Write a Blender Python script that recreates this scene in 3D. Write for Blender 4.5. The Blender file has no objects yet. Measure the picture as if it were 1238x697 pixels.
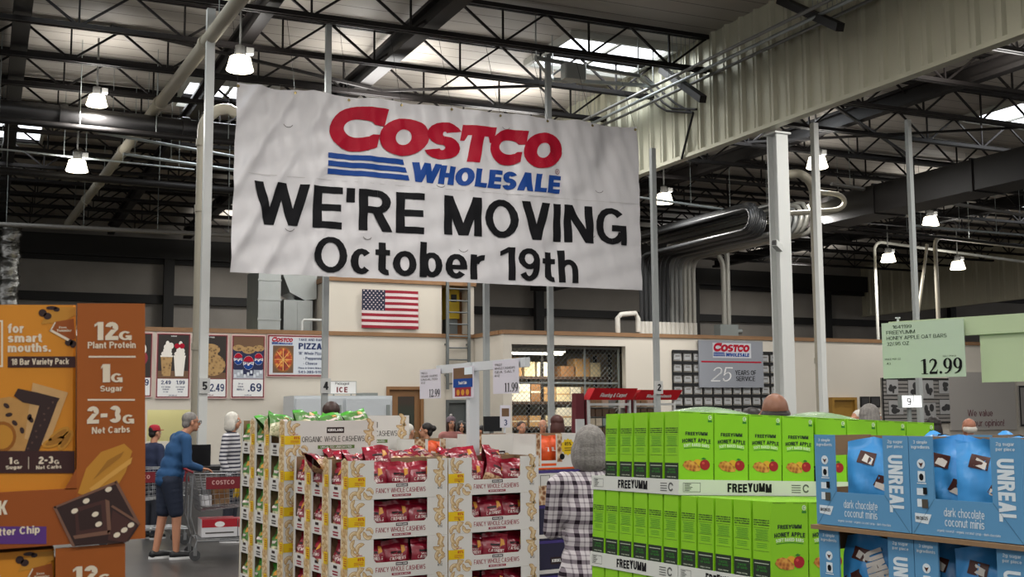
import bpy, bmesh, math, random
from mathutils import Vector, Matrix, Euler
random.seed(7)
SC = bpy.context.scene
COL = SC.collection
PI = math.pi
R = math.radians

# ------------------------------------------------------------------ camera
IMG_W, IMG_H, FPX = 1238.0, 697.0, 1400.0
PITCH, YAW, ROLL, EYE = math.atan(149.5 / 1400), R(24.5), R(-0.35), 1.65
_f = Vector((math.sin(YAW) * math.cos(PITCH), math.cos(YAW) * math.cos(PITCH), math.sin(PITCH)))
_r0 = Vector((math.cos(YAW), -math.sin(YAW), 0.0))
_u0 = _r0.cross(_f)
_r = _r0 * math.cos(ROLL) + _u0 * math.sin(ROLL)
_u = _u0 * math.cos(ROLL) - _r0 * math.sin(ROLL)
EYEP = Vector((0, 0, EYE))
cam_data = bpy.data.cameras.new('camera')
cam_data.sensor_fit = 'HORIZONTAL'
cam_data.sensor_width = 36.0
cam_data.lens = 36.0 * FPX / IMG_W
cam_data.dof.use_dof = True
cam_data.dof.focus_distance = 7.5
cam_data.dof.aperture_fstop = 28.0
cam_data.clip_start, cam_data.clip_end = 0.05, 300
cam = bpy.data.objects.new('camera', cam_data)
COL.objects.link(cam)
_m = Matrix((_r, _u, -_f)).transposed().to_4x4()
_m.translation = EYEP
cam.matrix_world = _m
SC.camera = cam

# ------------------------------------------------------------------ view, world, overhead lamps
SC.view_settings.view_transform = 'Standard'
SC.view_settings.look = 'None'
SC.view_settings.gamma = 1.0
SC.view_settings.use_curve_mapping = False
SC.view_settings.exposure = 0.3
SC.cycles.use_denoising = True
SC.cycles.max_bounces = 6
SC.cycles.diffuse_bounces = 3
SC.cycles.glossy_bounces = 3
SC.cycles.transmission_bounces = 4
SC.cycles.sample_clamp_indirect = 4.0
SC.cycles.caustics_reflective = False
SC.cycles.caustics_refractive = False
world = bpy.data.worlds.new('ambient_fill')  # even ambient fill, added to come in through the shell's open sides
SC.world = world
world.use_nodes = True
world.node_tree.nodes['Background'].inputs[0].default_value = (1.0, 0.99, 0.98, 1)
world.node_tree.nodes['Background'].inputs[1].default_value = 0.42

LAMP_POWER, CEIL_POWER, UP_POWER = 130.0, 140.0, 60.0
def light_area(name, loc, size, power, col=(1.0, 0.975, 0.94), parent=None, size_y=None):
    d = bpy.data.lights.new(name, 'AREA')
    d.shape = 'RECTANGLE' if size_y else 'DISK'
    d.size = size
    if size_y: d.size_y = size_y
    d.energy = power
    d.color = col
    o = bpy.data.objects.new(name, d)
    COL.objects.link(o)
    o.location = loc
    if parent: o.parent = parent
    return o
# the warehouse's grid of high lamps over the sales floor, above and behind the camera
for gx in (-6, 0, 6, 12, 18):
    for gy in (-5, 1, 7, 12.5):
        light_area('unseen_overhead_light', (gx, gy, 7.2), 1.0, CEIL_POWER)
        light_area('unseen_overhead_uplight', (gx, gy, 7.5), 1.0, UP_POWER).rotation_euler = (PI, 0, 0)

for gx, gy in ((6.5, 20), (9.3, 21), (7.5, 26), (11, 27), (8.5, 33), (14, 33), (15.5, 14.5), (22, 15), (8, 38.5), (13, 38.5), (24, 37), (30, 38)):  # unseen lights added behind banner and soffit to brighten roof and rear wall
    light_area('unseen_overhead_light', (gx, gy, 7.2), 1.0, CEIL_POWER * .6)
    light_area('unseen_overhead_uplight', (gx, gy, 7.4), 1.6, UP_POWER * 1.2).rotation_euler = (PI, 0, 0)

# ------------------------------------------------------------------ pixel rays -> places in the store
def ray(px, py): return _f + _r * ((px - 619) / FPX) + _u * ((348.5 - py) / FPX)
def atX(px, py, x): d = ray(px, py); return EYEP + d * (x / d.x)
def atY(px, py, y): d = ray(px, py); return EYEP + d * (y / d.y)
def atZ(px, py, z): d = ray(px, py); return EYEP + d * ((z - EYE) / d.z)
def atD(px, py, dep): return EYEP + ray(px, py) * dep

# ------------------------------------------------------------------ materials
def lin(h):
    v = [int(h[i:i + 2], 16) / 255 for i in (0, 2, 4)]
    return tuple((c / 12.92 if c <= 0.04045 else ((c + 0.055) / 1.055) ** 2.4) for c in v) + (1,)
_M = {}
def M(name, hexc=None, rough=0.6, metal=0.0, emit=0.0, spec=0.4, noise=0.0, nscale=8.0, bump=0.0, bscale=40.0, coat=0.0, alpha=1.0, trans=0.0, stretch=None):
    if name in _M: return _M[name]
    m = bpy.data.materials.new(name)
    m.use_nodes = True
    nt = m.node_tree
    b = nt.nodes['Principled BSDF']
    c = lin(hexc)
    b.inputs['Base Color'].default_value = c
    b.inputs['Roughness'].default_value = rough
    b.inputs['Metallic'].default_value = metal
    b.inputs['Specular IOR Level'].default_value = spec
    b.inputs['Coat Weight'].default_value = coat
    b.inputs['Alpha'].default_value = alpha
    b.inputs['Transmission Weight'].default_value = trans
    if emit:
        b.inputs['Emission Color'].default_value = c
        b.inputs['Emission Strength'].default_value = emit
    if noise or bump:
        tc = nt.nodes.new('ShaderNodeTexCoord')
    if noise:
        n = nt.nodes.new('ShaderNodeTexNoise'); n.inputs['Scale'].default_value = nscale; n.inputs['Detail'].default_value = 4
        if stretch:
            mp = nt.nodes.new('ShaderNodeMapping'); mp.inputs['Scale'].default_value = stretch
            nt.links.new(tc.outputs['Object'], mp.inputs['Vector']); nt.links.new(mp.outputs[0], n.inputs['Vector'])
        else: nt.links.new(tc.outputs['Object'], n.inputs['Vector'])
        mx = nt.nodes.new('ShaderNodeMix'); mx.data_type = 'RGBA'
        mx.inputs[6].default_value = tuple(x * (1 - noise) for x in c[:3]) + (1,)
        mx.inputs[7].default_value = tuple(min(1, x * (1 + noise)) for x in c[:3]) + (1,)
        nt.links.new(n.outputs['Fac'], mx.inputs[0])
        nt.links.new(mx.outputs[2], b.inputs['Base Color'])
    if bump:
        n2 = nt.nodes.new('ShaderNodeTexNoise'); n2.inputs['Scale'].default_value = bscale; n2.inputs['Detail'].default_value = 3
        nt.links.new(tc.outputs['Object'], n2.inputs['Vector'])
        bp = nt.nodes.new('ShaderNodeBump'); bp.inputs['Strength'].default_value = bump; bp.inputs['Distance'].default_value = 0.02
        nt.links.new(n2.outputs['Fac'], bp.inputs['Height'])
        nt.links.new(bp.outputs['Normal'], b.inputs['Normal'])
    _M[name] = m
    return m
def nuts_material(name, ca, cb, cc, scale, rough=0.5):
    if name in _M: return _M[name]
    m = bpy.data.materials.new(name); m.use_nodes = True
    nt = m.node_tree; b = nt.nodes['Principled BSDF']; b.inputs['Roughness'].default_value = rough
    tc = nt.nodes.new('ShaderNodeTexCoord')
    v = nt.nodes.new('ShaderNodeTexVoronoi'); v.inputs['Scale'].default_value = scale
    nt.links.new(tc.outputs['Object'], v.inputs['Vector'])
    rp = nt.nodes.new('ShaderNodeValToRGB')
    e = rp.color_ramp.elements
    e[0].position, e[0].color = 0.1, lin(ca)
    e[1].position, e[1].color = 0.75, lin(cc)
    k = e.new(0.4); k.color = lin(cb)
    nt.links.new(v.outputs['Distance'], rp.inputs['Fac'])
    nt.links.new(rp.outputs['Color'], b.inputs['Base Color'])
    _M[name] = m
    return m
def plaid_material(name, base, dark, light, period):
    m = bpy.data.materials.new(name); m.use_nodes = True
    nt = m.node_tree; b = nt.nodes['Principled BSDF']; b.inputs['Roughness'].default_value = 0.9
    b.inputs['Specular IOR Level'].default_value = 0.1
    tc = nt.nodes.new('ShaderNodeTexCoord')
    sp = nt.nodes.new('ShaderNodeSeparateXYZ'); nt.links.new(tc.outputs['Object'], sp.inputs[0])
    def math_(op, a, bb=None):
        n = nt.nodes.new('ShaderNodeMath'); n.operation = op
        for i, x in enumerate((a, bb)):
            if x is None: continue
            if isinstance(x, (int, float)): n.inputs[i].default_value = x
            else: nt.links.new(x, n.inputs[i])
        return n.outputs[0]
    diag = math_('ADD', sp.outputs['X'], math_('MULTIPLY', sp.outputs['Y'], 0.35))
    def bands(sock, per):
        ph = math_('FRACT', math_('DIVIDE', math_('ADD', sock, 10.0), per))
        wide = math_('LESS_THAN', math_('ABSOLUTE', math_('SUBTRACT', ph, 0.3)), 0.16)
        thin = math_('LESS_THAN', math_('ABSOLUTE', math_('SUBTRACT', ph, 0.8)), 0.05)
        return math_('ADD', wide, math_('MULTIPLY', thin, 0.6))
    s = math_('MULTIPLY', math_('ADD', bands(diag, period), bands(sp.outputs['Z'], period * 1.1)), 0.5)
    rp = nt.nodes.new('ShaderNodeValToRGB')
    e = rp.color_ramp.elements
    e[0].position, e[0].color = 0.0, lin(light)
    e[1].position, e[1].color = 1.0, lin(dark)
    k = e.new(0.5); k.color = lin(base)
    nt.links.new(s, rp.inputs['Fac']); nt.links.new(rp.outputs['Color'], b.inputs['Base Color'])
    return m
def lines_material(name, ca, cb, axis, period, frac, rough=0.8, noise=0.12, nscale=0.6, metal=0.0):
    """base colour ca with thin seams of cb every period metres along axis"""
    m = bpy.data.materials.new(name); m.use_nodes = True
    nt = m.node_tree; b = nt.nodes['Principled BSDF']; b.inputs['Roughness'].default_value = rough; b.inputs['Metallic'].default_value = metal
    tc = nt.nodes.new('ShaderNodeTexCoord')
    sp = nt.nodes.new('ShaderNodeSeparateXYZ'); nt.links.new(tc.outputs['Object'], sp.inputs[0])
    d = nt.nodes.new('ShaderNodeMath'); d.operation = 'DIVIDE'; d.inputs[1].default_value = period
    nt.links.new(sp.outputs[axis], d.inputs[0])
    fr = nt.nodes.new('ShaderNodeMath'); fr.operation = 'FRACT'; nt.links.new(d.outputs[0], fr.inputs[0])
    lt = nt.nodes.new('ShaderNodeMath'); lt.operation = 'LESS_THAN'; lt.inputs[1].default_value = frac
    nt.links.new(fr.outputs[0], lt.inputs[0])
    n = nt.nodes.new('ShaderNodeTexNoise'); n.inputs['Scale'].default_value = nscale; n.inputs['Detail'].default_value = 5
    nt.links.new(tc.outputs['Object'], n.inputs['Vector'])
    c = lin(ca)
    mx = nt.nodes.new('ShaderNodeMix'); mx.data_type = 'RGBA'
    mx.inputs[6].default_value = tuple(x * (1 - noise) for x in c[:3]) + (1,)
    mx.inputs[7].default_value = tuple(x * (1 + noise) for x in c[:3]) + (1,)
    nt.links.new(n.outputs['Fac'], mx.inputs[0])
    m2 = nt.nodes.new('ShaderNodeMix'); m2.data_type = 'RGBA'; m2.inputs[7].default_value = lin(cb)
    nt.links.new(lt.outputs[0], m2.inputs[0]); nt.links.new(mx.outputs[2], m2.inputs[6])
    nt.links.new(m2.outputs[2], b.inputs['Base Color'])
    return m

# ------------------------------------------------------------------ stroke lettering: each glyph is a list of polygons in a cap-height-1 cell
def _arc(cx, cy, rx, ry, a0, a1, s, n=None, sy=None):
    sy = s if sy is None else sy
    n = n or max(3, int(abs(a1 - a0) / 20))
    out = []
    for i in range(n):
        t0, t1 = R(a0 + (a1 - a0) * i / n), R(a0 + (a1 - a0) * (i + 1) / n)
        c0, s0, c1, s1 = math.cos(t0), math.sin(t0), math.cos(t1), math.sin(t1)
        out.append([(cx + rx * c0, cy + ry * s0), (cx + rx * c1, cy + ry * s1),
                    (cx + (rx - s) * c1, cy + (ry - sy) * s1), (cx + (rx - s) * c0, cy + (ry - sy) * s0)])
    return out
def _bar(x0, y0, x1, y1): return [[(x0, y0), (x1, y0), (x1, y1), (x0, y1)]]
def _dg(xb, yb, xt, yt, k): return [[(xb, yb), (xb + k, yb), (xt + k, yt), (xt, yt)]]
def _bowl(x0, x1, y0, y1, s, sy):
    ry = (y1 - y0) / 2; rx = min(ry * 1.05, (x1 - x0) * 0.75)
    return _bar(x0, y0, x1 - rx, y0 + sy) + _bar(x0, y1 - sy, x1 - rx, y1) + _arc(x1 - rx, (y0 + y1) / 2, rx, ry, -90, 90, s, 8, sy)
def _flip(ps, w): return [[(w - x, y) for x, y in p] for p in ps]
def _rot(ps, w, h): return [[(w - x, h - y) for x, y in p] for p in ps]
_G = {}
def glyph(ch, s):
    key = (ch, round(s, 3))
    if key in _G: return _G[key]
    t = s * 0.82      # horizontal strokes are a little lighter
    k = s * 1.12
    X = 0.72
    w, P = 0.7, []
    if ch == ' ': w = 0.3
    elif ch == 'A': w = 0.8; P = _dg(0, 0, (w - k) / 2, 1, k) + _dg(w - k, 0, (w - k) / 2, 1, k) + _bar(w * .22, .2, w * .78, .2 + t)
    elif ch == 'B': w = .72; P = _bar(0, 0, s, 1) + _bowl(s * .5, w * .95, .5 - t / 2, 1, s, t) + _bowl(s * .5, w, 0, .5 + t / 2, s, t)
    elif ch == 'C': w = .78; P = _arc(w / 2, .5, w / 2, .5, 42, 318, s, 14, t)
    elif ch == 'D': w = .76; P = _bar(0, 0, s, 1) + _bowl(s * .5, w, 0, 1, s, t)
    elif ch == 'E': w = .64; P = _bar(0, 0, s, 1) + _bar(s, 0, w, t) + _bar(s, 1 - t, w, 1) + _bar(s, .5 - t / 2, w * .95, .5 + t / 2)
    elif ch == 'F': w = .6; P = _bar(0, 0, s, 1) + _bar(s, 1 - t, w, 1) + _bar(s, .46 - t / 2, w * .92, .46 + t / 2)
    elif ch == 'G': w = .82; P = _arc(w / 2, .5, w / 2, .5, 42, 335, s, 14, t) + _bar(w * .52, .53 - t, w, .53) + _bar(w - s * .85, 0, w, .5)
    elif ch == 'H': w = .74; P = _bar(0, 0, s, 1) + _bar(w - s, 0, w, 1) + _bar(s, .5 - t / 2, w - s, .5 + t / 2)
    elif ch == 'I': w = s; P = _bar(0, 0, s, 1)
    elif ch == 'J': w = .56; P = _bar(w - s, .25, w, 1) + _arc(w / 2, .28, w / 2, .28, 180, 360, s, 8, t)
    elif ch == 'K': w = .76; P = _bar(0, 0, s, 1) + _dg(s * .6, .42, w - k, 1, k) + _dg(w - k, 0, w * .3, .55, k)
    elif ch == 'L': w = .6; P = _bar(0, 0, s, 1) + _bar(s, 0, w, t)
    elif ch == 'M': w = .92; P = _bar(0, 0, s, 1) + _bar(w - s, 0, w, 1) + _dg((w - k) / 2, 0, 0, 1, k) + _dg((w - k) / 2, 0, w - k, 1, k)
    elif ch == 'N': w = .76; P = _bar(0, 0, s, 1) + _bar(w - s, 0, w, 1) + _dg(w - k, 0, 0, 1, k)
    elif ch in 'O0': w = .84 if ch == 'O' else .62; P = _arc(w / 2, .5, w / 2, .5, 0, 360, s, 18, t)
    elif ch == 'P': w = .7; P = _bar(0, 0, s, 1) + _bowl(s * .5, w, .42, 1, s, t)
    elif ch == 'Q': w = .84; P = _arc(w / 2, .5, w / 2, .5, 0, 360, s, 18, t) + _dg(w * .8, -.02, w * .5, .25, k * .8)
    elif ch == 'R': w = .76; P = _bar(0, 0, s, 1) + _bowl(s * .5, w * .95, .43, 1, s, t) + _dg(w - k, 0, w * .38, .5, k)
    elif ch == 'S' or ch == 's':
        hh = 1.0 if ch == 'S' else X
        w = .7 if ch == 'S' else .54; ry = (hh + t) / 4
        P = _arc(w / 2, hh - ry, w * .48, ry, 22, 270, s, 12, t) + _arc(w / 2, ry, w / 2, ry, -158, 90, s, 12, t)
    elif ch == 'T': w = .68; P = _bar((w - s) / 2, 0, (w + s) / 2, 1) + _bar(0, 1 - t, w, 1)
    elif ch == 'U': w = .74; P = _bar(0, .34, s, 1) + _bar(w - s, .34, w, 1) + _arc(w / 2, .36, w / 2, .36, 180, 360, s, 10, t)
    elif ch == 'V': w = .76; P = _dg((w - k) / 2, 0, 0, 1, k) + _dg((w - k) / 2, 0, w - k, 1, k)
    elif ch == 'W':
        k = s * .98; w = 1.16; q = (w - k) / 4
        P = _dg(q, 0, 0, 1, k) + _dg(q, 0, 2 * q, 1, k) + _dg(3 * q, 0, 2 * q, 1, k) + _dg(3 * q, 0, 4 * q, 1, k)
    elif ch == 'X': w = .74; P = _dg(0, 0, w - k, 1, k) + _dg(w - k, 0, 0, 1, k)
    elif ch == 'Y': w = .76; P = _bar((w - s) / 2, 0, (w + s) / 2, .45) + _dg((w - k) / 2, .4, 0, 1, k) + _dg((w - k) / 2, .4, w - k, 1, k)
    elif ch == 'Z': w = .68; P = _bar(0, 0, w, t) + _bar(0, 1 - t, w, 1) + _dg(0, t, w - k, 1 - t, k)
    elif ch == 'a': w = .56; P = _bar(w - s, 0, w, X * .7) + _arc(w / 2, X * .62, w / 2, X * .38, 0, 160, s, 8, t) + _arc(w / 2 - .02, .22, w / 2 - .02, .22, 0, 360, s * .9, 12, t * .85)
    elif ch in 'bdpq':
        w = .62; P = _arc(w / 2 + .02, X / 2, w / 2 - .02, X / 2, 0, 360, s, 14, t) + (_bar(0, 0, s, 1) if ch in 'bd' else _bar(0, -.24, s, X))
        if ch in 'dq': P = _flip(P, w)
    elif ch == 'c': w = .56; P = _arc(w / 2, X / 2, w / 2, X / 2, 42, 318, s, 12, t)
    elif ch == 'e': w = .6; P = _arc(w / 2, X / 2, w / 2, X / 2, 0, 320, s, 13, t) + _bar(s * .5, X / 2 - t * .55, w, X / 2 + t * .25)
    elif ch == 'f': w = .38; P = _bar(.08, 0, .08 + s, .8) + _arc(.08 + s + .08, .78, s + .08, .22, 90, 180, s, 4, t) + _bar(0, X - t, w, X)
    elif ch == 'g': w = .62; P = _flip(_arc(w / 2 + .02, X / 2, w / 2 - .02, X / 2, 0, 360, s, 14, t), w) + _bar(w - s, 0, w, X) + _arc(w / 2, 0, w / 2, .25, 195, 360, s, 8, t)
    elif ch in 'hn':
        w = .58; P = _bar(0, 0, s, 1 if ch == 'h' else X) + _arc(w / 2, X - w / 2, w / 2, w / 2, 0, 160, s, 8, t) + _bar(w - s, 0, w, X - w / 2)
    elif ch == 'i': w = s; P = _bar(0, 0, s, X) + _bar(0, .82, s, 1)
    elif ch == 'k': w = .6; P = _bar(0, 0, s, 1) + _dg(s * .6, .26, w - k, X, k) + _dg(w - k, 0, w * .3, .4, k)
    elif ch == 'l': w = s; P = _bar(0, 0, s, 1)
    elif ch == 'm':
        w = .9; q = (w + s) / 4
        P = _bar(0, 0, s, X)
        for c in (q, w - q): P += _arc(c, X - q, q, q, 0, 160, s, 7, t) + _bar(c + q - s, 0, c + q, X - q)
    elif ch == 'o': w = .62; P = _arc(w / 2, X / 2, w / 2, X / 2, 0, 360, s, 16, t)
    elif ch == 'r': w = .4; P = _bar(0, 0, s, X) + _arc(w * .95, X - w * .75, w * .8, w * .75, 85, 170, s, 5, t)
    elif ch == 't': w = .38; P = _bar(.08, .14, .08 + s, .92) + _arc(.08 + s + .06, .2, s + .06, .2, 180, 275, s, 5, t) + _bar(0, X - t, w, X)
    elif ch == 'u': w = .58; P = _rot(glyph('n', s)[1], w, X)
    elif ch == 'v': w = .58; P = _dg((w - k) / 2, 0, 0, X, k) + _dg((w - k) / 2, 0, w - k, X, k)
    elif ch == 'w': w = .84; q = (w - k) / 4; P = _dg(q, 0, 0, X, k) + _dg(q, 0, 2 * q, X, k) + _dg(3 * q, 0, 2 * q, X, k) + _dg(3 * q, 0, 4 * q, X, k)
    elif ch == 'x': w = .58; P = _dg(0, 0, w - k, X, k) + _dg(w - k, 0, 0, X, k)
    elif ch == 'y': w = .58; P = _dg((w - k) / 2, 0, 0, X, k) + _dg(.1, -.24, w - k, X, k)
    elif ch == 'z': w = .5; P = _bar(0, 0, w, t) + _bar(0, X - t, w, X) + _dg(0, t, w - k, X - t, k)
    elif ch == '1': w = .42; P = _bar(w - s, 0, w, 1) + [[(0, .72), (w - s, .84), (w - s, 1), (w - s * .8, 1), (0, .86)]]
    elif ch == '2': w = .62; P = _arc(w / 2, .69, w / 2, .31, -30, 170, s, 9, t) + _bar(0, 0, w, t) + _dg(0, t, w * .94 - k, .58, k)
    elif ch == '3': w = .62; ry = (1 + t) / 4; P = _arc(w / 2, 1 - ry, w * .47, ry, -90, 155, s, 10, t) + _arc(w / 2, ry, w / 2, ry, -155, 90, s, 10, t)
    elif ch == '4': w = .66; P = _bar(w * .85 - s, 0, w * .85, 1) + _bar(0, .22, w, .22 + t) + _dg(0, .22 + t * .5, w * .85 - k, 1, k)
    elif ch == '5': w = .62; P = _bar(.06, 1 - t, w * .94, 1) + _bar(.06, .42, .06 + s * .9, 1) + _arc(w / 2, .33, w / 2, .33, -155, 140, s, 11, t)
    elif ch in '69':
        w = .64; P = _arc(w / 2, .32, w / 2, .32, 0, 360, s, 14, t) + _arc(w / 2, .56, w / 2, .44, 35, 185, s, 8, t) + _bar(0, .3, s, .56)
        if ch == '9': P = _rot(P, w, 1)
    elif ch == '7': w = .6; P = _bar(0, 1 - t, w, 1) + _dg(w * .18, 0, w - k, 1 - t, k)
    elif ch == '8': w = .62; ry = (1 + t) / 4; P = _arc(w / 2, 1 - ry, w * .46, ry, 0, 360, s, 14, t) + _arc(w / 2, ry, w / 2, ry, 0, 360, s, 14, t)
    elif ch == '.': w = s; P = _bar(0, 0, s, s)
    elif ch == ',': w = s; P = _dg(0, -.12, .04, s, s * .9)
    elif ch == "'": w = s * .9; P = _bar(0, .66, s * .9, 1)
    elif ch == '-': w = .36; P = _bar(0, .34, w, .34 + t)
    elif ch == '!': w = s; P = _bar(0, 0, s, s) + _bar(0, .3, s, 1)
    elif ch == '/': w = .4; P = _dg(0, 0, w - k * .8, 1, k * .8)
    elif ch == '%': w = .9; P = _arc(.2, .76, .2, .24, 0, 360, s * .8, 10) + _arc(w - .2, .24, .2, .24, 0, 360, s * .8, 10) + _dg(.22, 0, w - .22 - k * .6, 1, k * .6)
    elif ch == '&': w = .74; P = _arc(.32, .76, .22, .24, 0, 360, s * .85, 10, t) + _arc(.3, .28, .3, .28, 0, 360, s * .9, 12, t) + _dg(w - k, 0, .14, .7, k)
    elif ch == '$': w = .6; P = glyph('S', s)[1] + _bar(.3, -.1, .3 + s * .5, 1.1)
    elif ch == '*': w = s * 1.4; P = _arc(w / 2, .4, w / 2, w / 2, 0, 360, w / 2 - .001, 8)
    elif ch == '"': w = s * 2; P = _bar(0, .7, s * .7, 1) + _bar(s * 1.2, .7, s * 1.9, 1)
    elif ch == '#': w = .5
    _G[key] = (w, P)
    return _G[key]
def layout(txt, s, gap=None):
    gap = (0.085 if gap is None else gap)
    x, out = 0.0, []
    for ch in txt:
        w, P = glyph(ch, s)
        out.append((x, ch, P))
        x += w + gap
    return x - gap, out

# ------------------------------------------------------------------ mesh builder (world coordinates; build() moves them under their thing)
class Fr:
    """a flat drawing frame: origin, right, up, out"""
    def __init__(self, o, ux, uy, n=None, disp=None):
        self.o, self.ux, self.uy = Vector(o), Vector(ux).normalized(), Vector(uy).normalized()
        self.n = Vector(n).normalized() if n is not None else self.ux.cross(self.uy)
        self.disp = disp
    def pt(self, x, y, k=0.0):
        if self.disp: k = k + self.disp(x, y)
        return self.o + self.ux * x + self.uy * y + self.n * k
    def px(self, px, py):
        d = ray(px, py); t = (self.o - EYEP).dot(self.n) / d.dot(self.n)
        q = EYEP + d * t - self.o
        return q.dot(self.ux), q.dot(self.uy)
class MB:
    def __init__(self): self.v, self.f, self.fm, self.ms, self.sm = [], [], [], [], []
    def mi(self, m):
        if m not in self.ms: self.ms.append(m)
        return self.ms.index(m)
    def add(self, pts, faces, m, smooth=False):
        o = len(self.v); i = self.mi(m)
        self.v.extend(tuple(p) for p in pts)
        for f in faces:
            self.f.append(tuple(o + a for a in f)); self.fm.append(i); self.sm.append(smooth)
    def face(self, pts, m): self.add(pts, [tuple(range(len(pts)))], m)
    def box(self, lo, hi, m, T=None, mats=None):
        x0, y0, z0 = lo; x1, y1, z1 = hi
        p = [(x0, y0, z0), (x1, y0, z0), (x1, y1, z0), (x0, y1, z0), (x0, y0, z1), (x1, y0, z1), (x1, y1, z1), (x0, y1, z1)]
        if T: p = [T @ Vector(q) for q in p]
        fs = [(0, 3, 2, 1), (4, 5, 6, 7), (0, 1, 5, 4), (2, 3, 7, 6), (1, 2, 6, 5), (3, 0, 4, 7)]   # bottom top front back right left
        if mats is None: self.add(p, fs, m)
        else:
            for f, mm in zip(fs, mats): self.add([p[i] for i in f], [(0, 1, 2, 3)], mm or m)
    def rbox(self, lo, hi, m, r=0.01, T=None):
        """box with chamfered vertical edges"""
        x0, y0, z0 = lo; x1, y1, z1 = hi
        ring = [(x0 + r, y0), (x1 - r, y0), (x1, y0 + r), (x1, y1 - r), (x1 - r, y1), (x0 + r, y1), (x0, y1 - r), (x0, y0 + r)]
        p = [(x, y, z) for z in (z0, z1) for x, y in ring]
        if T: p = [T @ Vector(q) for q in p]
        self.add(p, [tuple(range(7, -1, -1)), tuple(range(8, 16))] + [(i, (i + 1) % 8, 8 + (i + 1) % 8, 8 + i) for i in range(8)], m)
    def prism(self, pts, h, m):
        """polygon pts (3d) extruded by the vector h"""
        n = len(pts); h = Vector(h)
        p = [Vector(q) for q in pts] + [Vector(q) + h for q in pts]
        self.add(p, [tuple(range(n - 1, -1, -1)), tuple(range(n, 2 * n))] + [(i, (i + 1) % n, n + (i + 1) % n, n + i) for i in range(n)], m)
    def bar(self, a, b, w, h, m, up=(0, 0, 1)):
        a, b = Vector(a), Vector(b); d = (b - a).normalized(); up = Vector(up)
        if abs(d.dot(up)) > .98: up = Vector((0, 1, 0))
        s = d.cross(up).normalized(); t = s.cross(d)
        p = [q + s * (w / 2 * i) + t * (h / 2 * j) for q in (a, b) for i, j in ((-1, -1), (1, -1), (1, 1), (-1, 1))]
        self.add(p, [(0, 3, 2, 1), (4, 5, 6, 7), (0, 1, 5, 4), (1, 2, 6, 5), (2, 3, 7, 6), (3, 0, 4, 7)], m)
    def tube(self, pts, r, m, n=10, caps=True, smooth=True):
        pts = [Vector(p) for p in pts]
        rs = r if isinstance(r, (list, tuple)) else [r] * len(pts)
        ring, prev = [], None
        for i, p in enumerate(pts):
            d = (pts[min(i + 1, len(pts) - 1)] - pts[max(i - 1, 0)]).normalized()
            if prev is None:
                a = Vector((0, 0, 1)) if abs(d.z) < .9 else Vector((1, 0, 0))
                s = d.cross(a).normalized()
            else:
                s = (prev - d * prev.dot(d)).normalized()
            prev = s; t = d.cross(s)
            ring.append([p + (s * math.cos(2 * PI * k / n) + t * math.sin(2 * PI * k / n)) * rs[i] for k in range(n)])
        v = [q for g in ring for q in g]
        f = [(i * n + k, i * n + (k + 1) % n, (i + 1) * n + (k + 1) % n, (i + 1) * n + k) for i in range(len(pts) - 1) for k in range(n)]
        self.add(v, f, m, smooth)
        if caps: self.add(ring[0], [tuple(range(n - 1, -1, -1))], m); self.add(ring[-1], [tuple(range(n))], m)
    def cyl(self, a, b, r, m, n=16, r2=None): self.tube([a, b], [r, r if r2 is None else r2], m, n)
    def lathe(self, c, prof, m, n=20, smooth=True):
        c = Vector(c)
        v = [c + Vector((r * math.cos(2 * PI * k / n), r * math.sin(2 * PI * k / n), z)) for r, z in prof for k in range(n)]
        f = [(i * n + k, i * n + (k + 1) % n, (i + 1) * n + (k + 1) % n, (i + 1) * n + k) for i in range(len(prof) - 1) for k in range(n)]
        self.add(v, f, m, smooth)
    def ball(self, c, r, m, n=12, T=None):
        rx, ry, rz = (r, r, r) if isinstance(r, (int, float)) else r
        c = Vector(c); v, f = [], []
        k = n // 2
        for i in range(k + 1):
            a = PI * i / k
            for j in range(n):
                b = 2 * PI * j / n
                q = Vector((rx * math.sin(a) * math.cos(b), ry * math.sin(a) * math.sin(b), rz * math.cos(a)))
                v.append(c + (T @ q if T else q))
        for i in range(k):
            for j in range(n): f.append((i * n + j, (i + 1) * n + j, (i + 1) * n + (j + 1) % n, i * n + (j + 1) % n))
        self.add(v, f, m, True)
    # printed work on a frame
    def q2(self, fr, q, m, k, sub=None):
        if sub and len(q) == 4:
            lx = max((Vector(q[1]) - Vector(q[0])).length, (Vector(q[2]) - Vector(q[3])).length)
            ly = max((Vector(q[3]) - Vector(q[0])).length, (Vector(q[2]) - Vector(q[1])).length)
            a, b = max(1, int(math.ceil(lx / sub))), max(1, int(math.ceil(ly / sub)))
            g = []
            for j in range(b + 1):
                for i in range(a + 1):
                    u, w = i / a, j / b
                    x = (q[0][0] * (1 - u) + q[1][0] * u) * (1 - w) + (q[3][0] * (1 - u) + q[2][0] * u) * w
                    y = (q[0][1] * (1 - u) + q[1][1] * u) * (1 - w) + (q[3][1] * (1 - u) + q[2][1] * u) * w
                    g.append(fr.pt(x, y, k))
            self.add(g, [(j * (a + 1) + i, j * (a + 1) + i + 1, (j + 1) * (a + 1) + i + 1, (j + 1) * (a + 1) + i) for j in range(b) for i in range(a)], m, True)
        else: self.face([fr.pt(x, y, k) for x, y in q], m)
    def r2(self, fr, x0, y0, x1, y1, m, k=0.0005, sub=None): self.q2(fr, [(x0, y0), (x1, y0), (x1, y1), (x0, y1)], m, k, sub)
    def e2(self, fr, cx, cy, rx, ry, m, k=0.0005, n=18, rot=0.0):
        c, s = math.cos(rot), math.sin(rot)
        pts = []
        for i in range(n):
            a = 2 * PI * i / n; x, y = rx * math.cos(a), ry * math.sin(a)
            pts.append((cx + x * c - y * s, cy + x * s + y * c))
        self.q2(fr, pts, m, k)
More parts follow.
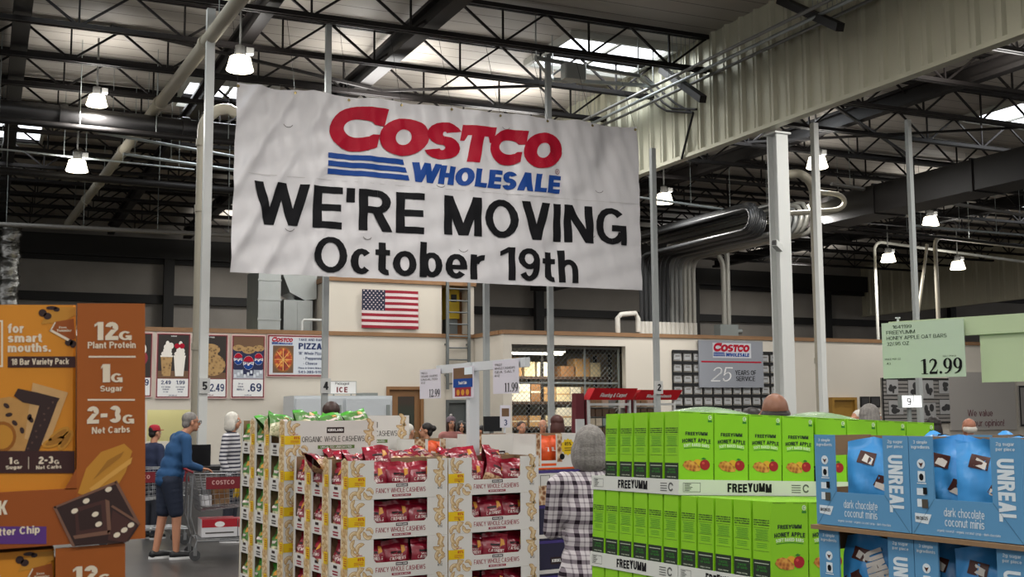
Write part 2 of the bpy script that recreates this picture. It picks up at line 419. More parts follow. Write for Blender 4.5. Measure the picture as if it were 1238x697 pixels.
    def ring2(self, fr, cx, cy, rx, ry, a0, a1, s, m, k=0.0005, n=10, rot=0.0):
        c, sn = math.cos(rot), math.sin(rot)
        for q in _arc(0, 0, rx, ry, a0, a1, s, n):
            self.q2(fr, [(cx + x * c - y * sn, cy + x * sn + y * c) for x, y in q], m, k)
    def frame2(self, fr, x0, y0, x1, y1, t, m, k=0.0005):
        self.r2(fr, x0, y0, x1, y0 + t, m, k); self.r2(fr, x0, y1 - t, x1, y1, m, k)
        self.r2(fr, x0, y0 + t, x0 + t, y1 - t, m, k); self.r2(fr, x1 - t, y0 + t, x1, y1 - t, m, k)
    def text(self, fr, txt, x, y, h, m, w=None, wt=0.19, k=0.0008, shear=0.0, align='l', gap=None, sub=None, arc=None, jit=0.0, wmax=None):
        """txt with its baseline's left end at (x, y), cap height h, fitted to width w if given"""
        W, L = layout(txt, wt, gap)
        sx = (w / W) if w else h
        if wmax and W * sx > wmax: sx = wmax / W
        tot = W * sx
        ox = x - (tot / 2 if align == 'c' else tot if align == 'r' else 0)
        for gx, ch, P in L:
            jy = random.uniform(-jit, jit) * h
            for pi, poly in enumerate(P):
                q = []
                for a, b in poly:
                    X, Y = ox + (gx + a) * sx + shear * b * h, y + b * h + jy
                    if arc: Y += arc * (1 - ((X - ox - tot / 2) / (tot / 2)) ** 2)
                    q.append((X, Y))
                self.q2(fr, q, m, k + pi * h * .0006, sub)
        return tot
    def price(self, fr, txt, x, y, w, h, m, k=.001):
        """bold roman price figures with thick and thin strokes, fitted into w by h"""
        def vs(pts, ws):
            out, L = [], []
            for i, (px, py) in enumerate(pts):
                ax, ay = pts[max(i - 1, 0)]; bx, by = pts[min(i + 1, len(pts) - 1)]
                l = math.hypot(bx - ax, by - ay) or 1
                nx, ny = -(by - ay) / l * ws[i] / 2, (bx - ax) / l * ws[i] / 2
                L.append(((px + nx, py + ny), (px - nx, py - ny)))
            return [[L[i][1], L[i + 1][1], L[i + 1][0], L[i][0]] for i in range(len(L) - 1)]
        nine = _arc(.28, .66, .28, .34, 0, 360, .17, 18, .06) + vs([(.47, .66), (.46, .42), (.38, .2), (.24, .07), (.08, .025)], [.17, .17, .13, .08, .05])
        D = {'1': (.50, _bar(.17, 0, .35, .97) + _bar(.05, 0, .47, .045) + [[(.02, .84), (.17, .88), (.35, 1.0), (.30, 1.0), (.04, .885)]]),
             '2': (.58, vs([(.05, .72), (.09, .87), (.25, .955), (.40, .88), (.44, .72), (.37, .52), (.22, .3), (.05, .11)], [.05, .09, .09, .15, .18, .15, .10, .07]) + _bar(.02, 0, .52, .15) + [[(.45, .15), (.52, .15), (.56, .27), (.52, .27)]]),
             '9': (.58, nine), '.': (.24, _arc(.11, .09, .09, .09, 0, 360, .089, 10))}
        W = sum(D[c][0] + .04 for c in txt) - .04; ox = 0
        for c in txt:
            for pi, p in enumerate(D[c][1]): self.q2(fr, [(x + (ox + a) * w / W, y + b_ * h) for a, b_ in p], m, k + pi * h * .0006)
            ox += D[c][0] + .04
    def build(self, name, parent=None, loc=None, rotz=0.0, parent_part=None):
        me = bpy.data.meshes.new(name)
        if parent is not None: inv = INV[parent.name]
        else: inv = (Matrix.Translation(Vector(loc or (0, 0, 0))) @ Matrix.Rotation(rotz, 4, 'Z')).inverted()
        me.from_pydata([tuple(inv @ Vector(p)) for p in self.v], [], self.f)
        for m in self.ms: me.materials.append(m)
        me.polygons.foreach_set('material_index', self.fm)
        me.polygons.foreach_set('use_smooth', self.sm)
        me.update()
        o = bpy.data.objects.new(name, me)
        COL.objects.link(o)
        if parent is not None:
            o.parent = parent_part or parent
        else:
            o.location = Vector(loc or (0, 0, 0)); o.rotation_euler = (0, 0, rotz)
            INV[o.name] = inv
        return o
INV = {}
def tag(o, label, cat, group=None, kind=None):
    o['label'] = label; o['category'] = cat
    if group: o['group'] = group
    if kind: o['kind'] = kind
    return o
def struct(o): o['kind'] = 'structure'; return o
def thing(name, label, cat, loc=(0, 0, 0), rotz=0.0, group=None):
    o = bpy.data.objects.new(name, None); COL.objects.link(o)
    o.empty_display_size = 0.1
    o.location = loc; o.rotation_euler = (0, 0, rotz)
    INV[o.name] = (Matrix.Translation(Vector(loc)) @ Matrix.Rotation(rotz, 4, 'Z')).inverted()
    return tag(o, label, cat, group)
def sub(mb, name, root, part): return mb.build(name, root, parent_part=part)
def dup(src, loc, rot, label=None, group=None):
    r = src.copy(); COL.objects.link(r); r.location = loc
    r.rotation_euler = rot if not isinstance(rot, (int, float)) else (0, 0, rot)
    if label: r['label'] = label
    if group: r['group'] = group
    for ch in src.children:
        c = ch.copy(); COL.objects.link(c); c.parent = r
        for g in ch.children:
            d = g.copy(); COL.objects.link(d); d.parent = c
    return r

# ------------------------------------------------------------------ soft bodies: overlapping tapered limbs fused into one continuous surface
def blob(name, parts, m, voxel, smooth=4, parent=None, part=None, loc=None, rotz=0.0):
    """parts: ('c', [points], [radii]) tapered limb, ('e', centre, (rx, ry, rz), euler) ellipsoid; local to the thing when parent is given"""
    bm = bmesh.new()
    def ball(c, r, e=None):
        g = bmesh.ops.create_icosphere(bm, subdivisions=2, radius=1.0)
        Mx = Matrix.Translation(Vector(c)) @ (Euler(e).to_matrix().to_4x4() if e else Matrix()) @ Matrix.Diagonal((*r, 1))
        bmesh.ops.transform(bm, matrix=Mx, verts=g['verts'])
    for p in parts:
        if p[0] == 'e': ball(p[1], p[2], p[3] if len(p) > 3 else None)
        else:
            pts, rs = [Vector(q) for q in p[1]], p[2]
            for i in range(len(pts)): ball(pts[i], (rs[i],) * 3)
            for i in range(len(pts) - 1):
                L = (pts[i + 1] - pts[i]).length
                n = max(1, int(L / (min(rs[i], rs[i + 1]) * .62)))
                for j in range(1, n):
                    t = j / n
                    ball(pts[i].lerp(pts[i + 1], t), (rs[i] * (1 - t) + rs[i + 1] * t,) * 3)
    me = bpy.data.meshes.new(name); bm.to_mesh(me); bm.free()
    tmp = bpy.data.objects.new('fuse', me); COL.objects.link(tmp)
    md = tmp.modifiers.new('r', 'REMESH'); md.mode = 'VOXEL'; md.voxel_size = voxel
    if smooth:
        sm = tmp.modifiers.new('s', 'SMOOTH'); sm.factor = 0.5; sm.iterations = smooth
    dg = bpy.context.evaluated_depsgraph_get()
    out = bpy.data.meshes.new_from_object(tmp.evaluated_get(dg))
    bpy.data.objects.remove(tmp); bpy.data.meshes.remove(me)
    out.name = name
    out.materials.clear(); out.materials.append(m)
    out.polygons.foreach_set('use_smooth', [True] * len(out.polygons))
    o = bpy.data.objects.new(name, out); COL.objects.link(o)
    if parent is not None: o.parent = part or parent
    elif loc is not None: o.location = loc; o.rotation_euler = (0, 0, rotz)
    return o
# ================================================================== the building shell
YL, YM, YR = 28.3, 26.4, 42.0          # food-court wall, middle partition, outer wall
ZT, ZD = 3.6, 8.3                      # partition top, roof deck
deck_m = lines_material('deck', 'b0a99f', '6b6660', 'Y', 0.47, 0.05, 0.6, 0.2, 0.35)
floor_m = M('concrete', '3d3b39', 0.3, noise=0.25, nscale=1.3, spec=0.5)
cream = M('cream_wall', 'cfc8bb', 0.8, noise=0.05, nscale=0.8)
wood_trim = M('wood_trim', '8a6848', 0.6, noise=0.15, nscale=5)
outer_m = M('insulation', '8f8a83', 0.7, noise=0.3, nscale=0.7, bump=0.5, bscale=2.5)
black_steel = M('black_steel', '161312', 0.55, spec=.3)
grey_steel = M('grey_steel', '8e9491', 0.45, metal=0.3)
galv = M('galvanised', 'a9adab', 0.38, metal=0.7, noise=0.15, nscale=3)
pale_paint = M('pale_paint', 'b9b9b0', 0.5)
def box_struct(name, lo, hi, m, mats=None):
    b = MB(); b.box(lo, hi, m, mats=mats); return struct(b.build(name))
box_struct('floor', (-16, -10, -0.2), (60, 42.4, 0), floor_m)
box_struct('ceiling', (-16, -10, ZD), (60, 42.4, ZD + 0.15), deck_m)
box_struct('wall_rear', (-16, YR, 0), (60, YR + 0.25, ZD), outer_m)
# girts and columns of the outer wall
girt_m = M('girt', '1d1c1b', 0.6)
k = 0
for z in (4.35, 5.5, 6.9):
    k += 1; box_struct('trim_%d' % k, (-16, YR - 0.2, z), (60, YR - 0.001, z + 0.3), girt_m)
for x in (-9, -1.5, 5.6, 12.5, 20, 27.4, 34.5, 42):
    k += 1; box_struct('trim_%d' % k, (x, YR - 0.45, 0), (x + 0.35, YR - 0.201, ZD - 0.75), girt_m)
k += 1
box_struct('trim_%d' % k, (-16, YR - 0.5, 7.05), (60, YR - 0.21, 7.75), girt_m)
# insulated lighter bays far right
# food-court wall (left) with doorway to the kitchen hatch
hx0, hx1 = atY(178, 500, YL).x, atY(236, 500, YL).x
hz1 = atY(200, 495, YL).z
dx0, dx1 = atY(467, 470, YL).x, atY(512, 470, YL).x
gx0, gx1 = atY(539, 484, YL).x, atY(566, 484, YL).x
dz, gz = atY(490, 467, YL).z, atY(552, 483, YL).z
XE = 11.77
def wall_run(name, spans, y0, y1, m):
    b = MB()
    for x0, x1, z0, z1 in spans: b.box((x0, y0, z0), (x1, y1, z1), m)
    return struct(b.build(name))
wall_run('wall_left', [(-16, hx0, 0, ZT), (hx0, hx1, hz1, ZT), (hx0, hx1, 0, 1.02), (hx1, dx0, 0, ZT), (dx0, dx1, dz, ZT), (dx1, gx0, 0, ZT),
                       (gx0, gx1, gz, ZT), (gx1, XE, 0, ZT)], YL, YL + 0.2, cream)
box_struct('trim_%d' % (k + 1), (-16, YL - 0.04, ZT), (XE, YL + 0.22, ZT + 0.1), wood_trim)
# kitchen seen through the hatch
box_struct('wall_kitchen', (hx0 - 2, YL + 3, 0), (hx1 + 2, YL + 3.1, ZT), M('kitchen_wall', 'dcd7a4', 0.7))
light_area('kitchen_light', ((hx0 + hx1) / 2, YL + 1.5, 3.4), 1.4, 40, (1, .95, .75))
# return, then the middle partition with the caged storeroom opening
box_struct('wall_return', (XE, YM, 0), (XE + 0.2, YL + 0.2, ZT), cream)
cx0, cx1 = atY(619, 470, YM).x, atY(757, 470, YM).x
cz1 = atY(690, 417, YM).z
wall_run('wall_center', [(XE + 0.2, cx0, 0, ZT), (cx0, cx1, cz1, ZT), (cx1, 60, 0, ZT)], YM, YM + 0.2, cream)
box_struct('trim_%d' % (k + 2), (XE - 0.02, YM - 0.04, ZT), (60, YM + 0.22, ZT + 0.1), wood_trim)
box_struct('trim_%d' % (k + 3), (XE - 0.04, YM + 0.22, ZT), (XE + 0.24, YL - 0.04, ZT + 0.1), wood_trim)
box_struct('ceiling_storeroom', (XE + 0.2, YM + 0.2, ZT - 0.15), (60, YM + 6, ZT - 0.02), M('grey_board', '5a5550', 0.8))
box_struct('wall_storeroom', (XE + 0.2, YM + 5.5, 0), (24, YM + 5.6, ZT - 0.15), M('store_tan', '8d7a5e', 0.8))
# upper volume over the food court, behind the flag
ux0, ux1, ux2 = atY(397, 370, YL).x, atY(534, 370, YL).x, atY(573, 370, YL).x
uz = atY(450, 341, YL).z
for nm, lo, hi, m_ in (('wall_upper', (ux0, YL), (ux1, YL + .2), cream), ('wall_upper_left', (ux0, YL + .2), (ux0 + .15, YL + 4), cream), ('wall_upper_side', (ux1 - .15, YL + .2), (ux1, YL + 4), cream),
                       ('wall_recess', (ux1, YL + 3.4), (ux2 - .1, YL + 3.6), M('recess', '3b3733', .8)), ('wall_upper_right', (ux2 - .1, YL), (ux2, YL + 3.6), cream)):
    box_struct(nm, (*lo, ZT + .1), (*hi, uz), m_)
box_struct('trim_%d' % (k + 4), (ux0 - .05, YL - 0.05, uz), (ux2 + .05, YL + 4, uz + 0.12), wood_trim)
# corrugated metal soffit hanging from the roof, with the white column under its edge
corr = M('corrugated', 'b3b19c', 0.42, metal=0.25, noise=0.1, nscale=1.0)
XS, ZS = 11.5, 6.28
def corrugated(name, x, y0, y1, z0, z1, m, depth=0.055, pitch=0.42):
    b = MB(); pts = []
    y = y0
    while y < y1:
        for f, d in ((0, 0), (.22, 0), (.30, depth), (.42, depth), (.5, 0), (.62, 0), (.655, depth * .3), (.69, 0)):
            pts.append((x - d, y + f * pitch))
        y += pitch
    pts.append((x, y1))
    v = [(px, py, z) for z in (z0, z1) for px, py in pts] + [(x + .07, y0, z0), (x + .07, y1, z0), (x + .07, y0, z1), (x + .07, y1, z1)]
    n = len(pts)
    b.add(v, [(i, i + 1, n + i + 1, n + i) for i in range(n - 1)] + [(2 * n, 2 * n + 1, 2 * n + 3, 2 * n + 2), tuple(range(n)) + (2 * n + 1, 2 * n)], m)
    b.box((x - .07, y0, z0 - .06), (x + .1, y1, z0 + .005), m)
    return struct(b.build(name))
corrugated('wall_soffit', XS, 3.0, 29.0, ZS, ZD, corr)
corrugated('wall_soffit_far', 37.0, 30.0, 42.0, 6.0, ZD - .02, M('corrugated_far', 'b3ae97', 0.5), pitch=0.7)
# black boxed duct under the right-hand roof
b = MB(); b.box((19.0, 16.2, 6.28), (19.9, 40, 6.95), black_steel)
for y in (18, 21, 24, 27, 30, 33): b.box((18.96, y, 6.25), (19.94, y + .06, 6.98), black_steel)
tag(b.build('duct', loc=(19.4, 28, 6.28)), 'black boxed duct running back under the right-hand roof', 'duct')

# roof joists: open-web, across the store
def joist(x0, x1, y, zb, zt, m, mw=None, pan=1.55):
    b = MB(); mw = mw or m
    for z, hh in ((zb, .09), (zt, .09)):
        for dy in (-.045, .045): b.bar((x0, y + dy, z), (x1, y + dy, z), .05, hh * .8, m)
    n = int((x1 - x0) / pan); st = (x1 - x0) / n
    for i in range(n):
        a = x0 + i * st
        b.bar((a, y, zt), (a + st / 2, y, zb), .036, .036, mw)
        b.bar((a + st / 2, y, zb), (a + st, y, zt), .036, .036, mw)
        b.bar((a + st / 2, y, zb), (a + st / 2, y, zt), .03, .03, mw)
    return b
JB, JT = 7.62, 8.22
joist_m = M('joist_black', '120e0d', 0.6, spec=.25)
white_joist = M('joist_white', 'a9b2ad', 0.5)
ORD = ['first', 'second', 'third', 'fourth', 'fifth', 'sixth', 'seventh', 'eighth', 'ninth', 'tenth', 'eleventh', 'twelfth', 'thirteenth', 'fourteenth', 'fifteenth', 'sixteenth']
for i, y in enumerate([16.7 + 1.87 * j for j in range(13)]):
    o = joist(-6.0, XS - .06, y, JB, JT, joist_m).build('roof_joist', loc=(3, y, JB))
    tag(o, 'black open-web roof joist left of the corrugated soffit, %s one counted back' % ORD[i], 'joist', 'roof joists left of the soffit')
for i, y in enumerate([11.8 + 1.87 * j for j in range(15)]):
    x0, x1 = XS + .12, min(52, y * 1.25 + 4)
    o = joist(x0, x1, y, JB, JT, joist_m).build('roof_joist', loc=((x0 + x1) / 2, y, JB))
    tag(o, 'black open-web roof joist right of the corrugated soffit, %s one counted back' % ORD[i], 'joist', 'roof joists right of the soffit')
# girders running back
def girder(px1, py1, px2, py2, z, w, name='roof_beam', label='', m=black_steel, ya=None, yb=None):
    a, c = atZ(px1, py1, z), atZ(px2, py2, z)
    x = (a.x + c.x) / 2
    b = MB(); b.box((x - w / 2, ya or 12, z), (x + w / 2, yb or 41.5, z + .09), m); b.box((x - w * .1, ya or 12, z + .09), (x + w * .1, yb or 41.5, z + .3), m)
    b.box((x - w / 2, ya or 12, z + .3), (x + w / 2, yb or 41.5, z + .36), m)
    return tag(b.build(name, loc=(x, 26, z)), label, 'beam')
girder(566, 0, 425, 113, 7.72, .26, label='black roof beam running back above the middle of the banner', ya=15, yb=41)
girder(44, 0, 7, 102, 7.72, .26, label='black roof beam running back at the far left of the roof', ya=15, yb=41)
girder(1238, 80, 1000, 160, 7.72, .22, label='wide black roof beam running back right of the corrugated soffit', ya=12, yb=41)
girder(340, 0, 225, 150, 7.72, .2, label='black roof beam running back beside the pale diagonal pipe', ya=15, yb=41)
girder(1130, 250, 1060, 300, 7.72, .3, label='black roof beam running back over the far right aisle', ya=14, yb=41)
# diagonal braces between joists (thin)
def brace(p, q, label, w=.07, m=black_steel):
    b = MB(); b.bar(p, q, w, w, m); return tag(b.build('brace', loc=p), label, 'brace', 'roof braces')
brace(atX(943, 0, XS - .12), atX(1016, 33, XS - .6), 'black diagonal brace rising over the corrugated soffit near its top', .12)
brace(atX(800, 84, XS - .12), atX(850, 120, XS - .6), 'black diagonal brace against the corrugated soffit beside the skylight', .12)
brace((1.6, 18.57, JB + .06), (6.8, 20.44, JB + .06), 'thin black brace crossing between joists over the small lamp', .05)
brace((6.5, 20.44, JB + .06), (9.8, 18.57, JB + .06), 'thin black brace crossing between joists behind the banner top', .05)
brace((14.5, 17.41, JB + .06), (20.5, 21.15, JB + .06), 'thin black brace crossing the joists over the right-hand lamp', .05)
brace((20.5, 17.41, JB + .06), (15.5, 21.15, JB + .06), 'thin black brace crossing the wide roof beam', .05)

# skylights
glow = M('skylight_glow', 'f4f8ff', 0.5, emit=2.2)
def skylight(name, x0, x1, y0, y1, label):
    t = thing(name, label, 'skylight', ((x0 + x1) / 2, (y0 + y1) / 2, ZD - .12), 0, 'roof skylights')
    b = MB(); b.box((x0, y0, ZD - .04), (x1, y1, ZD - .012), glow); b.build('diffuser', t)
    b = MB()
    for lo, hi in (((x0 - .08, y0 - .08), (x1 + .08, y0)), ((x0 - .08, y1), (x1 + .08, y1 + .08)), ((x0 - .08, y0), (x0, y1)), ((x1, y0), (x1 + .08, y1))):
        b.box((*lo, ZD - .12), (*hi, ZD - .002), pale_paint)
    b.box(((x0 + x1) / 2 - .03, y0, ZD - .08), ((x0 + x1) / 2 + .03, y1, ZD - .041), pale_paint)
    b.build('frame', t)
    light_area('skylight_light', (0, 0, -.05), x1 - x0, 55, (.92, .97, 1), t, y1 - y0)
    return t
skylight('skylight', 9.2, 11.25, 17.55, 19.35, 'bright square skylight just left of the corrugated soffit')
skylight('skylight', 3.5, 5.2, 23.0, 24.9, 'bright skylight behind the hanging lamp and pale pipe')
skylight('skylight', -1.2, 1.0, 28.0, 29.9, 'bright skylight at the left edge above the black pipe')
skylight('skylight', 20.1, 22.4, 17.6, 19.3, 'bluish skylight at the right edge under the soffit')
skylight('skylight', 29.5, 32.5, 25.0, 27.2, 'distant bluish skylight low at the right edge')
skylight('skylight', 14.2, 16.2, 19.6, 21.6, 'narrow strip of skylight showing under the soffit left of the white column')

light_area('skylight_light', (1.0, 16.6, ZD - .06), 2.2, 70, (.92, .97, 1), None, 1.8)
# high-bay lamps
lampglass = M('lamp_glass', 'fff4d8', 0.3, emit=5.0)
lamp_house = M('lamp_housing', '6d6c68', 0.4, metal=0.6)
def lamp(px, py, wpx, z, label):
    c = atZ(px, py, z)
    dep = (c - EYEP).dot(_f)
    r = wpx / FPX * dep / 2
    t = thing('high_bay_lamp', label, 'lamp', c, 0, 'high-bay lamps')
    b = MB(); b.lathe(c, [(r * .55, r * .95), (r * .74, r * .85), (r * .9, r * .2), (r, -r * .1), (r * .96, -r * .16), (.001, -r * .25)], lampglass); b.build('lamp_shade', t)
    b = MB(); b.lathe(c, [(.001, r * 1.75), (r * .38, r * 1.7), (r * .42, r * 1.1), (r * .62, r * .97), (r * .55, r * .9), (.001, r * .9)], lamp_house, 16); b.build('ballast_housing', t)
    b = MB(); b.tube([c + Vector((0, 0, r * 1.7)), Vector((c.x, c.y, ZD))], .02, lamp_house, 6); b.box((c.x + r * .4, c.y - .06, c.z + r * 1.15), (c.x + r * .95, c.y + .06, c.z + r * 1.6), lamp_house); b.build('hanger', t)
    o = light_area('lamp_light', (0, 0, -r * .5), r * 2, LAMP_POWER, parent=t)
    o = light_area('lamp_uplight', (0, 0, r * 1.0), r * 3.2, UP_POWER * .35, parent=t); o.rotation_euler = (PI, 0, 0)
    return t
lamp(290, 83, 33, 7.05, 'lit high-bay lamp hanging just above the top left corner of the banner')
lamp(117, 126, 25, 7.1, 'small lit high-bay lamp under a joist above the black pipe')
lamp(93, 205, 26, 6.6, 'lit high-bay lamp hanging low at left below the black pipe')
lamp(988, 201, 26, 7.0, 'lit high-bay lamp right of the white column')
lamp(803, 244, 22, 6.9, 'lit high-bay lamp between the banner and the white column')
lamp(1125, 271, 20, 6.8, 'lit high-bay lamp beside the thin grey post, highest of the far right three')
lamp(1074, 315, 18, 6.5, 'lit high-bay lamp far back, left of the thin grey post')
lamp(1158, 324, 18, 6.4, 'lit high-bay lamp far back against the distant corrugated panel')
lamp(984, 257, 22, 6.6, 'lit high-bay lamp partly hidden behind the bent conduits')
# ================================================================== columns, posts, pipes, ducts
white_paint = M('white_paint', 'c9cbc8', 0.45)
tan_pipe = M('tan_pipe', 'a09a8a', 0.5, noise=.1, nscale=2)
b = MB()
cx, cy = 11.78, 15.25
b.box((cx - .115, cy - .13, 0), (cx + .115, cy - .10, 6.2), white_paint); b.box((cx - .115, cy + .10, 0), (cx + .115, cy + .13, 6.2), white_paint)
b.box((cx - .02, cy - .10, 0), (cx + .02, cy + .10, 6.2), white_paint); b.box((cx - .24, cy - .24, 0), (cx + .24, cy + .24, .03), white_paint)
b.box((cx - .16, cy - .16, 6.17), (cx + .16, cy + .16, 6.2), white_paint)
tag(b.build('column', loc=(cx, cy, 0)), 'thick white steel column under the edge of the corrugated soffit', 'column', kind='thing')
def post(px, py, zt, w, label, y=17.0, m=None, name='post', number=None, numpx=None):
    c = atY(px, py, y); m = m or M('grey_post', '9fa3a2', .45, metal=.2)
    t = thing(name, label, 'post', (c.x, y, 0))
    b = MB(); b.box((c.x - w / 2, y - w / 2, 0), (c.x + w / 2, y + w / 2, zt), m); b.build('shaft', t)
    b = MB(); b.box((c.x - w * 1.2, y - w * 1.2, 0), (c.x + w * 1.2, y + w * 1.2, .02), m); b.build('base_plate', t)
    if number:
        q = atY(*numpx, y - w / 2 - .03)
        b = MB(); b.box((q.x - .075, y - w / 2 - .03, q.z - .11), (q.x + .075, y - w / 2, q.z + .11), M('number_plate', 'b9bab8', .5))
        fr = Fr((q.x, y - w / 2 - .032, q.z), (1, 0, 0), (0, 0, 1), (0, -1, 0))
        b.text(fr, number, 0, -.06, .12, M('ink', '1b1b1d', .6), align='c', k=.002, wt=.24); b.build('number_plate', t)
    return t
post(251, 200, JB, .12, 'tall white square post left of the banner, paired with a tan pipe, reading 5', m=white_paint, number='5', numpx=(247.5, 466), y=17.0)
post(393, 420, JB, .085, 'grey post hanging below the banner in front of the pizza sign, reading 4', number='4', numpx=(394, 466))
post(588, 420, 5.6, .085, 'grey post below the middle of the banner, in front of the wall corner')
post(664.5, 300, JB, .085, 'grey post rising behind the banner, in front of the caged storeroom')
post(793, 400, 6.2, .085, 'grey post just right of the banner, reading 2', number='2', numpx=(797, 468), y=17.0)
post(1104, 300, 7.3, .09, 'thin grey post standing behind the green price sign at right')
post(992, 380, 7.0, .11, 'white square post right of the thick column, with a tan pipe bent over its top', m=white_paint)
# second set of roof drains that bend over the posts
def drain(px, py_top, py_bot, px_end, py_end, y, r, label):
    a, c, e = atY(px, py_bot, y), atY(px, py_top, y), atY(px_end, py_end, y)
    a.x = c.x = (a.x + c.x) / 2
    a.z = 0
    R_ = .38; s = 1 if e.x > c.x else -1
    pts = [a, Vector((c.x, y, c.z - R_))]
    for i in range(1, 9):
        t = PI / 2 * i / 8
        pts.append(Vector((c.x + s * R_ * (1 - math.cos(t)), y, c.z - R_ + R_ * math.sin(t))))
    pts.append(Vector((e.x, y, pts[-1].z + (e.z - c.z) * .3)))
    b = MB(); b.tube(pts, r, tan_pipe, 12)
    t = thing('drain_pipe', label, 'pipe', a)
    b.build('pipe', t)
    for f in (.45, .8, .97): b = MB(); q = a.lerp(pts[1], f); b.cyl(q - Vector((0, 0, .05)), q + Vector((0, 0, .05)), r * 1.18, tan_pipe, 12); b.build('coupling', t)
    return t
drain(242, 128, 500, 286, 150, 17.3, .085, 'tan drain pipe beside the left white post, elbowed at its top')
drain(988, 212, 495, 940, 222, 17.35, .085, 'tan drain pipe beside the right white post, bent left at its top')
# pale pipe running back at left, black main pipe crossing it
def pipe(pts, r, m, label, name='pipe', group=None, rings=(), n=12):
    pts = [Vector(p) for p in pts]
    b = MB(); b.tube(pts, r, m, n)
    for f in rings:
        q, d = pts[0].lerp(pts[-1], f), (pts[-1] - pts[0]).normalized()
        b.cyl(q - d * .07, q + d * .07, r * 1.22, m, n)
    if len(pts) == 2 and abs((pts[1] - pts[0]).normalized().z) < .3:
        for f in (.08, .36, .64, .92): q = pts[0].lerp(pts[1], f); b.cyl(q, (q.x, q.y, ZD), .007, grey_steel, 5)
    return tag(b.build(name, loc=pts[0]), label, 'pipe', group)
pipe([atZ(300, -14, 7.2), atZ(82, 270, 7.2)], .105, tan_pipe, 'long pale pipe running back diagonally at the upper left', rings=(.12, .3, .5, .68, .8))
pipe([atZ(-30, 128, 6.95), atZ(300, 163, 6.95)], .17, M('black_pipe', '2b2a2a', .3), 'thick black main pipe crossing the upper left under the roof', rings=(.3, .75), n=18)
pipe([atZ(-30, 142, 6.7), atZ(300, 174, 6.7)], .06, black_steel, 'thin black pipe slung just below the thick black main')
thin = M('conduit_bright', 'a8b0b0', .35, metal=.4)
pipe([atZ(120, 160, 6.9), atZ(300, 192, 6.9)], .03, thin, 'thin bright pipe below the black main, upper of two')
pipe([atZ(150, 186, 6.7), atZ(300, 208, 6.7)], .03, thin, 'thin bright pipe below the black main, lower of two')
pipe([atZ(-20, 204, 6.6), atZ(300, 232, 6.6)], .08, black_steel, 'black pipe crossing behind the low left lamp')
pipe([atZ(-20, 270, 6.3), atZ(300, 285, 6.3)], .06, M('dull_pipe', '6e6b66', .5), 'dull grey pipe low at left in front of the outer wall')
pipe([atZ(-20, 178, 6.9), atZ(235, 205, 6.9)], .02, thin, 'very thin pipe dipping across the left behind the lamps')
pipe([atZ(770, 238, 6.6), atZ(940, 262, 6.6)], .03, thin, 'thin bright pipe right of the banner leading to the column', rings=(.5,))
pipe([atZ(1005, 222, 6.9), atZ(1250, 262, 6.9)], .045, M('dull_pipe'), 'long dull pipe crossing right of the bent conduits')
pipe([atZ(1100, 272, 6.5), atZ(1260, 286, 6.5)], .03, thin, 'bright pipe running right from the lamp behind the thin post')
pipe([atZ(990, 270, 6.3), atZ(1260, 300, 6.3)], .04, black_steel, 'black pipe crossing below the right-hand lamps')
def bent_pipe(px, pt, pb, pe, y, r, label, m):
    a, c, e = atY(px, pb, y), atY(px, pt, y), atY(*pe, y); a.z = ZT - .02; s = 1 if e.x > c.x else -1
    a.x = c.x
    pts = [a, c - Vector((0, 0, .3))] + [Vector((c.x + s * .3 * (1 - math.cos(q)), y, c.z - .3 + .3 * math.sin(q))) for q in (R(22), R(45), R(68), R(90))] + [Vector((e.x, y, e.z))]
    return pipe(pts, r, m, label)
bent_pipe(1057, 292, 385, (1250, 318), 30.0, .05, 'pale upright pipe behind the green price sign, elbowed to the right at its top', pale_paint)
bent_pipe(1130, 286, 380, (1250, 300), 28.5, .07, 'pale upright pipe near the far corrugated panel', tan_pipe)
pipe([atY(1109, 385, 29), atY(1121, 295, 29)], .05, tan_pipe, 'slanting pale pipe behind the thin grey post')
# U-shaped loop by the right white post
lp = [atY(950, 258, 19.5), atY(985, 256, 19.5)] + [atY(1006 + 15 * math.cos(R(a)), 244 - 10 * math.sin(R(a)) , 19.5) for a in range(-80, 81, 16)] + [atY(985, 232, 19.5)]
pipe(lp, .055, tan_pipe, 'pale pipe looped into a U just right of the right white post')

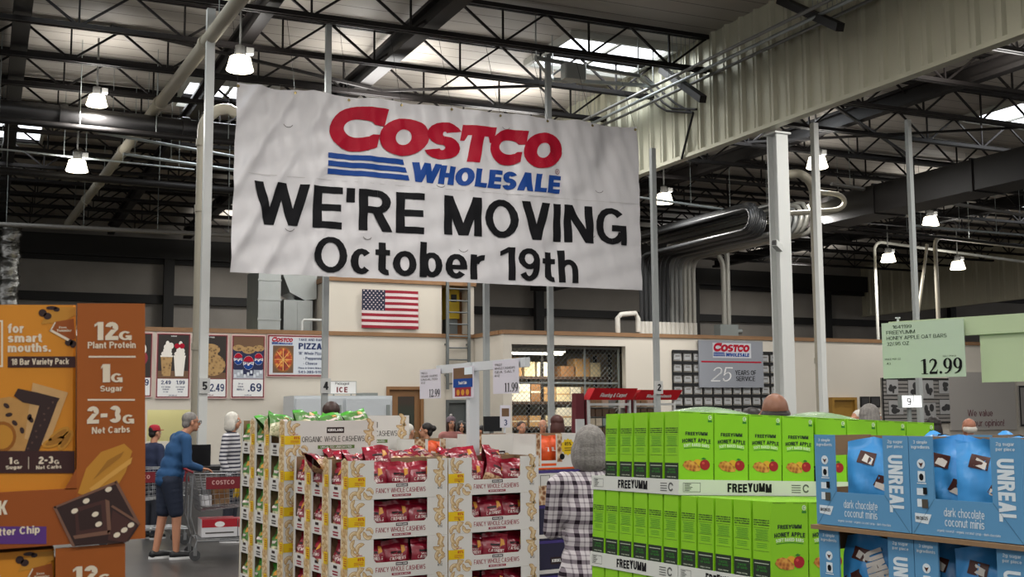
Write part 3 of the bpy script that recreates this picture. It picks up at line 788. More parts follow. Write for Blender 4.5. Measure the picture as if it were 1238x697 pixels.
# conduit bundle rising from the middle partition and bending towards the column
dark_c, grey_c, lite_c = M('conduit_black', '2a2b2c', .4), M('conduit_grey', '7c7d7a', .4, metal=.3), M('conduit_light', 'a09e95', .4, metal=.3)
for i in range(13):
    px = 776 + i * 5.3
    y0 = YM + .5
    base = atY(px, 400, y0); base.z = ZT + .1
    zh = 5.85 + .02 * (i % 3)
    x = base.x; r = .06
    d_ = ray(906 + 2.6 * i if i < 7 else 946 + 7.0 * (i - 7), 262)
    yn = x * d_.y / d_.x
    ru = .27 + .03 * (i % 4)
    pts = [Vector((x, y0, base.z)), Vector((x, y0, zh - .35))]
    pts += [Vector((x, y0 - .35 * (1 - math.cos(q)), zh - .35 + .35 * math.sin(q))) for q in (R(30), R(60), R(90))]
    pts.append(Vector((x, yn + ru, zh)))
    pts += [Vector((x + .1 * k_ / 6, yn + ru - ru * math.sin(PI * k_ / 6), zh + ru - ru * math.cos(PI * k_ / 6))) for k_ in range(1, 7)]
    pts.append(Vector((x + .1, yn + 6.5, zh + 2 * ru + .02)))
    m = dark_c if i < 7 else grey_c if i < 10 else lite_c
    kind = ('black', 'black conduits') if i < 7 else ('grey', 'grey conduits') if i < 10 else ('light', 'light conduits')
    t = thing('conduit', '%s conduit in the bundle rising from the partition and bending toward the column' % kind[0], 'conduit', pts[0], 0, kind[1])
    b = MB(); b.tube(pts, r, m, 8); b.build('tube', t)
    b = MB(); b.cyl(pts[0] + Vector((0, 0, .02)), pts[0] + Vector((0, 0, .36)), r * 1.3, M('pvc_white', 'c9c6bd', .5), 10); b.build('coupling', t)
for k_, (px, pt, pe) in enumerate([(876, 305, (846, 297)), (881, 283, (908, 277))]):
    y0 = YM + .3
    a, c, e = atY(px, 395, y0), atY(px, pt, y0), atY(*pe, y0); a.z = ZT + .1; s = 1 if e.x > c.x else -1
    pts = [a, Vector((a.x, y0, c.z - .45))] + [Vector((a.x + s * .5 * (1 - math.cos(q)), y0, c.z - .45 + .5 * math.sin(q))) for q in (R(18), R(36), R(54), R(72), R(90))] + [Vector((e.x, y0, c.z + .06))]
    pipe(pts, .07, lite_c, ('pale conduit arching left from the junction box on the partition', 'pale conduit arching right from the junction box on the partition')[k_], name='conduit')
c = atY(878, 402, YM + .3); b = MB(); b.box((c.x - .3, c.y - .15, ZT + .1), (c.x + .3, c.y + .15, ZT + .42), grey_steel); b.cyl((c.x + .3, c.y, ZT + .25), (c.x + .5, c.y, ZT + .25), .07, grey_steel)
tag(b.build('junction_box', loc=(c.x, c.y, ZT + .1)), 'grey junction box on top of the partition under the arched conduits', 'junction box')
# white pvc pipe stub on the partition behind the banner's right corner
p0 = atY(747, 402, YM + .2); z0 = ZT + .1
pipe([(p0.x, p0.y, z0), (p0.x, p0.y, z0 + .4), (p0.x + .1, p0.y, z0 + .5), (p0.x + .55, p0.y, z0 + .55), (p0.x + .62, p0.y, z0 + .4), (p0.x + .62, p0.y, z0 + .05)], .07, M('pvc_white'), 'white plastic pipe bent over the top of the partition')
# foil flexible duct at far left
foil = M('foil', 'b5b5b2', .22, metal=.9, bump=1.0, bscale=14)
c = atY(10, 360, 38.0)
b = MB(); pts, rs = [], []
for i in range(46):
    z = 7.4 - i * .085
    pts.append(Vector((c.x + .04 * math.sin(i * .7), 38 + .03 * math.cos(i), z))); rs.append(.27 + (.035 if i % 2 else -.02))
for i in range(8): pts.append(pts[-1] + Vector((.1, 0, -.03))); rs.append(.27 + (.035 if i % 2 else -.02))
b.tube(pts, rs, foil, 14)
tag(b.build('flexible_duct', loc=(c.x, 38, 3.4)), 'crinkled silver foil duct hanging behind the orange cartons at far left', 'duct')
# galvanised air boxes above the food court
gx = [atY(p, 380, YL + .8).x for p in (312, 339, 343, 371, 392)]
gx[4] = min(gx[4], ux0 - .04); gx[3] = min(gx[3], gx[4] - .25)
t = thing('air_handler', 'galvanised metal air duct standing above the pizza sign', 'duct', (gx[0], YL + .8, ZT + .1))
b = MB(); b.box((gx[0], YL + .8, ZT + .1), (gx[1], YL + 2.2, 5.3), galv)
for z in (4.0, 4.5, 5.0): b.box((gx[0] - .02, YL + .78, z), (gx[1] + .02, YL + .8, z + .04), galv)
b.build('riser', t)
b = MB(); b.prism([(gx[1] + .1, YL + 1, 5.2), (gx[2] + .2, YL + 1, 4.75), (gx[3], YL + 1, 4.55), (gx[4], YL + 1, 4.6), (gx[4], YL + 1, 5.2)], (0, 1, 0), galv); b.build('transition', t)
b = MB(); b.box((gx[3] - .55, YL + 1, ZT + .1), (gx[4] - .1, YL + 2.2, 4.55), galv)
for x in (gx[3] - .2, gx[3] + .15): b.box((x, YL + .98, ZT + .1), (x + .03, YL + 1, 4.5), galv)
b.build('plenum', t)
# rail pipe along the top of the partition by the pizza sign
q0, q1 = atY(365, 406, YL + .1), atY(392, 393, YL + .1)
pipe([(q0.x, YL + .1, ZT + .1), (q0.x, YL + .1, ZT + .33), (q0.x + .05, YL + .1, ZT + .38), (q1.x, YL + .1, ZT + .38)], .03, white_paint, 'small white pipe rail on the wall top above the pizza sign')
# security camera on the column
c = atY(923, 297, cy - .2)
t = thing('security_camera', 'small white security camera fixed to the thick white column', 'camera', (cx - .14, cy - .16, c.z))
b = MB(); T = Matrix.Translation((cx - .2, cy - .2, c.z)) @ Euler((0, R(12), R(35))).to_matrix().to_4x4(); b.box((-.2, -.045, -.05), (.1, .045, .05), white_paint, T); b.build('housing', t)
b = MB(); b.box((cx - .2, cy - .2, c.z - .03), (cx - .1, cy - .1, c.z + .03), white_paint); b.build('bracket', t)
b = MB(); b.box((-.215, -.035, -.04), (-.2, .035, .04), M('lens_black', '101012', .2), T); b.build('lens', t)

# bright conduits slung along the roof edge of the soffit, and dark ones dropping down its face
for i in range(7):
    x = 10.75 + .09 * i; z = 7.45 + .05 * (i % 3)
    b = MB(); b.tube([(x, 11.5, z), (x, 25.0 - .5 * (i % 4), z)], .028, thin if i % 2 else grey_c, 7)
    for y in (13.0, 16.9, 20.6, 24.0): b.cyl((x, y, z), (x, y, ZD), .006, grey_steel, 5)
    tag(b.build('conduit', loc=(x, 18, z)), 'conduit in the bright bundle running along the roof edge of the corrugated soffit', 'conduit', 'conduits along the soffit')
for i, pts in enumerate([[(766, 96), (796, 128), (806, 134), (838, 136)], [(772, 93), (802, 124), (812, 131), (842, 132)], [(780, 92), (808, 118), (818, 126), (838, 137), (832, 160), (824, 192)]]):
    q = [atX(*p, XS - .1) for p in pts]
    b = MB(); b.tube(q, .022, black_steel, 7)
    tag(b.build('conduit', loc=q[0]), ('dark conduit bent down the soffit face, lowest of three', 'dark conduit bent down the soffit face, highest of three', 'dark conduit dropping straight down the soffit face at its end')[i], 'conduit')
# strut frame under the skylight
p = [atZ(x, y, 7.5) for x, y in ((648, 70), (772, 92), (790, 104), (668, 96))]
t = thing('strut_frame', 'galvanised strut frame hanging under the skylight beside the soffit', 'frame', p[0])
for i in range(4): b = MB(); b.bar(p[i], p[(i + 1) % 4], .06, .06, galv); b.build('strut', t)
for q in p: b = MB(); b.cyl(q, (q.x, q.y, ZD), .012, galv, 6); b.build('hanger_rod', t)
b = MB(); b.rbox((p[0].x + .5, p[0].y - .1, 7.2), (p[0].x + .9, p[0].y + .1, 7.47), galv, .02); b.build('junction_box', t)
# ================================================================== the banner
INKK = M('print_black', '141417', .7, spec=.15)
RED = M('print_red', 'a80d2a', .6, spec=.2)
BLUE = M('print_blue', '17428c', .6, spec=.2)
WHITE = M('print_white', 'e4e4e2', .6)
def costco_logo(mb, px_pt, fr, x0, y0, w, h, k, red=None, blue=None, white=None, sub_=None, dk=.004):
    """the red slanted wordmark over a blue striped second line, in the box x0..x0+w, y0..y0+h of the frame"""
    red, blue = red or RED, blue or BLUE
    # first line: a tall C then OSTCO, heavy and slanted
    c0, hc, sh = h * .37, h * .63, .20
    Cp = _arc(.5, .5, .5, .5, 88, 272, .25, 14, .30) + [[(.48, .70), (.62, .69), (.66, .995), (.48, 1)], [(.62, .69), (.73, .66), (.84, .985), (.66, .995)], [(.73, .66), (.79, .60), (.98, .60), (1.0, .99)], [(.73, .66), (1.0, .99), (.92, .99), (.84, .985)],
                                                        [(.48, 0), (.62, .01), (.62, .31), (.48, .30)], [(.62, .01), (.78, .05), (.73, .34), (.62, .31)], [(.78, .05), (.92, .13), (.92, .40), (.79, .39)], [(.78, .05), (.79, .39), (.76, .37), (.73, .34)]]
    Op = _arc(.5, .5, .5, .5, 0, 360, .335, 26, .29)
    Tp = [[(.30, 0), (.68, 0), (.68, .72), (.30, .72)], [(0, .72), (1, .72), (1, 1), (0, 1)], [(0, .56), (.12, .56), (.2, .73), (0, .73)], [(.80, .73), (.88, .56), (1, .56), (1, .73)]]
    gs, Sp = glyph('S', .30); Sp = [[(X / gs, Y) for X, Y in p] for p in Sp]
    for P, a, e, hh in ((Cp, 0.0, .215, 1.0), (Op, .196, .395, .83), (Sp, .380, .538, .83), (Tp, .530, .672, .83), (Cp, .660, .815, .83), (Op, .806, .985, .83)):
        for pi, poly in enumerate(P):
            mb.q2(fr, [(x0 + (a + X * (e - a)) * w + sh * (Y - .35) * hh * hc, y0 + c0 + Y * hh * hc) for X, Y in poly], red, k + pi * h * .0004, sub_)
    # stripes and the second line
    for i in range(3):
        yb = y0 + h * (.045 + .105 * i); e = .325 - .010 * i
        mb.q2(fr, [(x0, yb), (x0 + e * w, yb), (x0 + (e - .006) * w, yb + h * .072), (x0, yb + h * .072)], blue, k, sub_)
    mb.text(fr, 'W', x0 + .322 * w, y0 + h * .03, h * .27, blue, w=.122 * w, wt=.27, k=k, shear=.16, sub=sub_)
    mb.text(fr, 'HOLESALE', x0 + .440 * w, y0 + h * .03, h * .26, blue, w=.532 * w, wt=.29, k=k, shear=.16, gap=.05, sub=sub_)
BY = 16.1
bt = [atY(287, 100, BY), atY(767, 151, BY), atY(282, 329, BY), atY(776, 350, BY)]
bx0, bx1, bz0, bz1 = (bt[0].x + bt[2].x) / 2, (bt[1].x + bt[3].x) / 2, 3.6, 6.3
BW, BH = bx1 - bx0, bz1 - bz0
def bdisp(x, y):
    u, v = x / BW, y / BH
    w1 = .026 * math.sin(x * 7.2 + .6 * math.sin(y * 2.0)) * (0.25 + .75 * v) + .016 * math.sin(x * 15.0 - y * 1.2) * (.3 + .7 * v)
    # diagonal pull folds near the corners
    d1 = x - .05 + (BH - y) * .55; w2 = .075 * math.exp(-((math.fmod(d1 * 1.9, 1.0) - .5) / .16) ** 2) * max(0, 1 - u * 3.2)
    d2 = (BW - x) + (y) * .62; w3 = -.09 * math.exp(-((d2 - 1.9) / .22) ** 2) * max(0, u * 2.2 - 1.2)
    w4 = .007 * math.sin(x * 31 + y * 9) + .007 * math.sin(y * 17 - x * 5)
    return w1 + w2 + w3 + w4
class BFr(Fr):
    def pt(self, x, y, k=0.0):
        u, v = x / BW, y / BH
        sag = -.035 * abs(math.sin(u * 6 * PI)) * max(0, v - .9) * 10
        xx = x + .05 * (1 - v) * (2 * u - 1)
        return self.o + self.ux * xx + self.uy * (y + sag) + self.n * (k + bdisp(x, y))
bfr = BFr((bx0, BY, bz0), (1, 0, 0), (0, 0, 1), (0, -1, 0))
vinyl = M('vinyl', 'cfcdcf', .42, noise=.04, nscale=1.5, bump=.12, bscale=6)
t_ban = thing('hanging_banner', 'large wrinkled white vinyl banner hung high announcing a move on October 19th', 'banner', (bx0 + BW / 2, BY, bz0))
b = MB()
b.r2(bfr, 0, 0, BW, BH, vinyl, 0, sub=.045)
back = MB()
K1 = .009
S_ = .05
def bpx(px, py): return bfr.px(px, py)
def btext(s, x0px, y0px, x1px, y1px, hpx_top, **kw):
    """text whose baseline runs from pixel (x0,y0) to (x1,y1)"""
    a, c = bpx(x0px, y0px), bpx(x1px, y1px)
    d = bpx(x0px, hpx_top)
    b.text(bfr, s, a[0], (a[1] + c[1]) / 2, d[1] - a[1], INKK, w=c[0] - a[0], k=K1, sub=S_, **kw)
a, c = bpx(397, 220), bpx(683, 237); d = bpx(440, 128)
costco_logo(b, None, bfr, a[0], c[1], c[0] - a[0], d[1] - c[1], K1, sub_=S_)
btext("WE'RE", 308, 269, 513, 284.5, 217, wt=.2)
btext('MOVING', 537, 286.5, 755, 293.5, 239, wt=.2)
btext('October', 381.5, 329, 585, 338, 285, wt=.19)
btext('19th', 604.5, 339, 697, 341, 299, wt=.19)
# registered mark
q = bpx(674, 207); b.ring2(bfr, q[0], q[1], .045, .045, 0, 360, .01, M('mark_grey', '8b5a60', .6), K1, 12); b.text(bfr, 'R', q[0], q[1] - .02, .04, M('mark_grey'), align='c', k=K1)
# small cut flap holes (wind slits) and the seam line
slit = M('slit', '5a5754', .8)
for px, py in ((349, 149), (352, 275), (445, 285), (533, 222), (560, 300), (713, 283), (725, 228), (612, 152)):
    x, y = bpx(px, py); b.ring2(bfr, x, y, .075, .06, 200, 340, .008, slit, .006, 8)
sx = bpx(553, 177)
b.e2(bfr, sx[0], sx[1], .035, .03, INKK, .009, 10)
b.r2(bfr, 0, BH * .52, BW, BH * .522, M('seam', 'b4b2af', .6), .004, sub=.2)
b.build('vinyl_sheet', t_ban)
b = MB()
for i in range(9):
    x = BW * (i + .02) / 8.05
    for y in (BH - .05,):
        b.e2(bfr, x, y, .022, .022, M('brass', '8a7a50', .3, metal=.8), .012, 10)
b.build('grommets', t_ban)
for i in range(9):
    p = bfr.pt(BW * (i + .02) / 8.05, BH - .04, .01)
    b = MB(); b.tube([p, p + Vector((0, .3, .66)), Vector((p.x, 16.7, JB))], .0035, black_steel, 5); b.build('hanging_cord', t_ban)

# ================================================================== flag
def wall_fr(px, py, y, k=0): q = atY(px, py, y - k); return Fr(q, (1, 0, 0), (0, 0, 1), (0, -1, 0))
def wsize(x0, y0, x1, y1, y): a, c = atY(x0, y1, y), atY(x1, y0, y); return a, c.x - a.x, c.z - a.z
o, fw, fh = wsize(437, 352, 506, 396, YL - .05)
ffr = Fr(o, (1, 0, 0), (0, 0, 1), (0, -1, 0), disp=lambda x, y: .02 * math.sin(x * 6 + y * 2))
t = thing('flag', 'United States flag pinned flat on the cream upper wall', 'flag', o + Vector((fw / 2, 0, 0)))
b = MB()
fr_red, fr_white, fr_blue = M('flag_red', '8e1a2c', .8), M('flag_white', 'd6c7c7', .8), M('flag_blue', '262a40', .8)
for i in range(13): b.r2(ffr, 0, fh * i / 13, fw, fh * (i + 1) / 13, fr_red if i % 2 == 0 else fr_white, 0, sub=.12)
b.r2(ffr, 0, fh * 6 / 13, fw * .41, fh, fr_blue, .004, sub=.12)
for r_ in range(9):
    for c_ in range(6 if r_ % 2 == 0 else 5):
        x = fw * .41 * ((c_ + .5) / 6 + (0 if r_ % 2 == 0 else 1 / 12)); y = fh * 6 / 13 + fh * 7 / 13 * (r_ + .5) / 9
        pts = [(x + (.026 if i % 2 == 0 else .011) * math.sin(i * PI / 5), y + (.026 if i % 2 == 0 else .011) * math.cos(i * PI / 5)) for i in range(10)]
        b.q2(ffr, pts, fr_white, .008)
b.build('flag_cloth', t)

# ================================================================== food-court menu boards
pink = M('poster_pink', 'd9b9b4', .6); mar = M('maroon', '74232a', .6); dkphoto = M('photo_dark', '2b2420', .5); brownp = M('photo_brown', '6b4f38', .6)
cream_ic = M('soft_serve', 'e9e4da', .6); ink_blue = M('ink_blue', '23335f', .6); cookie = nuts_material('cookie', '4a321f', 'a2804f', 'b08d5a', 14)
def board(x0, y0, x1, y1, label, paint, split=None):
    o, w, h = wsize(x0, y0, x1, y1, YL - .06)
    t = thing('menu_board', label, 'sign', o + Vector((w / 2, 0, 0)), 0, 'food court menu boards')
    b = MB(); b.box((o.x, YL - .06, o.z), (o.x + w, YL - .001, o.z + h), pink)
    fr = Fr(o, (1, 0, 0), (0, 0, 1), (0, -1, 0))
    b.frame2(fr, w * .02, h * .015, w * .98, h * .985, w * .035, mar, .004)
    b.r2(fr, w * .055, h * .03, w * .945, h * .30, WHITE, .004)
    b.r2(fr, w * .055, h * .31, w * .945, h * .97, dkphoto, .004)
    b.r2(fr, w * .055, h * .30, w * .945, h * .31, mar, .005)
    paint(b, fr, w, h)
    b.build('panel', t)
    return t
def p_sundae(b, fr, w, h):
    b.r2(fr, w * .055, h * .31, w * .945, h * .42, brownp, .005)
    for cx_, base, sc in ((.30, cookie, 1), (.68, cream_ic, .95)):
        b.q2(fr, [(w * (cx_ - .12), h * .34), (w * (cx_ + .12), h * .34), (w * (cx_ + .17), h * .64), (w * (cx_ - .17), h * .64)], base, .007)
        b.r2(fr, w * (cx_ - .18), h * .63, w * (cx_ + .18), h * .655, cream_ic, .008)
        for i in range(4): b.e2(fr, w * (cx_ + .02 * (i % 2)), h * (.68 + .05 * i), w * (.16 - .035 * i), h * .045, cream_ic, .009 + .001 * i)
    for sx_, col in ((.60, RED), (.74, RED)): b.e2(fr, w * sx_, h * .80, w * .08, h * .04, col, .014)
    b.e2(fr, w * .42, h * .8, w * .08, h * .05, cream_ic, .013)
    b.text(fr, 'SUNDAE', w * .5, h * .94, h * .018, WHITE, align='c', k=.01)
    b.text(fr, '2.49', w * .30, h * .215, h * .06, ink_blue, align='c', k=.008, wmax=w * .3); b.text(fr, '1.99', w * .72, h * .215, h * .06, ink_blue, align='c', k=.008, wmax=w * .3)
    for cx_ in (.30, .72):
        for j, s in enumerate(('ICE CREAM', 'SUNDAE', 'or cup')): b.text(fr, s, w * cx_, h * (.165 - .035 * j), h * .02, ink_blue, align='c', k=.008, wmax=w * .34)
    b.text(fr, '350-760 cal', w * .5, h * .04, h * .018, ink_blue, align='c', k=.008)
def p_cookie(b, fr, w, h):
    b.r2(fr, w * .055, h * .31, w * .945, h * .4, brownp, .005)
    b.e2(fr, w * .55, h * .52, w * .38, h * .17, cookie, .007); b.e2(fr, w * .46, h * .76, w * .3, h * .09, cookie, .006); b.e2(fr, w * .4, h * .68, w * .3, h * .08, cookie, .0065)
    b.text(fr, 'COOKIE', w * .5, h * .94, h * .02, WHITE, align='c', k=.01)
    b.text(fr, '2.49', w * .9, h * .11, h * .12, ink_blue, align='r', k=.008, w=None, wmax=w * .42)
    for j, s in enumerate(('CHOCOLATE', 'CHUNK')): b.text(fr, s, w * .1, h * (.25 - .04 * j), h * .022, mar, k=.008, wmax=w * .4)
    b.text(fr, '750 cal', w * .5, h * .045, h * .02, mar, align='c', k=.008)
def p_soda(b, fr, w, h):
    b.r2(fr, w * .055, h * .78, w * .945, h * .97, brownp, .005)
    b.r2(fr, w * .055, h * .31, w * .945, h * .46, M('ice', 'a7adb6', .5), .005)
    navy = M('cup_navy', '1c2348', .5)
    for cx_, cy_, sc, kk in ((.2, .62, .85, .007), (.8, .62, .85, .007), (.5, .56, 1.0, .010)):
        ww, hh_ = w * .2 * sc, h * .2 * sc
        b.q2(fr, [(w * cx_ - ww * .75, h * cy_ - hh_), (w * cx_ + ww * .75, h * cy_ - hh_), (w * cx_ + ww, h * cy_ + hh_), (w * cx_ - ww, h * cy_ + hh_)], navy, kk)
        b.e2(fr, w * cx_, h * cy_, ww * .8, hh_ * .55, WHITE, kk + .001)
        b.ring2(fr, w * cx_, h * cy_, ww * .78, hh_ * .53, 10, 170, hh_ * .4, RED, kk + .0015)
        b.ring2(fr, w * cx_, h * cy_, ww * .78, hh_ * .53, 200, 340, hh_ * .3, BLUE, kk + .0015)
        b.text(fr, 'PEPSI', w * cx_, h * cy_ - hh_ * .1, hh_ * .22, ink_blue, align='c', k=kk + .002, wmax=ww * 1.3)
        b.e2(fr, w * cx_, h * cy_ + hh_, ww, hh_ * .3, cookie, kk + .001)
    for i in range(9): b.r2(fr, w * (.08 + .095 * i), h * (.33 + .03 * (i % 3)), w * (.15 + .095 * i), h * (.38 + .03 * (i % 3)), M('ice_bright', 'd5dae0', .4), .0115)
    b.text(fr, '.69', w * .9, h * .11, h * .13, ink_blue, align='r', k=.008, wmax=w * .4)
    for j, s in enumerate(('20 oz', 'SODA', 'REFILLS')): b.text(fr, s, w * .28, h * (.22 - .045 * j), h * .025, ink_blue, align='c', k=.008, wmax=w * .36)
    b.text(fr, '0-235 cal', w * .5, h * .045, h * .02, ink_blue, align='c', k=.008)
def p_berry(b, fr, w, h):
    b.e2(fr, w * .6, h * .6, w * .25, h * .12, M('berry', '8d2b35', .5), .007)
    b.e2(fr, w * .6, h * .74, w * .2, h * .1, cream_ic, .008)
    b.text(fr, '4.99', w * .9, h * .18, h * .1, ink_blue, align='r', k=.008, wmax=w * .5)
board(146, 401.5, 185, 480, 'menu board mostly hidden behind the orange carton, only its right strip showing', p_berry)
board(187.5, 402.5, 231, 481.5, 'menu board with two soft-serve sundaes on a dark picture', p_sundae)
board(234, 404, 276, 481.5, 'menu board with stacked round cookies, half behind the white post', p_cookie)
board(279, 405, 321, 481.5, 'menu board with three dark blue soda cups priced .69', p_soda)
# pizza sign
o, w, h = wsize(322.5, 405.5, 398, 455, YL - .06)
t = thing('pizza_sign', 'wide maroon-framed whole pizza sign right of the menu boards', 'sign', o + Vector((w / 2, 0, 0)))
b = MB(); b.box((o.x, YL - .06, o.z), (o.x + w, YL - .001, o.z + h), pink); fr = Fr(o, (1, 0, 0), (0, 0, 1), (0, -1, 0))
b.frame2(fr, w * .01, h * .015, w * .99, h * .985, w * .02, mar, .004); b.r2(fr, w * .04, h * .06, w * .96, h * .94, M('sign_grey', 'c7ccd2', .6), .004)
costco_logo(b, None, fr, w * .07, h * .76, w * .34, h * .18, .008)
b.r2(fr, w * .09, h * .09, w * .42, h * .74, brownp, .006)
b.e2(fr, w * .255, h * .41, w * .16, h * .3, M('crust', '8a5a2c', .6), .008, 24); b.e2(fr, w * .255, h * .41, w * .14, h * .265, nuts_material('pizza', 'd99a3c', 'b8481f', '7a2a14', 9), .010, 24)
for a in range(0, 180, 45):
    cx_, cy_ = w * .255, h * .41; dx, dy = w * .14 * math.cos(R(a)), h * .265 * math.sin(R(a))
    nx, ny = -dy * .03, dx * .03
    b.q2(fr, [(cx_ - dx - nx, cy_ - dy - ny), (cx_ + dx - nx, cy_ + dy - ny), (cx_ + dx + nx, cy_ + dy + ny), (cx_ - dx + nx, cy_ - dy + ny)], M('cheese', 'e0b465', .6), .012)
b.text(fr, 'TAKE AND BAKE', w * .5, h * .86, h * .06, ink_blue, k=.008, w=w * .42); b.text(fr, 'PIZZA', w * .5, h * .66, h * .15, ink_blue, k=.008, w=w * .38, wt=.26)
b.text(fr, '18" Whole Pizzas', w * .5, h * .53, h * .07, ink_blue, k=.008, w=w * .42)
b.text(fr, '* Pepperoni', w * .58, h * .41, h * .07, ink_blue, k=.008, wmax=w * .3); b.text(fr, '* Cheese', w * .58, h * .29, h * .07, ink_blue, k=.008, wmax=w * .24)
b.text(fr, 'Phone in Orders Welcome', w * .5, h * .19, h * .045, ink_blue, k=.008, w=w * .42); b.text(fr, '541-385-5158', w * .5, h * .09, h * .06, ink_blue, k=.008, w=w * .42)
b.build('panel', t)
# ICE sign and the ice freezer
o, w, h = wsize(396, 460.5, 431, 476, YL - .9)
t = thing('ice_sign', 'small white sign reading Packaged ICE above the freezer', 'sign', o + Vector((w / 2, 0, 0)))
b = MB(); b.box((o.x, o.y, o.z), (o.x + w, o.y + .03, o.z + h), WHITE); fr = Fr(o, (1, 0, 0), (0, 0, 1), (0, -1, 0))
b.frame2(fr, 0, 0, w, h, .012, grey_steel, .003)
b.text(fr, 'Packaged', w / 2, h * .72, h * .2, INKK, align='c', k=.004, wt=.12); b.text(fr, 'ICE', w / 2, h * .13, h * .42, mar, align='c', k=.004, wt=.25, gap=.2); b.build('panel', t)
b = MB(); b.box((o.x + w * .2, o.y + .0, o.z - .16), (o.x + w * .24, o.y + .03, o.z), grey_steel); b.box((o.x + w * .8, o.y, o.z - .16), (o.x + w * .84, o.y + .03, o.z), grey_steel); b.build('stand', t)
a0, a1 = atY(356, 478, YL - 1.4), atY(475, 478, YL - 1.4)
fz = a1.z
t = thing('ice_freezer', 'white ice freezer standing under the Packaged ICE sign', 'freezer', ((a0.x + a1.x) / 2, YL - 1.0, 0))
frz = M('freezer_white', 'c6cbce', .4)
b = MB(); b.box((a0.x, YL - 1.35, .1), (a1.x, YL - .3, fz), frz); b.box((a0.x + .05, YL - 1.3, 0), (a1.x - .05, YL - .35, .1), black_steel); b.build('cabinet', t)
W_ = a1.x - a0.x
for i in range(2):
    x = a0.x + .03 + i * W_ / 2
    b = MB(); b.rbox((x, YL - 1.41, .2), (x + W_ / 2 - .06, YL - 1.355, fz - .07), frz, .02)
    fr = Fr((x, YL - 1.411, .2), (1, 0, 0), (0, 0, 1), (0, -1, 0)); b.text(fr, 'ICE', (W_ / 2 - .06) / 2, .9, .3, BLUE, align='c', k=.003, wt=.26)
    d_ = b.build('freezer_door', t)
    b = MB(); b.box((x + W_ / 2 - .2, YL - 1.45, fz - .62), (x + W_ / 2 - .12, YL - 1.411, fz - .22), grey_steel); sub(b, 'handle', t, d_)
b = MB(); b.box((a1.x - .75, YL - 1.3, fz), (a1.x - .35, YL - .8, fz + .07), grey_steel); b.build('vent_cap', t)

# ================================================================== doors, ladder, yellow cabinet
wood_door = M('wood_door', '8a6440', .5, noise=.12, nscale=3)
def door(name, x0, x1, z1, y, m, win=None, cat='door'):
    t = bpy.data.objects.new(name, None); COL.objects.link(t); t.location = ((x0 + x1) / 2, y, 0); t['kind'] = 'structure'
    INV[t.name] = Matrix.Translation(Vector(t.location)).inverted()
    b = MB()
    if win:
        wx0, wx1, wz0, wz1 = win
        b.box((x0 + .08, y + .06, 0), (wx0, y + .11, z1 - .08), m); b.box((wx1, y + .06, 0), (x1 - .08, y + .11, z1 - .08), m)
        b.box((wx0, y + .06, 0), (wx1, y + .11, wz0), m); b.box((wx0, y + .06, wz1), (wx1, y + .11, z1 - .08), m)
    else: b.box((x0 + .08, y + .06, 0), (x1 - .08, y + .11, z1 - .08), m)
    leaf = b.build('door_leaf', t)
    if win:
        b = MB(); b.box((wx0, y + .075, wz0), (wx1, y + .09, wz1), M('dark_glass', '3a4038', .1, spec=.7)); b.build('glass_pane', t)
    b = MB(); b.box((x0, y - .03, 0), (x0 + .08, y + .15, z1), m); b.box((x1 - .08, y - .03, 0), (x1, y + .15, z1), m); b.box((x0 + .08, y - .03, z1 - .08), (x1 - .08, y + .15, z1), m); b.build('door_frame', t)
    b = MB(); b.cyl((x1 - .16, y - .02, 1.0), (x1 - .16, y + .06, 1.0), .03, grey_steel); b.build('door_handle', t)
    return t
wx0, wx1 = atY(482, 480, YL).x, atY(502, 480, YL).x
door('door_1', dx0, dx1, dz, YL, wood_door, (wx0, wx1, .9, atY(490, 479, YL).z))
gdx0, gdx1 = atY(539, 484, YL).x, atY(566, 484, YL).x
door('door_2', gdx0, gdx1, gz, YL, M('grey_door', '5f6464', .5))
# ladder
lx0, lx1 = atY(541, 400, YL - .15).x, atY(567, 400, YL - .15).x
t = thing('wall_ladder', 'grey steel ladder fixed to the wall right of the flag', 'ladder', ((lx0 + lx1) / 2, YL - .15, 2.0))
ls = M('ladder_grey', '6b7070', .5, metal=.3)
for x in (lx0, lx1):
    b = MB(); b.box((x - .035, YL - .18, 2.25), (x + .035, YL - .12, 5.1), ls); b.build('rail', t)
for i in range(9):
    b = MB(); z = 2.4 + i * .31; b.cyl((lx0, YL - .15, z), (lx1, YL - .15, z), .02, ls, 8); b.build('rung', t)
b = MB()
for x in (lx0, lx1):
    for z in (2.6, 3.4): b.box((x - .03, YL - .15, z), (x + .03, YL - .0005, z + .05), ls)
b.build('wall_bracket', t)
yx0, yx1 = atY(541, 370, YL + .5).x, atY(556, 370, YL + .5).x
b = MB(); b.rbox((yx0, YL + .5, ZT + .55), (yx1, YL + 1.0, ZT + 1.6), M('yellow_box', 'c2a51f', .5), .03); b.box((yx0 + .1, YL + .48, ZT + 1.0), (yx1 - .1, YL + .5, ZT + 1.2), M('ink', '1b1b1d'))
b.box((yx0 + .05, YL + .55, ZT + .1), (yx1 - .05, YL + .95, ZT + .55), ls)
tag(b.build('storage_cabinet', loc=(yx0, YL + .5, ZT + .1)), 'yellow cabinet behind the top of the wall ladder', 'cabinet')
bx_ = atY(560, 370, YL + .6).x - .12
b = MB(); b.box((bx_ - .1, YL + .6, ZT + .1), (bx_ + .12, YL + .8, uz - .1), M('timber', '6a4524', .7)); b.box((bx_ - .2, YL + .58, ZT + .1), (bx_ + .2, YL + .85, ZT + .16), M('timber'))
tag(b.build('timber_upright', loc=(bx_, YL + .6, ZT + .1)), 'brown timber upright beside the yellow cabinet', 'post')

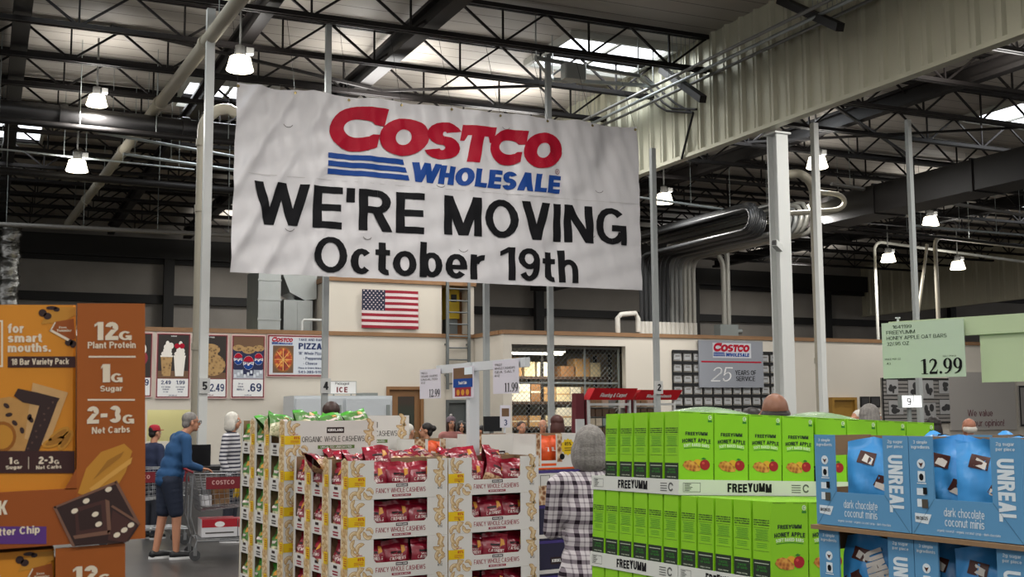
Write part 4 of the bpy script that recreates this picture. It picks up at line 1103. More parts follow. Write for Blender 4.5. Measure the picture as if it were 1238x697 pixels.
# ================================================================== years-of-service board
o, w, h = wsize(815, 427, 953, 505, YM - .05)
t = thing('service_board', 'black gridded board of small photo plaques on the partition', 'board', o + Vector((w / 2, 0, 0)))
b = MB(); ncol, nrow = 12, 6
g = M('grid_black', '161617', .5)
for i in range(nrow + 1): z = o.z + h * i / nrow; b.box((o.x, YM - .05, z - .04), (o.x + w, YM - .012, z + .04), g)
for i in range(ncol + 1): x = o.x + w * i / ncol; b.box((x - .015, YM - .045, o.z), (x + .015, YM - .013, o.z + h), g)
b.build('grid', t)
pq = M('plaque', 'a5a6a6', .4); pq2 = M('plaque_photo', '77736f', .5)
sgx0, sgx1 = atY(846, 440, YM).x, atY(922, 440, YM).x
for r_ in range(nrow):
    for c_ in range(ncol):
        x0, z0 = o.x + w * c_ / ncol, o.z + h * r_ / nrow
        if x0 + w / ncol * .5 > sgx0 and x0 + w / ncol * .5 < sgx1 and r_ > 2: continue
        b = MB(); b.box((x0 + .05, YM - .03, z0 + .07), (x0 + w / ncol - .05, YM - .008, z0 + h / nrow - .06), pq)
        fr = Fr((x0, YM - .031, z0), (1, 0, 0), (0, 0, 1), (0, -1, 0)); b.r2(fr, .09, .16, w / ncol - .09, h / nrow - .1, pq2, .002)
        b.build('photo_plaque', t)
o, w, h = wsize(846, 412.5, 922, 468, YM - .1)
t = thing('anniversary_sign', 'grey 25 years of service sign mounted over the gridded plaque board', 'sign', o + Vector((w / 2, 0, 0)))
b = MB(); b.box((o.x, YM - .1, o.z), (o.x + w, YM - .052, o.z + h), M('sign_slate', '8d9097', .5)); fr = Fr(o, (1, 0, 0), (0, 0, 1), (0, -1, 0))
b.r2(fr, w * .21, h * .63, w * .81, h * .95, M('logo_halo', 'c3c5c9', .5), .003)
costco_logo(b, None, fr, w * .22, h * .65, w * .57, h * .3, .006)
b.r2(fr, w * .03, h * .53, w * .97, h * .56, RED, .004)
b.text(fr, '25', w * .17, h * .13, h * .3, WHITE, k=.005, w=w * .3, wt=.1, shear=.3); b.text(fr, '25', w * .18, h * .15, h * .26, M('sign_slate'), k=.007, w=w * .27, wt=.04, shear=.3)
b.text(fr, 'YEARS OF', w * .55, h * .27, h * .1, INKK, k=.005, w=w * .33, wt=.16); b.text(fr, 'SERVICE', w * .56, h * .14, h * .1, INKK, k=.005, w=w * .3, wt=.16)
b.build('panel', t)
# ================================================================== right-hand wall: picture board, value sign, frames, door
o, w, h = wsize(1068, 457, 1151, 512, YM - .06)
t = thing('picture_board', 'black-framed board of black and white pictures under the green price sign', 'board', o + Vector((w / 2, 0, 0)))
b = MB(); b.box((o.x, YM - .06, o.z), (o.x + w, YM - .001, o.z + h), M('board_grey', '8f8b86', .6)); fr = Fr(o, (1, 0, 0), (0, 0, 1), (0, -1, 0))
for i in range(12): b.r2(fr, 0, h * (i + .2) / 12, w, h * (i + .45) / 12, g, .002)
b.frame2(fr, 0, 0, w, h, .05, g, .006); b.build('slatted_board', t)
rnd = random.Random(3)
for (x0, y0, x1, y1) in ((.06, .64, .22, .96), (.36, .60, .52, .95), (.56, .55, .72, .95), (.8, .66, .95, .95), (.08, .2, .28, .5), (.55, .1, .74, .45), (.8, .2, .97, .52)):
    b = MB(); b.r2(fr, w * x0, h * y0, w * x1, h * y1, M('photo_pale', 'a9a8a6', .5), .012); b.box((o.x + w * x0, YM - .071, o.z + h * y0), (o.x + w * x1, YM - .06, o.z + h * y1), g)
    for j in range(4): b.e2(fr, w * (x0 + (x1 - x0) * rnd.uniform(.25, .75)), h * (y0 + (y1 - y0) * rnd.uniform(.25, .7)), w * (x1 - x0) * rnd.uniform(.1, .25), h * (y1 - y0) * rnd.uniform(.1, .25), M('photo_ink', '3b3a3a', .5), .014 + .001 * j, 12)
    b.build('picture', t)
o, w, h = wsize(1150, 450, 1226, 520, YM - .08)
t = thing('opinion_sign', 'pale grey wall panel lettered in maroon about valuing opinions', 'sign', o + Vector((w / 2, 0, 0)))
b = MB(); b.box((o.x, YM - .08, o.z), (o.x + w, YM - .001, o.z + h), M('panel_grey', 'aaa59f', .6)); fr = Fr(o, (1, 0, 0), (0, 0, 1), (0, -1, 0))
fx = atY(1170, 504, YM - .08).x - o.x; fz_ = atY(1170, 503, YM - .08).z - o.z
b.text(fr, 'We value', fx, fz_, .2, M('plum', '5f2432', .6), k=.004, wt=.13); b.text(fr, 'your opinion!', fx + .1, fz_ - .3, .2, M('plum'), k=.004, wt=.13); b.build('panel', t)
o, w, h = wsize(1234, 466, 1262, 515, YM - .05)
t = thing('notice_board', 'black-framed notice board cut by the right edge of the view', 'board', o + Vector((w / 2, 0, 0)))
b = MB(); b.box((o.x, YM - .05, o.z), (o.x + w, YM - .001, o.z + h), M('board_grey')); fr = Fr(o, (1, 0, 0), (0, 0, 1), (0, -1, 0)); b.frame2(fr, 0, 0, w, h, .06, g, .004); b.r2(fr, .2, .3, w - .2, h - .2, M('photo_pale'), .005); b.build('panel', t)
for i, (x0, x1) in enumerate(((1041, 1051), (1053, 1064))):
    o, w, h = wsize(x0, 479, x1, 492, YM - .04)
    b = MB(); b.box((o.x, YM - .04, o.z), (o.x + w, YM - .001, o.z + h), g); fr = Fr(o, (1, 0, 0), (0, 0, 1), (0, -1, 0)); b.r2(fr, .04, .04, w - .04, h - .04, M('photo_ink'), .003)
    tag(b.build('framed_picture', loc=o), ('small black picture frame on the partition, nearer the brown door', 'small black picture frame on the partition, nearer the picture board')[i], 'picture frame', 'small black frames')
x0, x1 = atY(1003, 481, YM - .05).x, atY(1033, 481, YM - .05).x
door('door_3', x0, x1, atY(1018, 480, YM - .05).z, YM - .13, M('oak_door', '9a7430', .5, noise=.1))
# lit lane sign
c = atD(1100, 485, 15.5)
t = thing('lane_sign', 'lit white lane sign with a 9, hung before the picture board', 'sign', c)
b = MB(); T = Matrix.Translation(c) @ Matrix.Rotation(-YAW * .5, 4, 'Z'); b.box((-.15, -.05, -.085), (.15, .05, .085), grey_steel, T)
lit = M('lit_panel', 'f2f4f2', .4, emit=1.1); ux = T.to_3x3() @ Vector((1, 0, 0)); n = T.to_3x3() @ Vector((0, -1, 0)); fr = Fr(T @ Vector((-.15, -.05, -.085)), ux, (0, 0, 1), n)
b.r2(fr, .008, .008, .172, .162, lit, .002); b.r2(fr, .182, .008, .292, .162, lit, .002); b.text(fr, '9', .105, .035, .10, INKK, align='c', k=.004, wt=.16); b.build('light_box', t)
b = MB(); b.cyl((c.x, c.y + .02, 0), (c.x, c.y + .02, c.z - .085), .03, grey_steel, 10); b.build('pole', t)
# ================================================================== packaged goods
def proj(P):
    d = Vector(P) - EYEP; z = d.dot(_f)
    return 619 + FPX * d.dot(_r) / z, 348.5 - FPX * d.dot(_u) / z
def solve_px(fn, target, lo, hi):
    for _ in range(50):
        m = (lo + hi) / 2
        if (proj(fn(lo))[0] - target) * (proj(fn(m))[0] - target) <= 0: hi = m
        else: lo = m
    return (lo + hi) / 2
kraft = M('kraft', '8a6f52', .8, noise=.1, nscale=12)
def pouch(b, w, h, t, zones, seed=0, nu=12, nv=16, T=None, crinkle=.006, flat=.88):
    rnd = random.Random(seed)
    ph = [rnd.uniform(0, 6.28) for _ in range(6)]
    def thick(x, z):
        u = max(-1, min(1, x / (w / 2))); v = max(0, min(1, z / h))
        p = math.sin(PI * min(1, (v / flat))) ** .55 if 0 < v < flat else 0.0
        q = max(0, 1 - u * u) ** .45
        c = crinkle * (math.sin(u * 7 + ph[0] + v * 9) + math.sin(v * 23 + ph[1] + 4 * u) * .7 + math.sin(u * 15 - v * 12 + ph[2]) * .5) * q
        return t / 2 * q * p + c * (.4 + .6 * p) + .002
    def wav(x, z):
        v = z / h
        return (.010 * math.sin(x / w * 9 + ph[3]) + .012 * math.sin(x / w * 4 + ph[4])) * max(0, (v - .8) / .2)
    def P(u, v, side):
        x = u * w / 2 * (1 - .05 * math.sin(PI * v)); z = v * h - .012 * abs(u) * v
        y = -side * thick(x, v * h) + wav(x, v * h)
        q = Vector((x, y, z))
        return T @ q if T else q
    for side in (1, -1):
        for z0, z1, m in zones:
            n = max(2, int(nv * (z1 - z0)))
            g = [P(-1 + 2 * i / nu, z0 + (z1 - z0) * j / n, side) for j in range(n + 1) for i in range(nu + 1)]
            f = [(j * (nu + 1) + i, j * (nu + 1) + i + 1, (j + 1) * (nu + 1) + i + 1, (j + 1) * (nu + 1) + i) for j in range(n) for i in range(nu)]
            b.add(g, f, m, True)
    fr = Fr((0, 0, 0), (1, 0, 0), (0, 0, 1), (0, -1, 0), disp=lambda x, z: thick(x, z) - wav(x, z))
    if T:
        fr0 = fr
        class TF(Fr):
            def pt(self, x, y, k=0.0): return T @ fr0.pt(x, y, k)
        fr = TF((0, 0, 0), (1, 0, 0), (0, 0, 1), (0, -1, 0))
    return fr

# ------------------------------------------------------------------ orange snack-bar cartons, close at left
rust = M('rust_card', '9c5220', .5, spec=.3); rust2 = M('rust_panel', 'a65a22', .5, spec=.3)
orange = M('orange_card', 'db8f2c', .5, spec=.3); plum_band = M('choc_band', '3b1d1c', .5); cream_ink = M('cream_ink', 'eadcc4', .6)
choc = M('chocolate', '34201d', .4); choc_edge = M('choc_edge', '7b5847', .5); nut_tan = M('nut_tan', 'c68a2e', .5); biscuit = M('biscuit', 'c49250', .6, noise=.25, nscale=60)
purple = M('purple_label', '5b3380', .5)
OX, OY, OZT, OH = 0.163, 1.30, 1.764, 0.250
OW, OD = 0.262, 0.15
ot = -0.028
T0 = Matrix.Translation((OX - OW, OY, OZT - OH - .002)) @ Euler((0, ot, 0)).to_matrix().to_4x4()
t = thing('snack_bar_carton', 'orange and rust snack bar carton nearest the camera, the upper of two at far left', 'carton', T0.translation)
t.rotation_euler = (0, ot, 0); INV[t.name] = T0.inverted()
fo = T0 @ Vector((0, 0, 0)); fux = T0.to_3x3() @ Vector((1, 0, 0)); fuz = T0.to_3x3() @ Vector((0, 0, 1))
FO = Fr(fo, fux, fuz, (0, -1, 0))
def opx(x, y): return FO.px(x, y)
def oq(b, pts, m, k): b.q2(FO, [opx(*p) for p in pts], m, k)
def orr(b, x0, y0, x1, y1, m, k): oq(b, [(x0, y1), (x1, y1), (x1, y0), (x0, y0)], m, k)
def otx(b, s, x0, x1, ybase, ytop, m, k=.0012, wt=.22, **kw):
    a, c, d = opx(x0, ybase), opx(x1, ybase), opx(x0, ytop); b.text(FO, s, a[0], a[1], d[1] - a[1], m, w=c[0] - a[0], k=k, wt=wt, **kw)
wR = OW - opx(93, 520)[0]
b = MB()
b.rbox((0.004, .010, .004), (OW - wR - .0005, OD - .003, OH - .001), orange, .003, T0)
KI = -.0097
L_ = lambda x, y: opx(x, y)
otx(b, 'for', 9.5, 29, 401.5, 390, cream_ink, KI + .0006, .24); otx(b, 'smart', 9.5, 51, 413, 402, cream_ink, KI + .0006, .24); otx(b, 'mouths.', 9.5, 62, 425, 414, cream_ink, KI + .0006, .24)
orr(b, 1.5, 386, 3.8, 443, cream_ink, KI + .0004); orr(b, -22, 386, 1.5, 388, cream_ink, KI + .0004); orr(b, -22, 441, 1.5, 443, cream_ink, KI + .0004)
orr(b, 9.5, 430, 92, 443.5, plum_band, KI + .0004); otx(b, '18 Bar Variety Pack', 14, 84, 440.5, 433, cream_ink, KI + .0008, .2)
oq(b, [(50, 391), (58, 376), (72, 370), (92, 370), (92, 380), (80, 386), (66, 389)], nut_tan, KI + .0003)
for (x, y, rx, ry) in ((52, 377, 5, 5), (58, 381, 5, 4.5), (63, 371, 7, 2.5), (69, 373, 4, 3), (84, 413, 5, 4.5), (89, 415, 4, 5)):
    c_ = L_(x, y); s_ = abs(L_(x + 1, y)[0] - c_[0]); b.e2(FO, c_[0], c_[1], rx * s_, ry * s_, choc, KI + .0006, 12)
oq(b, [(60, 399), (67, 388), (90, 384), (92, 408), (84, 411)], rust, KI + .0005); oq(b, [(60.5, 399), (62.5, 397), (85, 409), (83, 411.5)], cream_ink, KI + .0007); oq(b, [(60.5, 399), (67, 388), (68, 389), (63, 398)], cream_ink, KI + .0007)
otx(b, 'Even', 72, 81, 396, 393.5, cream_ink, KI + .0009); otx(b, 'Yummier', 69, 87, 400, 397, cream_ink, KI + .0009)
# picture of bars and nuts
oq(b, [(-6, 546), (-6, 482), (12, 479), (45, 489), (34, 546)], biscuit, KI + .0004)
oq(b, [(40, 462), (83, 474), (58, 540), (30, 530)], M('biscuit_pale', 'cda36c', .6, noise=.2, nscale=80), KI + .0005)
oq(b, [(17, 478), (22, 469), (46, 474), (73, 481), (70, 486), (62, 508), (47, 546), (30, 546), (45, 500), (48, 490), (28, 486)], choc, KI + .0007)
for i in range(9): c_ = L_(34 + 3.3 * i + (i % 3) * 2, 542 - i * 7); b.e2(FO, c_[0], c_[1], .0013, .0010, M('choc_glint', '5a4038', .4), KI + .0009, 8, rot=i)
for (x, y) in ((8, 490), (11, 501), (18, 511), (27, 520), (36, 504), (38, 507)): c_ = L_(x, y); b.e2(FO, c_[0], c_[1], .0035, .0022, choc, KI + .0006, 10, rot=x * .3)
for (x, y, rot) in ((72, 525, .6), (66, 534, .3), (80, 532, 1.0)): c_ = L_(x, y); b.e2(FO, c_[0], c_[1], .012, .005, nut_tan, KI + .0006, 14, rot=rot); b.e2(FO, c_[0], c_[1], .009, .0025, M('nut_shade', 'a56f22', .5), KI + .0007, 12, rot=rot)
c_ = L_(2, 528); b.e2(FO, c_[0], c_[1], .014, .016, M('butter_dark', '9a5c16', .4), KI + .0006, 18); b.e2(FO, c_[0], c_[1], .011, .0125, nut_tan, KI + .0008, 18)
orr(b, -22, 545, 91, 572, plum_band, KI + .0010)
otx(b, '1', 11, 15, 561, 553, cream_ink, KI + .0014, .3); otx(b, 'G', 17, 23, 561, 556, cream_ink, KI + .0014); otx(b, 'Sugar', 7, 27, 567.5, 563, cream_ink, KI + .0014)
orr(b, 34.5, 552, 35.3, 567, cream_ink, KI + .0014)
otx(b, '2-3', 47, 65, 561, 552, cream_ink, KI + .0014, .28); otx(b, 'G', 66, 72, 561, 556, cream_ink, KI + .0014); otx(b, 'Net Carbs', 44, 75, 567.5, 563, cream_ink, KI + .0014)
inner = b.build('inner_carton', t)
b = MB()
lip = (opx(50, 592)[1])
wR = OW - opx(93, 520)[0]
b.box((OW - wR, 0, 0), (OW, .004, OH), rust2, T0); b.box((OW - .004, .004, 0), (OW, OD, OH), rust, T0)
b.box((0, 0, 0), (OW - wR, .004, lip), rust, T0); b.box((0, .004, 0), (.003, OD, lip), rust, T0); b.box((.003, OD - .002, 0), (OW - .004, OD + .001, OH * .9), kraft, T0); b.box((.003, .004, 0), (OW - .004, OD - .002, .003), kraft, T0)
b.prism([T0 @ Vector(p) for p in ((OW - wR - .012, 0, lip - .001), (OW - wR, 0, lip - .001), (OW - wR, 0, lip + .02))], T0.to_3x3() @ Vector((0, .004, 0)), rust)
KO = .0006
for s, x0, x1, yb, yt, wt in (('12', 114, 143, 411, 389, .27), ('G', 143.5, 159, 411, 400, .24), ('Plant Protein', 106, 164, 421, 413, .2), ('1', 122, 133, 462, 440, .34), ('G', 134, 148, 462, 451, .24), ('Sugar', 121, 148, 473, 466, .2),
                             ('2-3', 105, 146, 512, 491, .27), ('G', 148, 162, 512, 501, .24), ('Net Carbs', 111, 157, 524, 516, .2)):
    otx(b, s, x0, x1, yb, yt, cream_ink, KO + .0004, wt)
orr(b, 107, 430, 164, 432, cream_ink, KO); orr(b, 106, 482, 163, 484, cream_ink, KO)
otx(b, 'K', -2, 9, 622, 605, cream_ink, KO, .24)
orr(b, -40, 636, 56, 657, purple, KO); otx(b, 'Peanut Butter Chip', -62, 48, 651.5, 642, cream_ink, KO + .0004, .2)
oq(b, [(94, 596), (104, 566), (122, 546), (150, 536), (160, 545), (152, 570), (140, 590), (120, 604)], nut_tan, KO)
oq(b, [(108, 590), (140, 566), (160, 552), (158, 560), (130, 580), (112, 596)], M('nut_light', 'd9a24c', .5), KO + .0003); oq(b, [(112, 580), (130, 556), (150, 545), (146, 552), (128, 566)], M('nut_shade'), KO + .0003)
oq(b, [(65, 612), (140, 582), (169, 633), (155, 654), (88, 660)], choc, KO + .0006); oq(b, [(64, 612), (67, 611), (91, 660), (87, 660)], choc_edge, KO + .0008); oq(b, [(65, 612), (140, 581), (141, 584), (66, 614)], choc_edge, KO + .0008); oq(b, [(138, 582), (141, 580), (169, 632), (167, 635)], choc_edge, KO + .0008)
oq(b, [(90, 614), (128, 603), (130, 645), (92, 647)], M('chocolate_mid', '4a2c27', .4), KO + .0010); oq(b, [(94, 618), (122, 609), (124, 636), (96, 641)], choc, KO + .0012); oq(b, [(127, 603), (132, 605), (134, 640), (130, 645)], choc_edge, KO + .0012); oq(b, [(88, 647), (133, 640), (133, 645), (90, 651)], choc_edge, KO + .0012)
oq(b, [(134, 612), (136, 610), (168, 630), (167, 633)], choc_edge, KO + .0012); oq(b, [(136, 616), (165, 634), (152, 655), (130, 652)], M('chocolate_mid'), KO + .0009)
for (x, y) in ((104, 605), (131, 591), (90, 617), (115, 621), (119, 633), (141, 646), (158, 634), (150, 640)): c_ = L_(x, y); b.e2(FO, c_[0], c_[1], .0035, .0026, cream_ink, KO + .0016, 12, rot=.4)
b.build('outer_tray', t)
dx = .020
o2 = dup(t, T0 @ Vector((-dx, .004, -OH - .004)), (0, ot, 0), 'orange and rust snack bar carton at far left, the lower of two')
b = MB(); q = T0 @ Vector((0, 0, -2 * OH - .008)); b.box((q.x - .12, OY + .0, .0), (q.x + .24, OY + .3, q.z - .012), kraft); b.box((q.x - .13, OY - .01, q.z - .012), (q.x + .25, OY + .31, q.z - .002), kraft)
tag(b.build('display_plinth', loc=(q.x, OY, 0)), 'brown cardboard plinth under the orange snack bar cartons', 'plinth')

# ------------------------------------------------------------------ green oat-bar cartons
GX, GY, GZ, GT = 2.129, 3.327, 1.652, .044
GTA, GTB = .043, -.020
GRot = Euler((GTB, GTA, GT)).to_matrix().to_4x4()
G0 = Matrix.Translation((GX, GY, GZ)) @ GRot
PW, PD, CH, LIP = .147, .093, .2745, .051
TH = .279
green = M('carton_green', '86c41c', .42, spec=.4); green_ink = M('green_ink', '18301a', .6); green_band = M('green_band', '1d2a1b', .6); leaf_g = M('leaf_green', '2f7d27', .5)
apple = M('apple_red', 'a01c24', .35); oat = nuts_material('oat_bar', '8a4a16', 'b9702a', 'd69a44', 70); pale_green = M('pale_green', 'd6ecc0', .6); gold_ = M('gold_oat', 'd8a02c', .5)
def carton_mesh():
    b = MB(); w, d, h = PW - .004, PD - .009, CH
    b.rbox((0, 0, 0), (w, d, h), green, .0015)
    z0, h_full, h = h * .17, h, h * .83
    fr = Fr((0, 0, z0), (1, 0, 0), (0, 0, 1), (0, -1, 0))
    b.e2(fr, w * .89, h * .925, w * .055, w * .055, pale_green, .0005, 14); b.ring2(fr, w * .89, h * .925, w * .035, w * .035, 30, 330, w * .015, leaf_g, .0009, 8); b.r2(fr, w * .83, h * .855, w * .95, h * .885, leaf_g, .0005)
    b.r2(fr, w * .05, h * .982, w * .4, h * .987, green_ink, .0005); b.r2(fr, w * .6, h * .982, w * .95, h * .987, green_ink, .0005)
    b.text(fr, 'FREEYUMM', w * .5, h * .655, h * .052, green_ink, k=.0006, w=w * .64, wt=.26, align='c', jit=.08)
    b.text(fr, 'HONEY APPLE', w * .5, h * .535, h * .058, green_ink, k=.0006, w=w * .82, wt=.25, align='c', arc=h * .02, jit=.06)
    n = 10
    for i in range(n):
        x0, x1 = w * (.14 + .72 * i / n), w * (.14 + .72 * (i + 1) / n)
        f0, f1 = h * .018 * (1 - (i / n * 2 - 1) ** 2), h * .018 * (1 - ((i + 1) / n * 2 - 1) ** 2)
        b.q2(fr, [(x0, h * .452 + f0), (x1, h * .452 + f1), (x1, h * .462 + f1), (x0, h * .462 + f0)], leaf_g, .0005)
    b.text(fr, 'SOFT BAKED BARS', w * .5, h * .475, h * .045, pale_green, k=.0007, w=w * .74, wt=.26, align='c', arc=h * .018)
    b.e2(fr, w * .53, h * .255, w * .12, h * .05, gold_, .0005, 14)
    b.q2(fr, [(w * .10, h * .21), (w * .16, h * .27), (w * .3, h * .29), (w * .46, h * .265), (w * .62, h * .18), (w * .60, h * .135), (w * .42, h * .125), (w * .22, h * .15)], oat, .0008)
    b.e2(fr, w * .74, h * .225, w * .145, h * .078, apple, .0010, 22); b.e2(fr, w * .69, h * .25, w * .04, h * .02, M('apple_light', 'c9483f', .3), .0012, 10)
    b.q2(fr, [(w * .72, h * .295), (w * .63, h * .315), (w * .70, h * .335), (w * .78, h * .315)], leaf_g, .0013)
    # left side
    fs = Fr((0, d, z0), (0, -1, 0), (0, 0, 1), (-1, 0, 0))
    b.r2(fs, d * .03, -z0, d * .97, h * .245, green_band, .0005)
    for j, s in enumerate(('OUR PROMISE IS', 'A SNACK FREE OF', 'ALL ALLERGENS')): b.text(fs, s, d * .5, h * (.745 - .03 * j), h * .017, green_ink, k=.0006, w=d * .86, wt=.3, align='c')
    for z in (.655, .49, .355): b.r2(fs, d * .08, h * z, d * .92, h * (z + .004), green_ink, .0005)
    for j in range(7): b.r2(fs, d * (.16 + .03 * (j % 3)), h * (.625 - .02 * j), d * (.86 - .03 * (j % 2)), h * (.631 - .02 * j), leaf_g, .0005)
    for j in range(3): b.r2(fs, d * .22, h * (.45 - .025 * j), d * .8, h * (.456 - .025 * j), leaf_g, .0005)
    b.r2(fs, d * .1, h * .195, d * .9, h * .205, M('band_white', 'b9c3ae', .6), .0009)
    b.text(fs, 'TASTE', d * .5, h * .135, h * .028, leaf_g, k=.0009, w=d * .5, wt=.2, align='c'); b.text(fs, 'OF GOOD', d * .5, h * .095, h * .028, leaf_g, k=.0009, w=d * .6, wt=.2, align='c')
    b.text(fs, 'FREE FROM', d * .5, h * .03, h * .016, M('band_white'), k=.0009, w=d * .6, align='c')
    # top flaps
    ft = Fr((0, 0, h_full), (1, 0, 0), (0, 1, 0), (0, 0, 1)); b.r2(ft, 0, d * .49, w, d * .51, M('flap_seam', '5f9612', .5), .0004)
    return b
cm = carton_mesh().build('oat_bar_carton')
tag(cm, '-', 'carton', 'green oat bar cartons')
first_c = [True]
def put_carton(a, bb, k, label):
    loc = G0 @ Vector((a, bb, k))
    o = cm if first_c[0] else dup(cm, loc, (GTB, GTA, GT))
    first_c[0] = False
    o.location = loc; o.rotation_euler = (GTB, GTA, GT); o['label'] = label
    return o
tray_white = M('tray_white', 'cfd2cb', .6)
def green_tray(nw, nd):
    b = MB(); w, d = nw * PW + .004, nd * PD + .004
    b.box((0, 0, 0), (w, d, .003), tray_white)
    for lo, hi in (((0, 0, .003), (w, .003, LIP)), ((0, d - .003, .003), (w, d, LIP)), ((0, .003, .003), (.003, d - .003, LIP)), ((w - .003, .003, .003), (w, d - .003, LIP))): b.box(lo, hi, tray_white)
    for fr, L in ((Fr((0, 0, 0), (1, 0, 0), (0, 0, 1), (0, -1, 0)), w), (Fr((0, d, 0), (0, -1, 0), (0, 0, 1), (-1, 0, 0)), d)):
        b.text(fr, 'FREEYUMM', L * .5, LIP * .22, LIP * .58, INKK, k=.0006, w=min(.19, L * .36), wt=.27, align='c', jit=.07)
        for j in range(4): b.r2(fr, L * .81, LIP * (.2 + .16 * j), L * .88, LIP * (.26 + .16 * j), M('icon_grey', '5b5d5a', .6), .0005)
        b.ring2(fr, L * .92, LIP * .5, LIP * .3, LIP * .3, 20, 330, LIP * .12, M('icon_grey'), .0006, 10)
        b.frame2(fr, L * .03, LIP * .2, L * .15, LIP * .8, .0015, M('icon_grey'), .0005)
        for j in range(5): b.r2(fr, L * .04, LIP * (.28 + .1 * j), L * (.075 + .01 * (j % 3)), LIP * (.33 + .1 * j), M('icon_grey'), .0005)
    return b
trays = {}
def put_gtray(nw, nd, a, bb, k, label):
    loc = G0 @ Vector((a, bb, k))
    if (nw, nd) not in trays: o = trays[(nw, nd)] = green_tray(nw, nd).build('carton_tray')
    else: o = dup(trays[(nw, nd)], loc, 0)
    o.location = loc; o.rotation_euler = (GTB, GTA, GT); tag(o, label, 'tray', 'white trays of the green carton stack')
z1, z2, z3 = -TH, -2 * TH, -3 * TH
put_gtray(4, 6, 0, 0, z1, 'white lettered tray of the top green carton tier, left of two')
put_gtray(4, 6, 4 * PW + .006, 0, z1, 'white lettered tray of the top green carton tier, right of two')
for i in range(8): put_carton(.003 + i * PW + (.006 if i > 3 else 0), .003, z1 + .003, 'green oat bar carton, top tier, front row, %s from the corner' % ORD[i])
for j in range(1, 5): put_carton(.003 + .002 * (j % 2), .003 + j * (PD + .003), z1 + .003, 'green oat bar carton, top tier, left side, %s behind the corner' % ORD[j - 1])
for i in range(1, 8): put_carton(.003 + i * PW + (.006 if i > 3 else 0), .003 + PD * 1, z1 + .003, 'green oat bar carton, top tier, second row, %s from the left' % ORD[i])
FB = -5 * PD
put_gtray(4, 6, 0, .004, z2, 'white lettered tray of the second green carton tier, at the rear left')
put_gtray(4, 5, 0, FB - .004, z2, 'white lettered tray of the second green carton tier, at the front left')
put_gtray(4, 5, 4 * PW + .006, FB - .004, z2, 'white lettered tray of the second green carton tier, at the front right')
put_gtray(4, 6, 4 * PW + .006, .004, z2, 'white lettered tray of the second green carton tier, at the rear right')
for j in range(5):
    for i in range(6): put_carton(.003 + i * PW + (.006 if i > 3 else 0), FB + j * PD, z2 + .003, 'green oat bar carton, second tier, %s row from the front, %s from the left' % (ORD[j], ORD[i]))
for j in range(6): put_carton(.003, .007 + j * PD, z2 + .003, 'green oat bar carton, second tier, left side, %s under the top tray' % ORD[j])
for i in (3, 7): put_carton(.003 + i * PW + (.006 if i > 3 else 0), .007 + 4 * PD, z2 + .003, 'green oat bar carton inside the second tier under the top tray, %s' % ('inner' if i == 3 else 'outer'))
put_gtray(4, 6, 0, .004, z3, 'white lettered tray of the third green carton tier, at the rear left')
put_gtray(4, 5, 0, FB - .004, z3, 'white lettered tray of the third green carton tier, at the front left')
for j in range(-5, 6): put_carton(.003, (FB + (j + 5) * PD) if j < 0 else .007 + j * PD, z3 + .003, 'green oat bar carton, third tier, left side, %s from the front' % ORD[j + 5])
for i in range(1, 4): put_carton(.003 + i * PW, FB, z3 + .003, 'green oat bar carton, third tier, front row, %s from the left' % ORD[i])
b = MB(); Gf = Matrix.Translation((GX, GY, 0)) @ Matrix.Rotation(GT, 4, 'Z'); b.box((.02, FB + .02, .14), (8 * PW, 6 * PD, GZ + z3 - .062), tray_white, Gf)
for a in (0, .35, .7, 1.05): b.box((a + .02, FB, 0), (a + .12, 6 * PD, .14), M('pallet_wood', '9a7d55', .8), Gf)
tag(b.build('pallet', loc=(GX, GY, 0), rotz=GT), 'white pallet base carrying the green carton stack, below the frame', 'pallet')
# loose translucent plastic on the top tier
film = M('plastic_film', 'b9dcae', .25, trans=.35, alpha=.75)
for nm, (a0, a1, b0, b1), lab in (('plastic_wrap', (.16, .50, .2, .42), 'crumpled pale plastic wrap lying on the green cartons left of the bald head'), ('plastic_wrap', (.70, 1.0, .18, .4), 'crumpled pale plastic wrap lying on the green cartons right of the bald head')):
    b = MB(); g = []
    for j in range(9):
        for i in range(13):
            u, v = i / 12, j / 8
            g.append(G0 @ Vector((a0 + (a1 - a0) * u, b0 + (b1 - b0) * v, .004 + .028 * math.sin(PI * u) ** .7 * math.sin(PI * v) ** .6 + .004 * math.sin(9 * u + 5 * v))))
    b.add(g, [(j * 13 + i, j * 13 + i + 1, (j + 1) * 13 + i + 1, (j + 1) * 13 + i) for j in range(8) for i in range(12)], film, True)
    c = G0 @ Vector(((a0 + a1) / 2, (b0 + b1) / 2, 0)); tag(b.build(nm, loc=c), lab, 'plastic wrap')
# cartons that carry the wrap (third row)
for i in (1, 2, 3, 5, 6): put_carton(.003 + i * PW + (.006 if i > 3 else 0), .003 + PD * 2.05, z1 + .003, 'green oat bar carton, top tier, third row, %s from the left' % ORD[i])

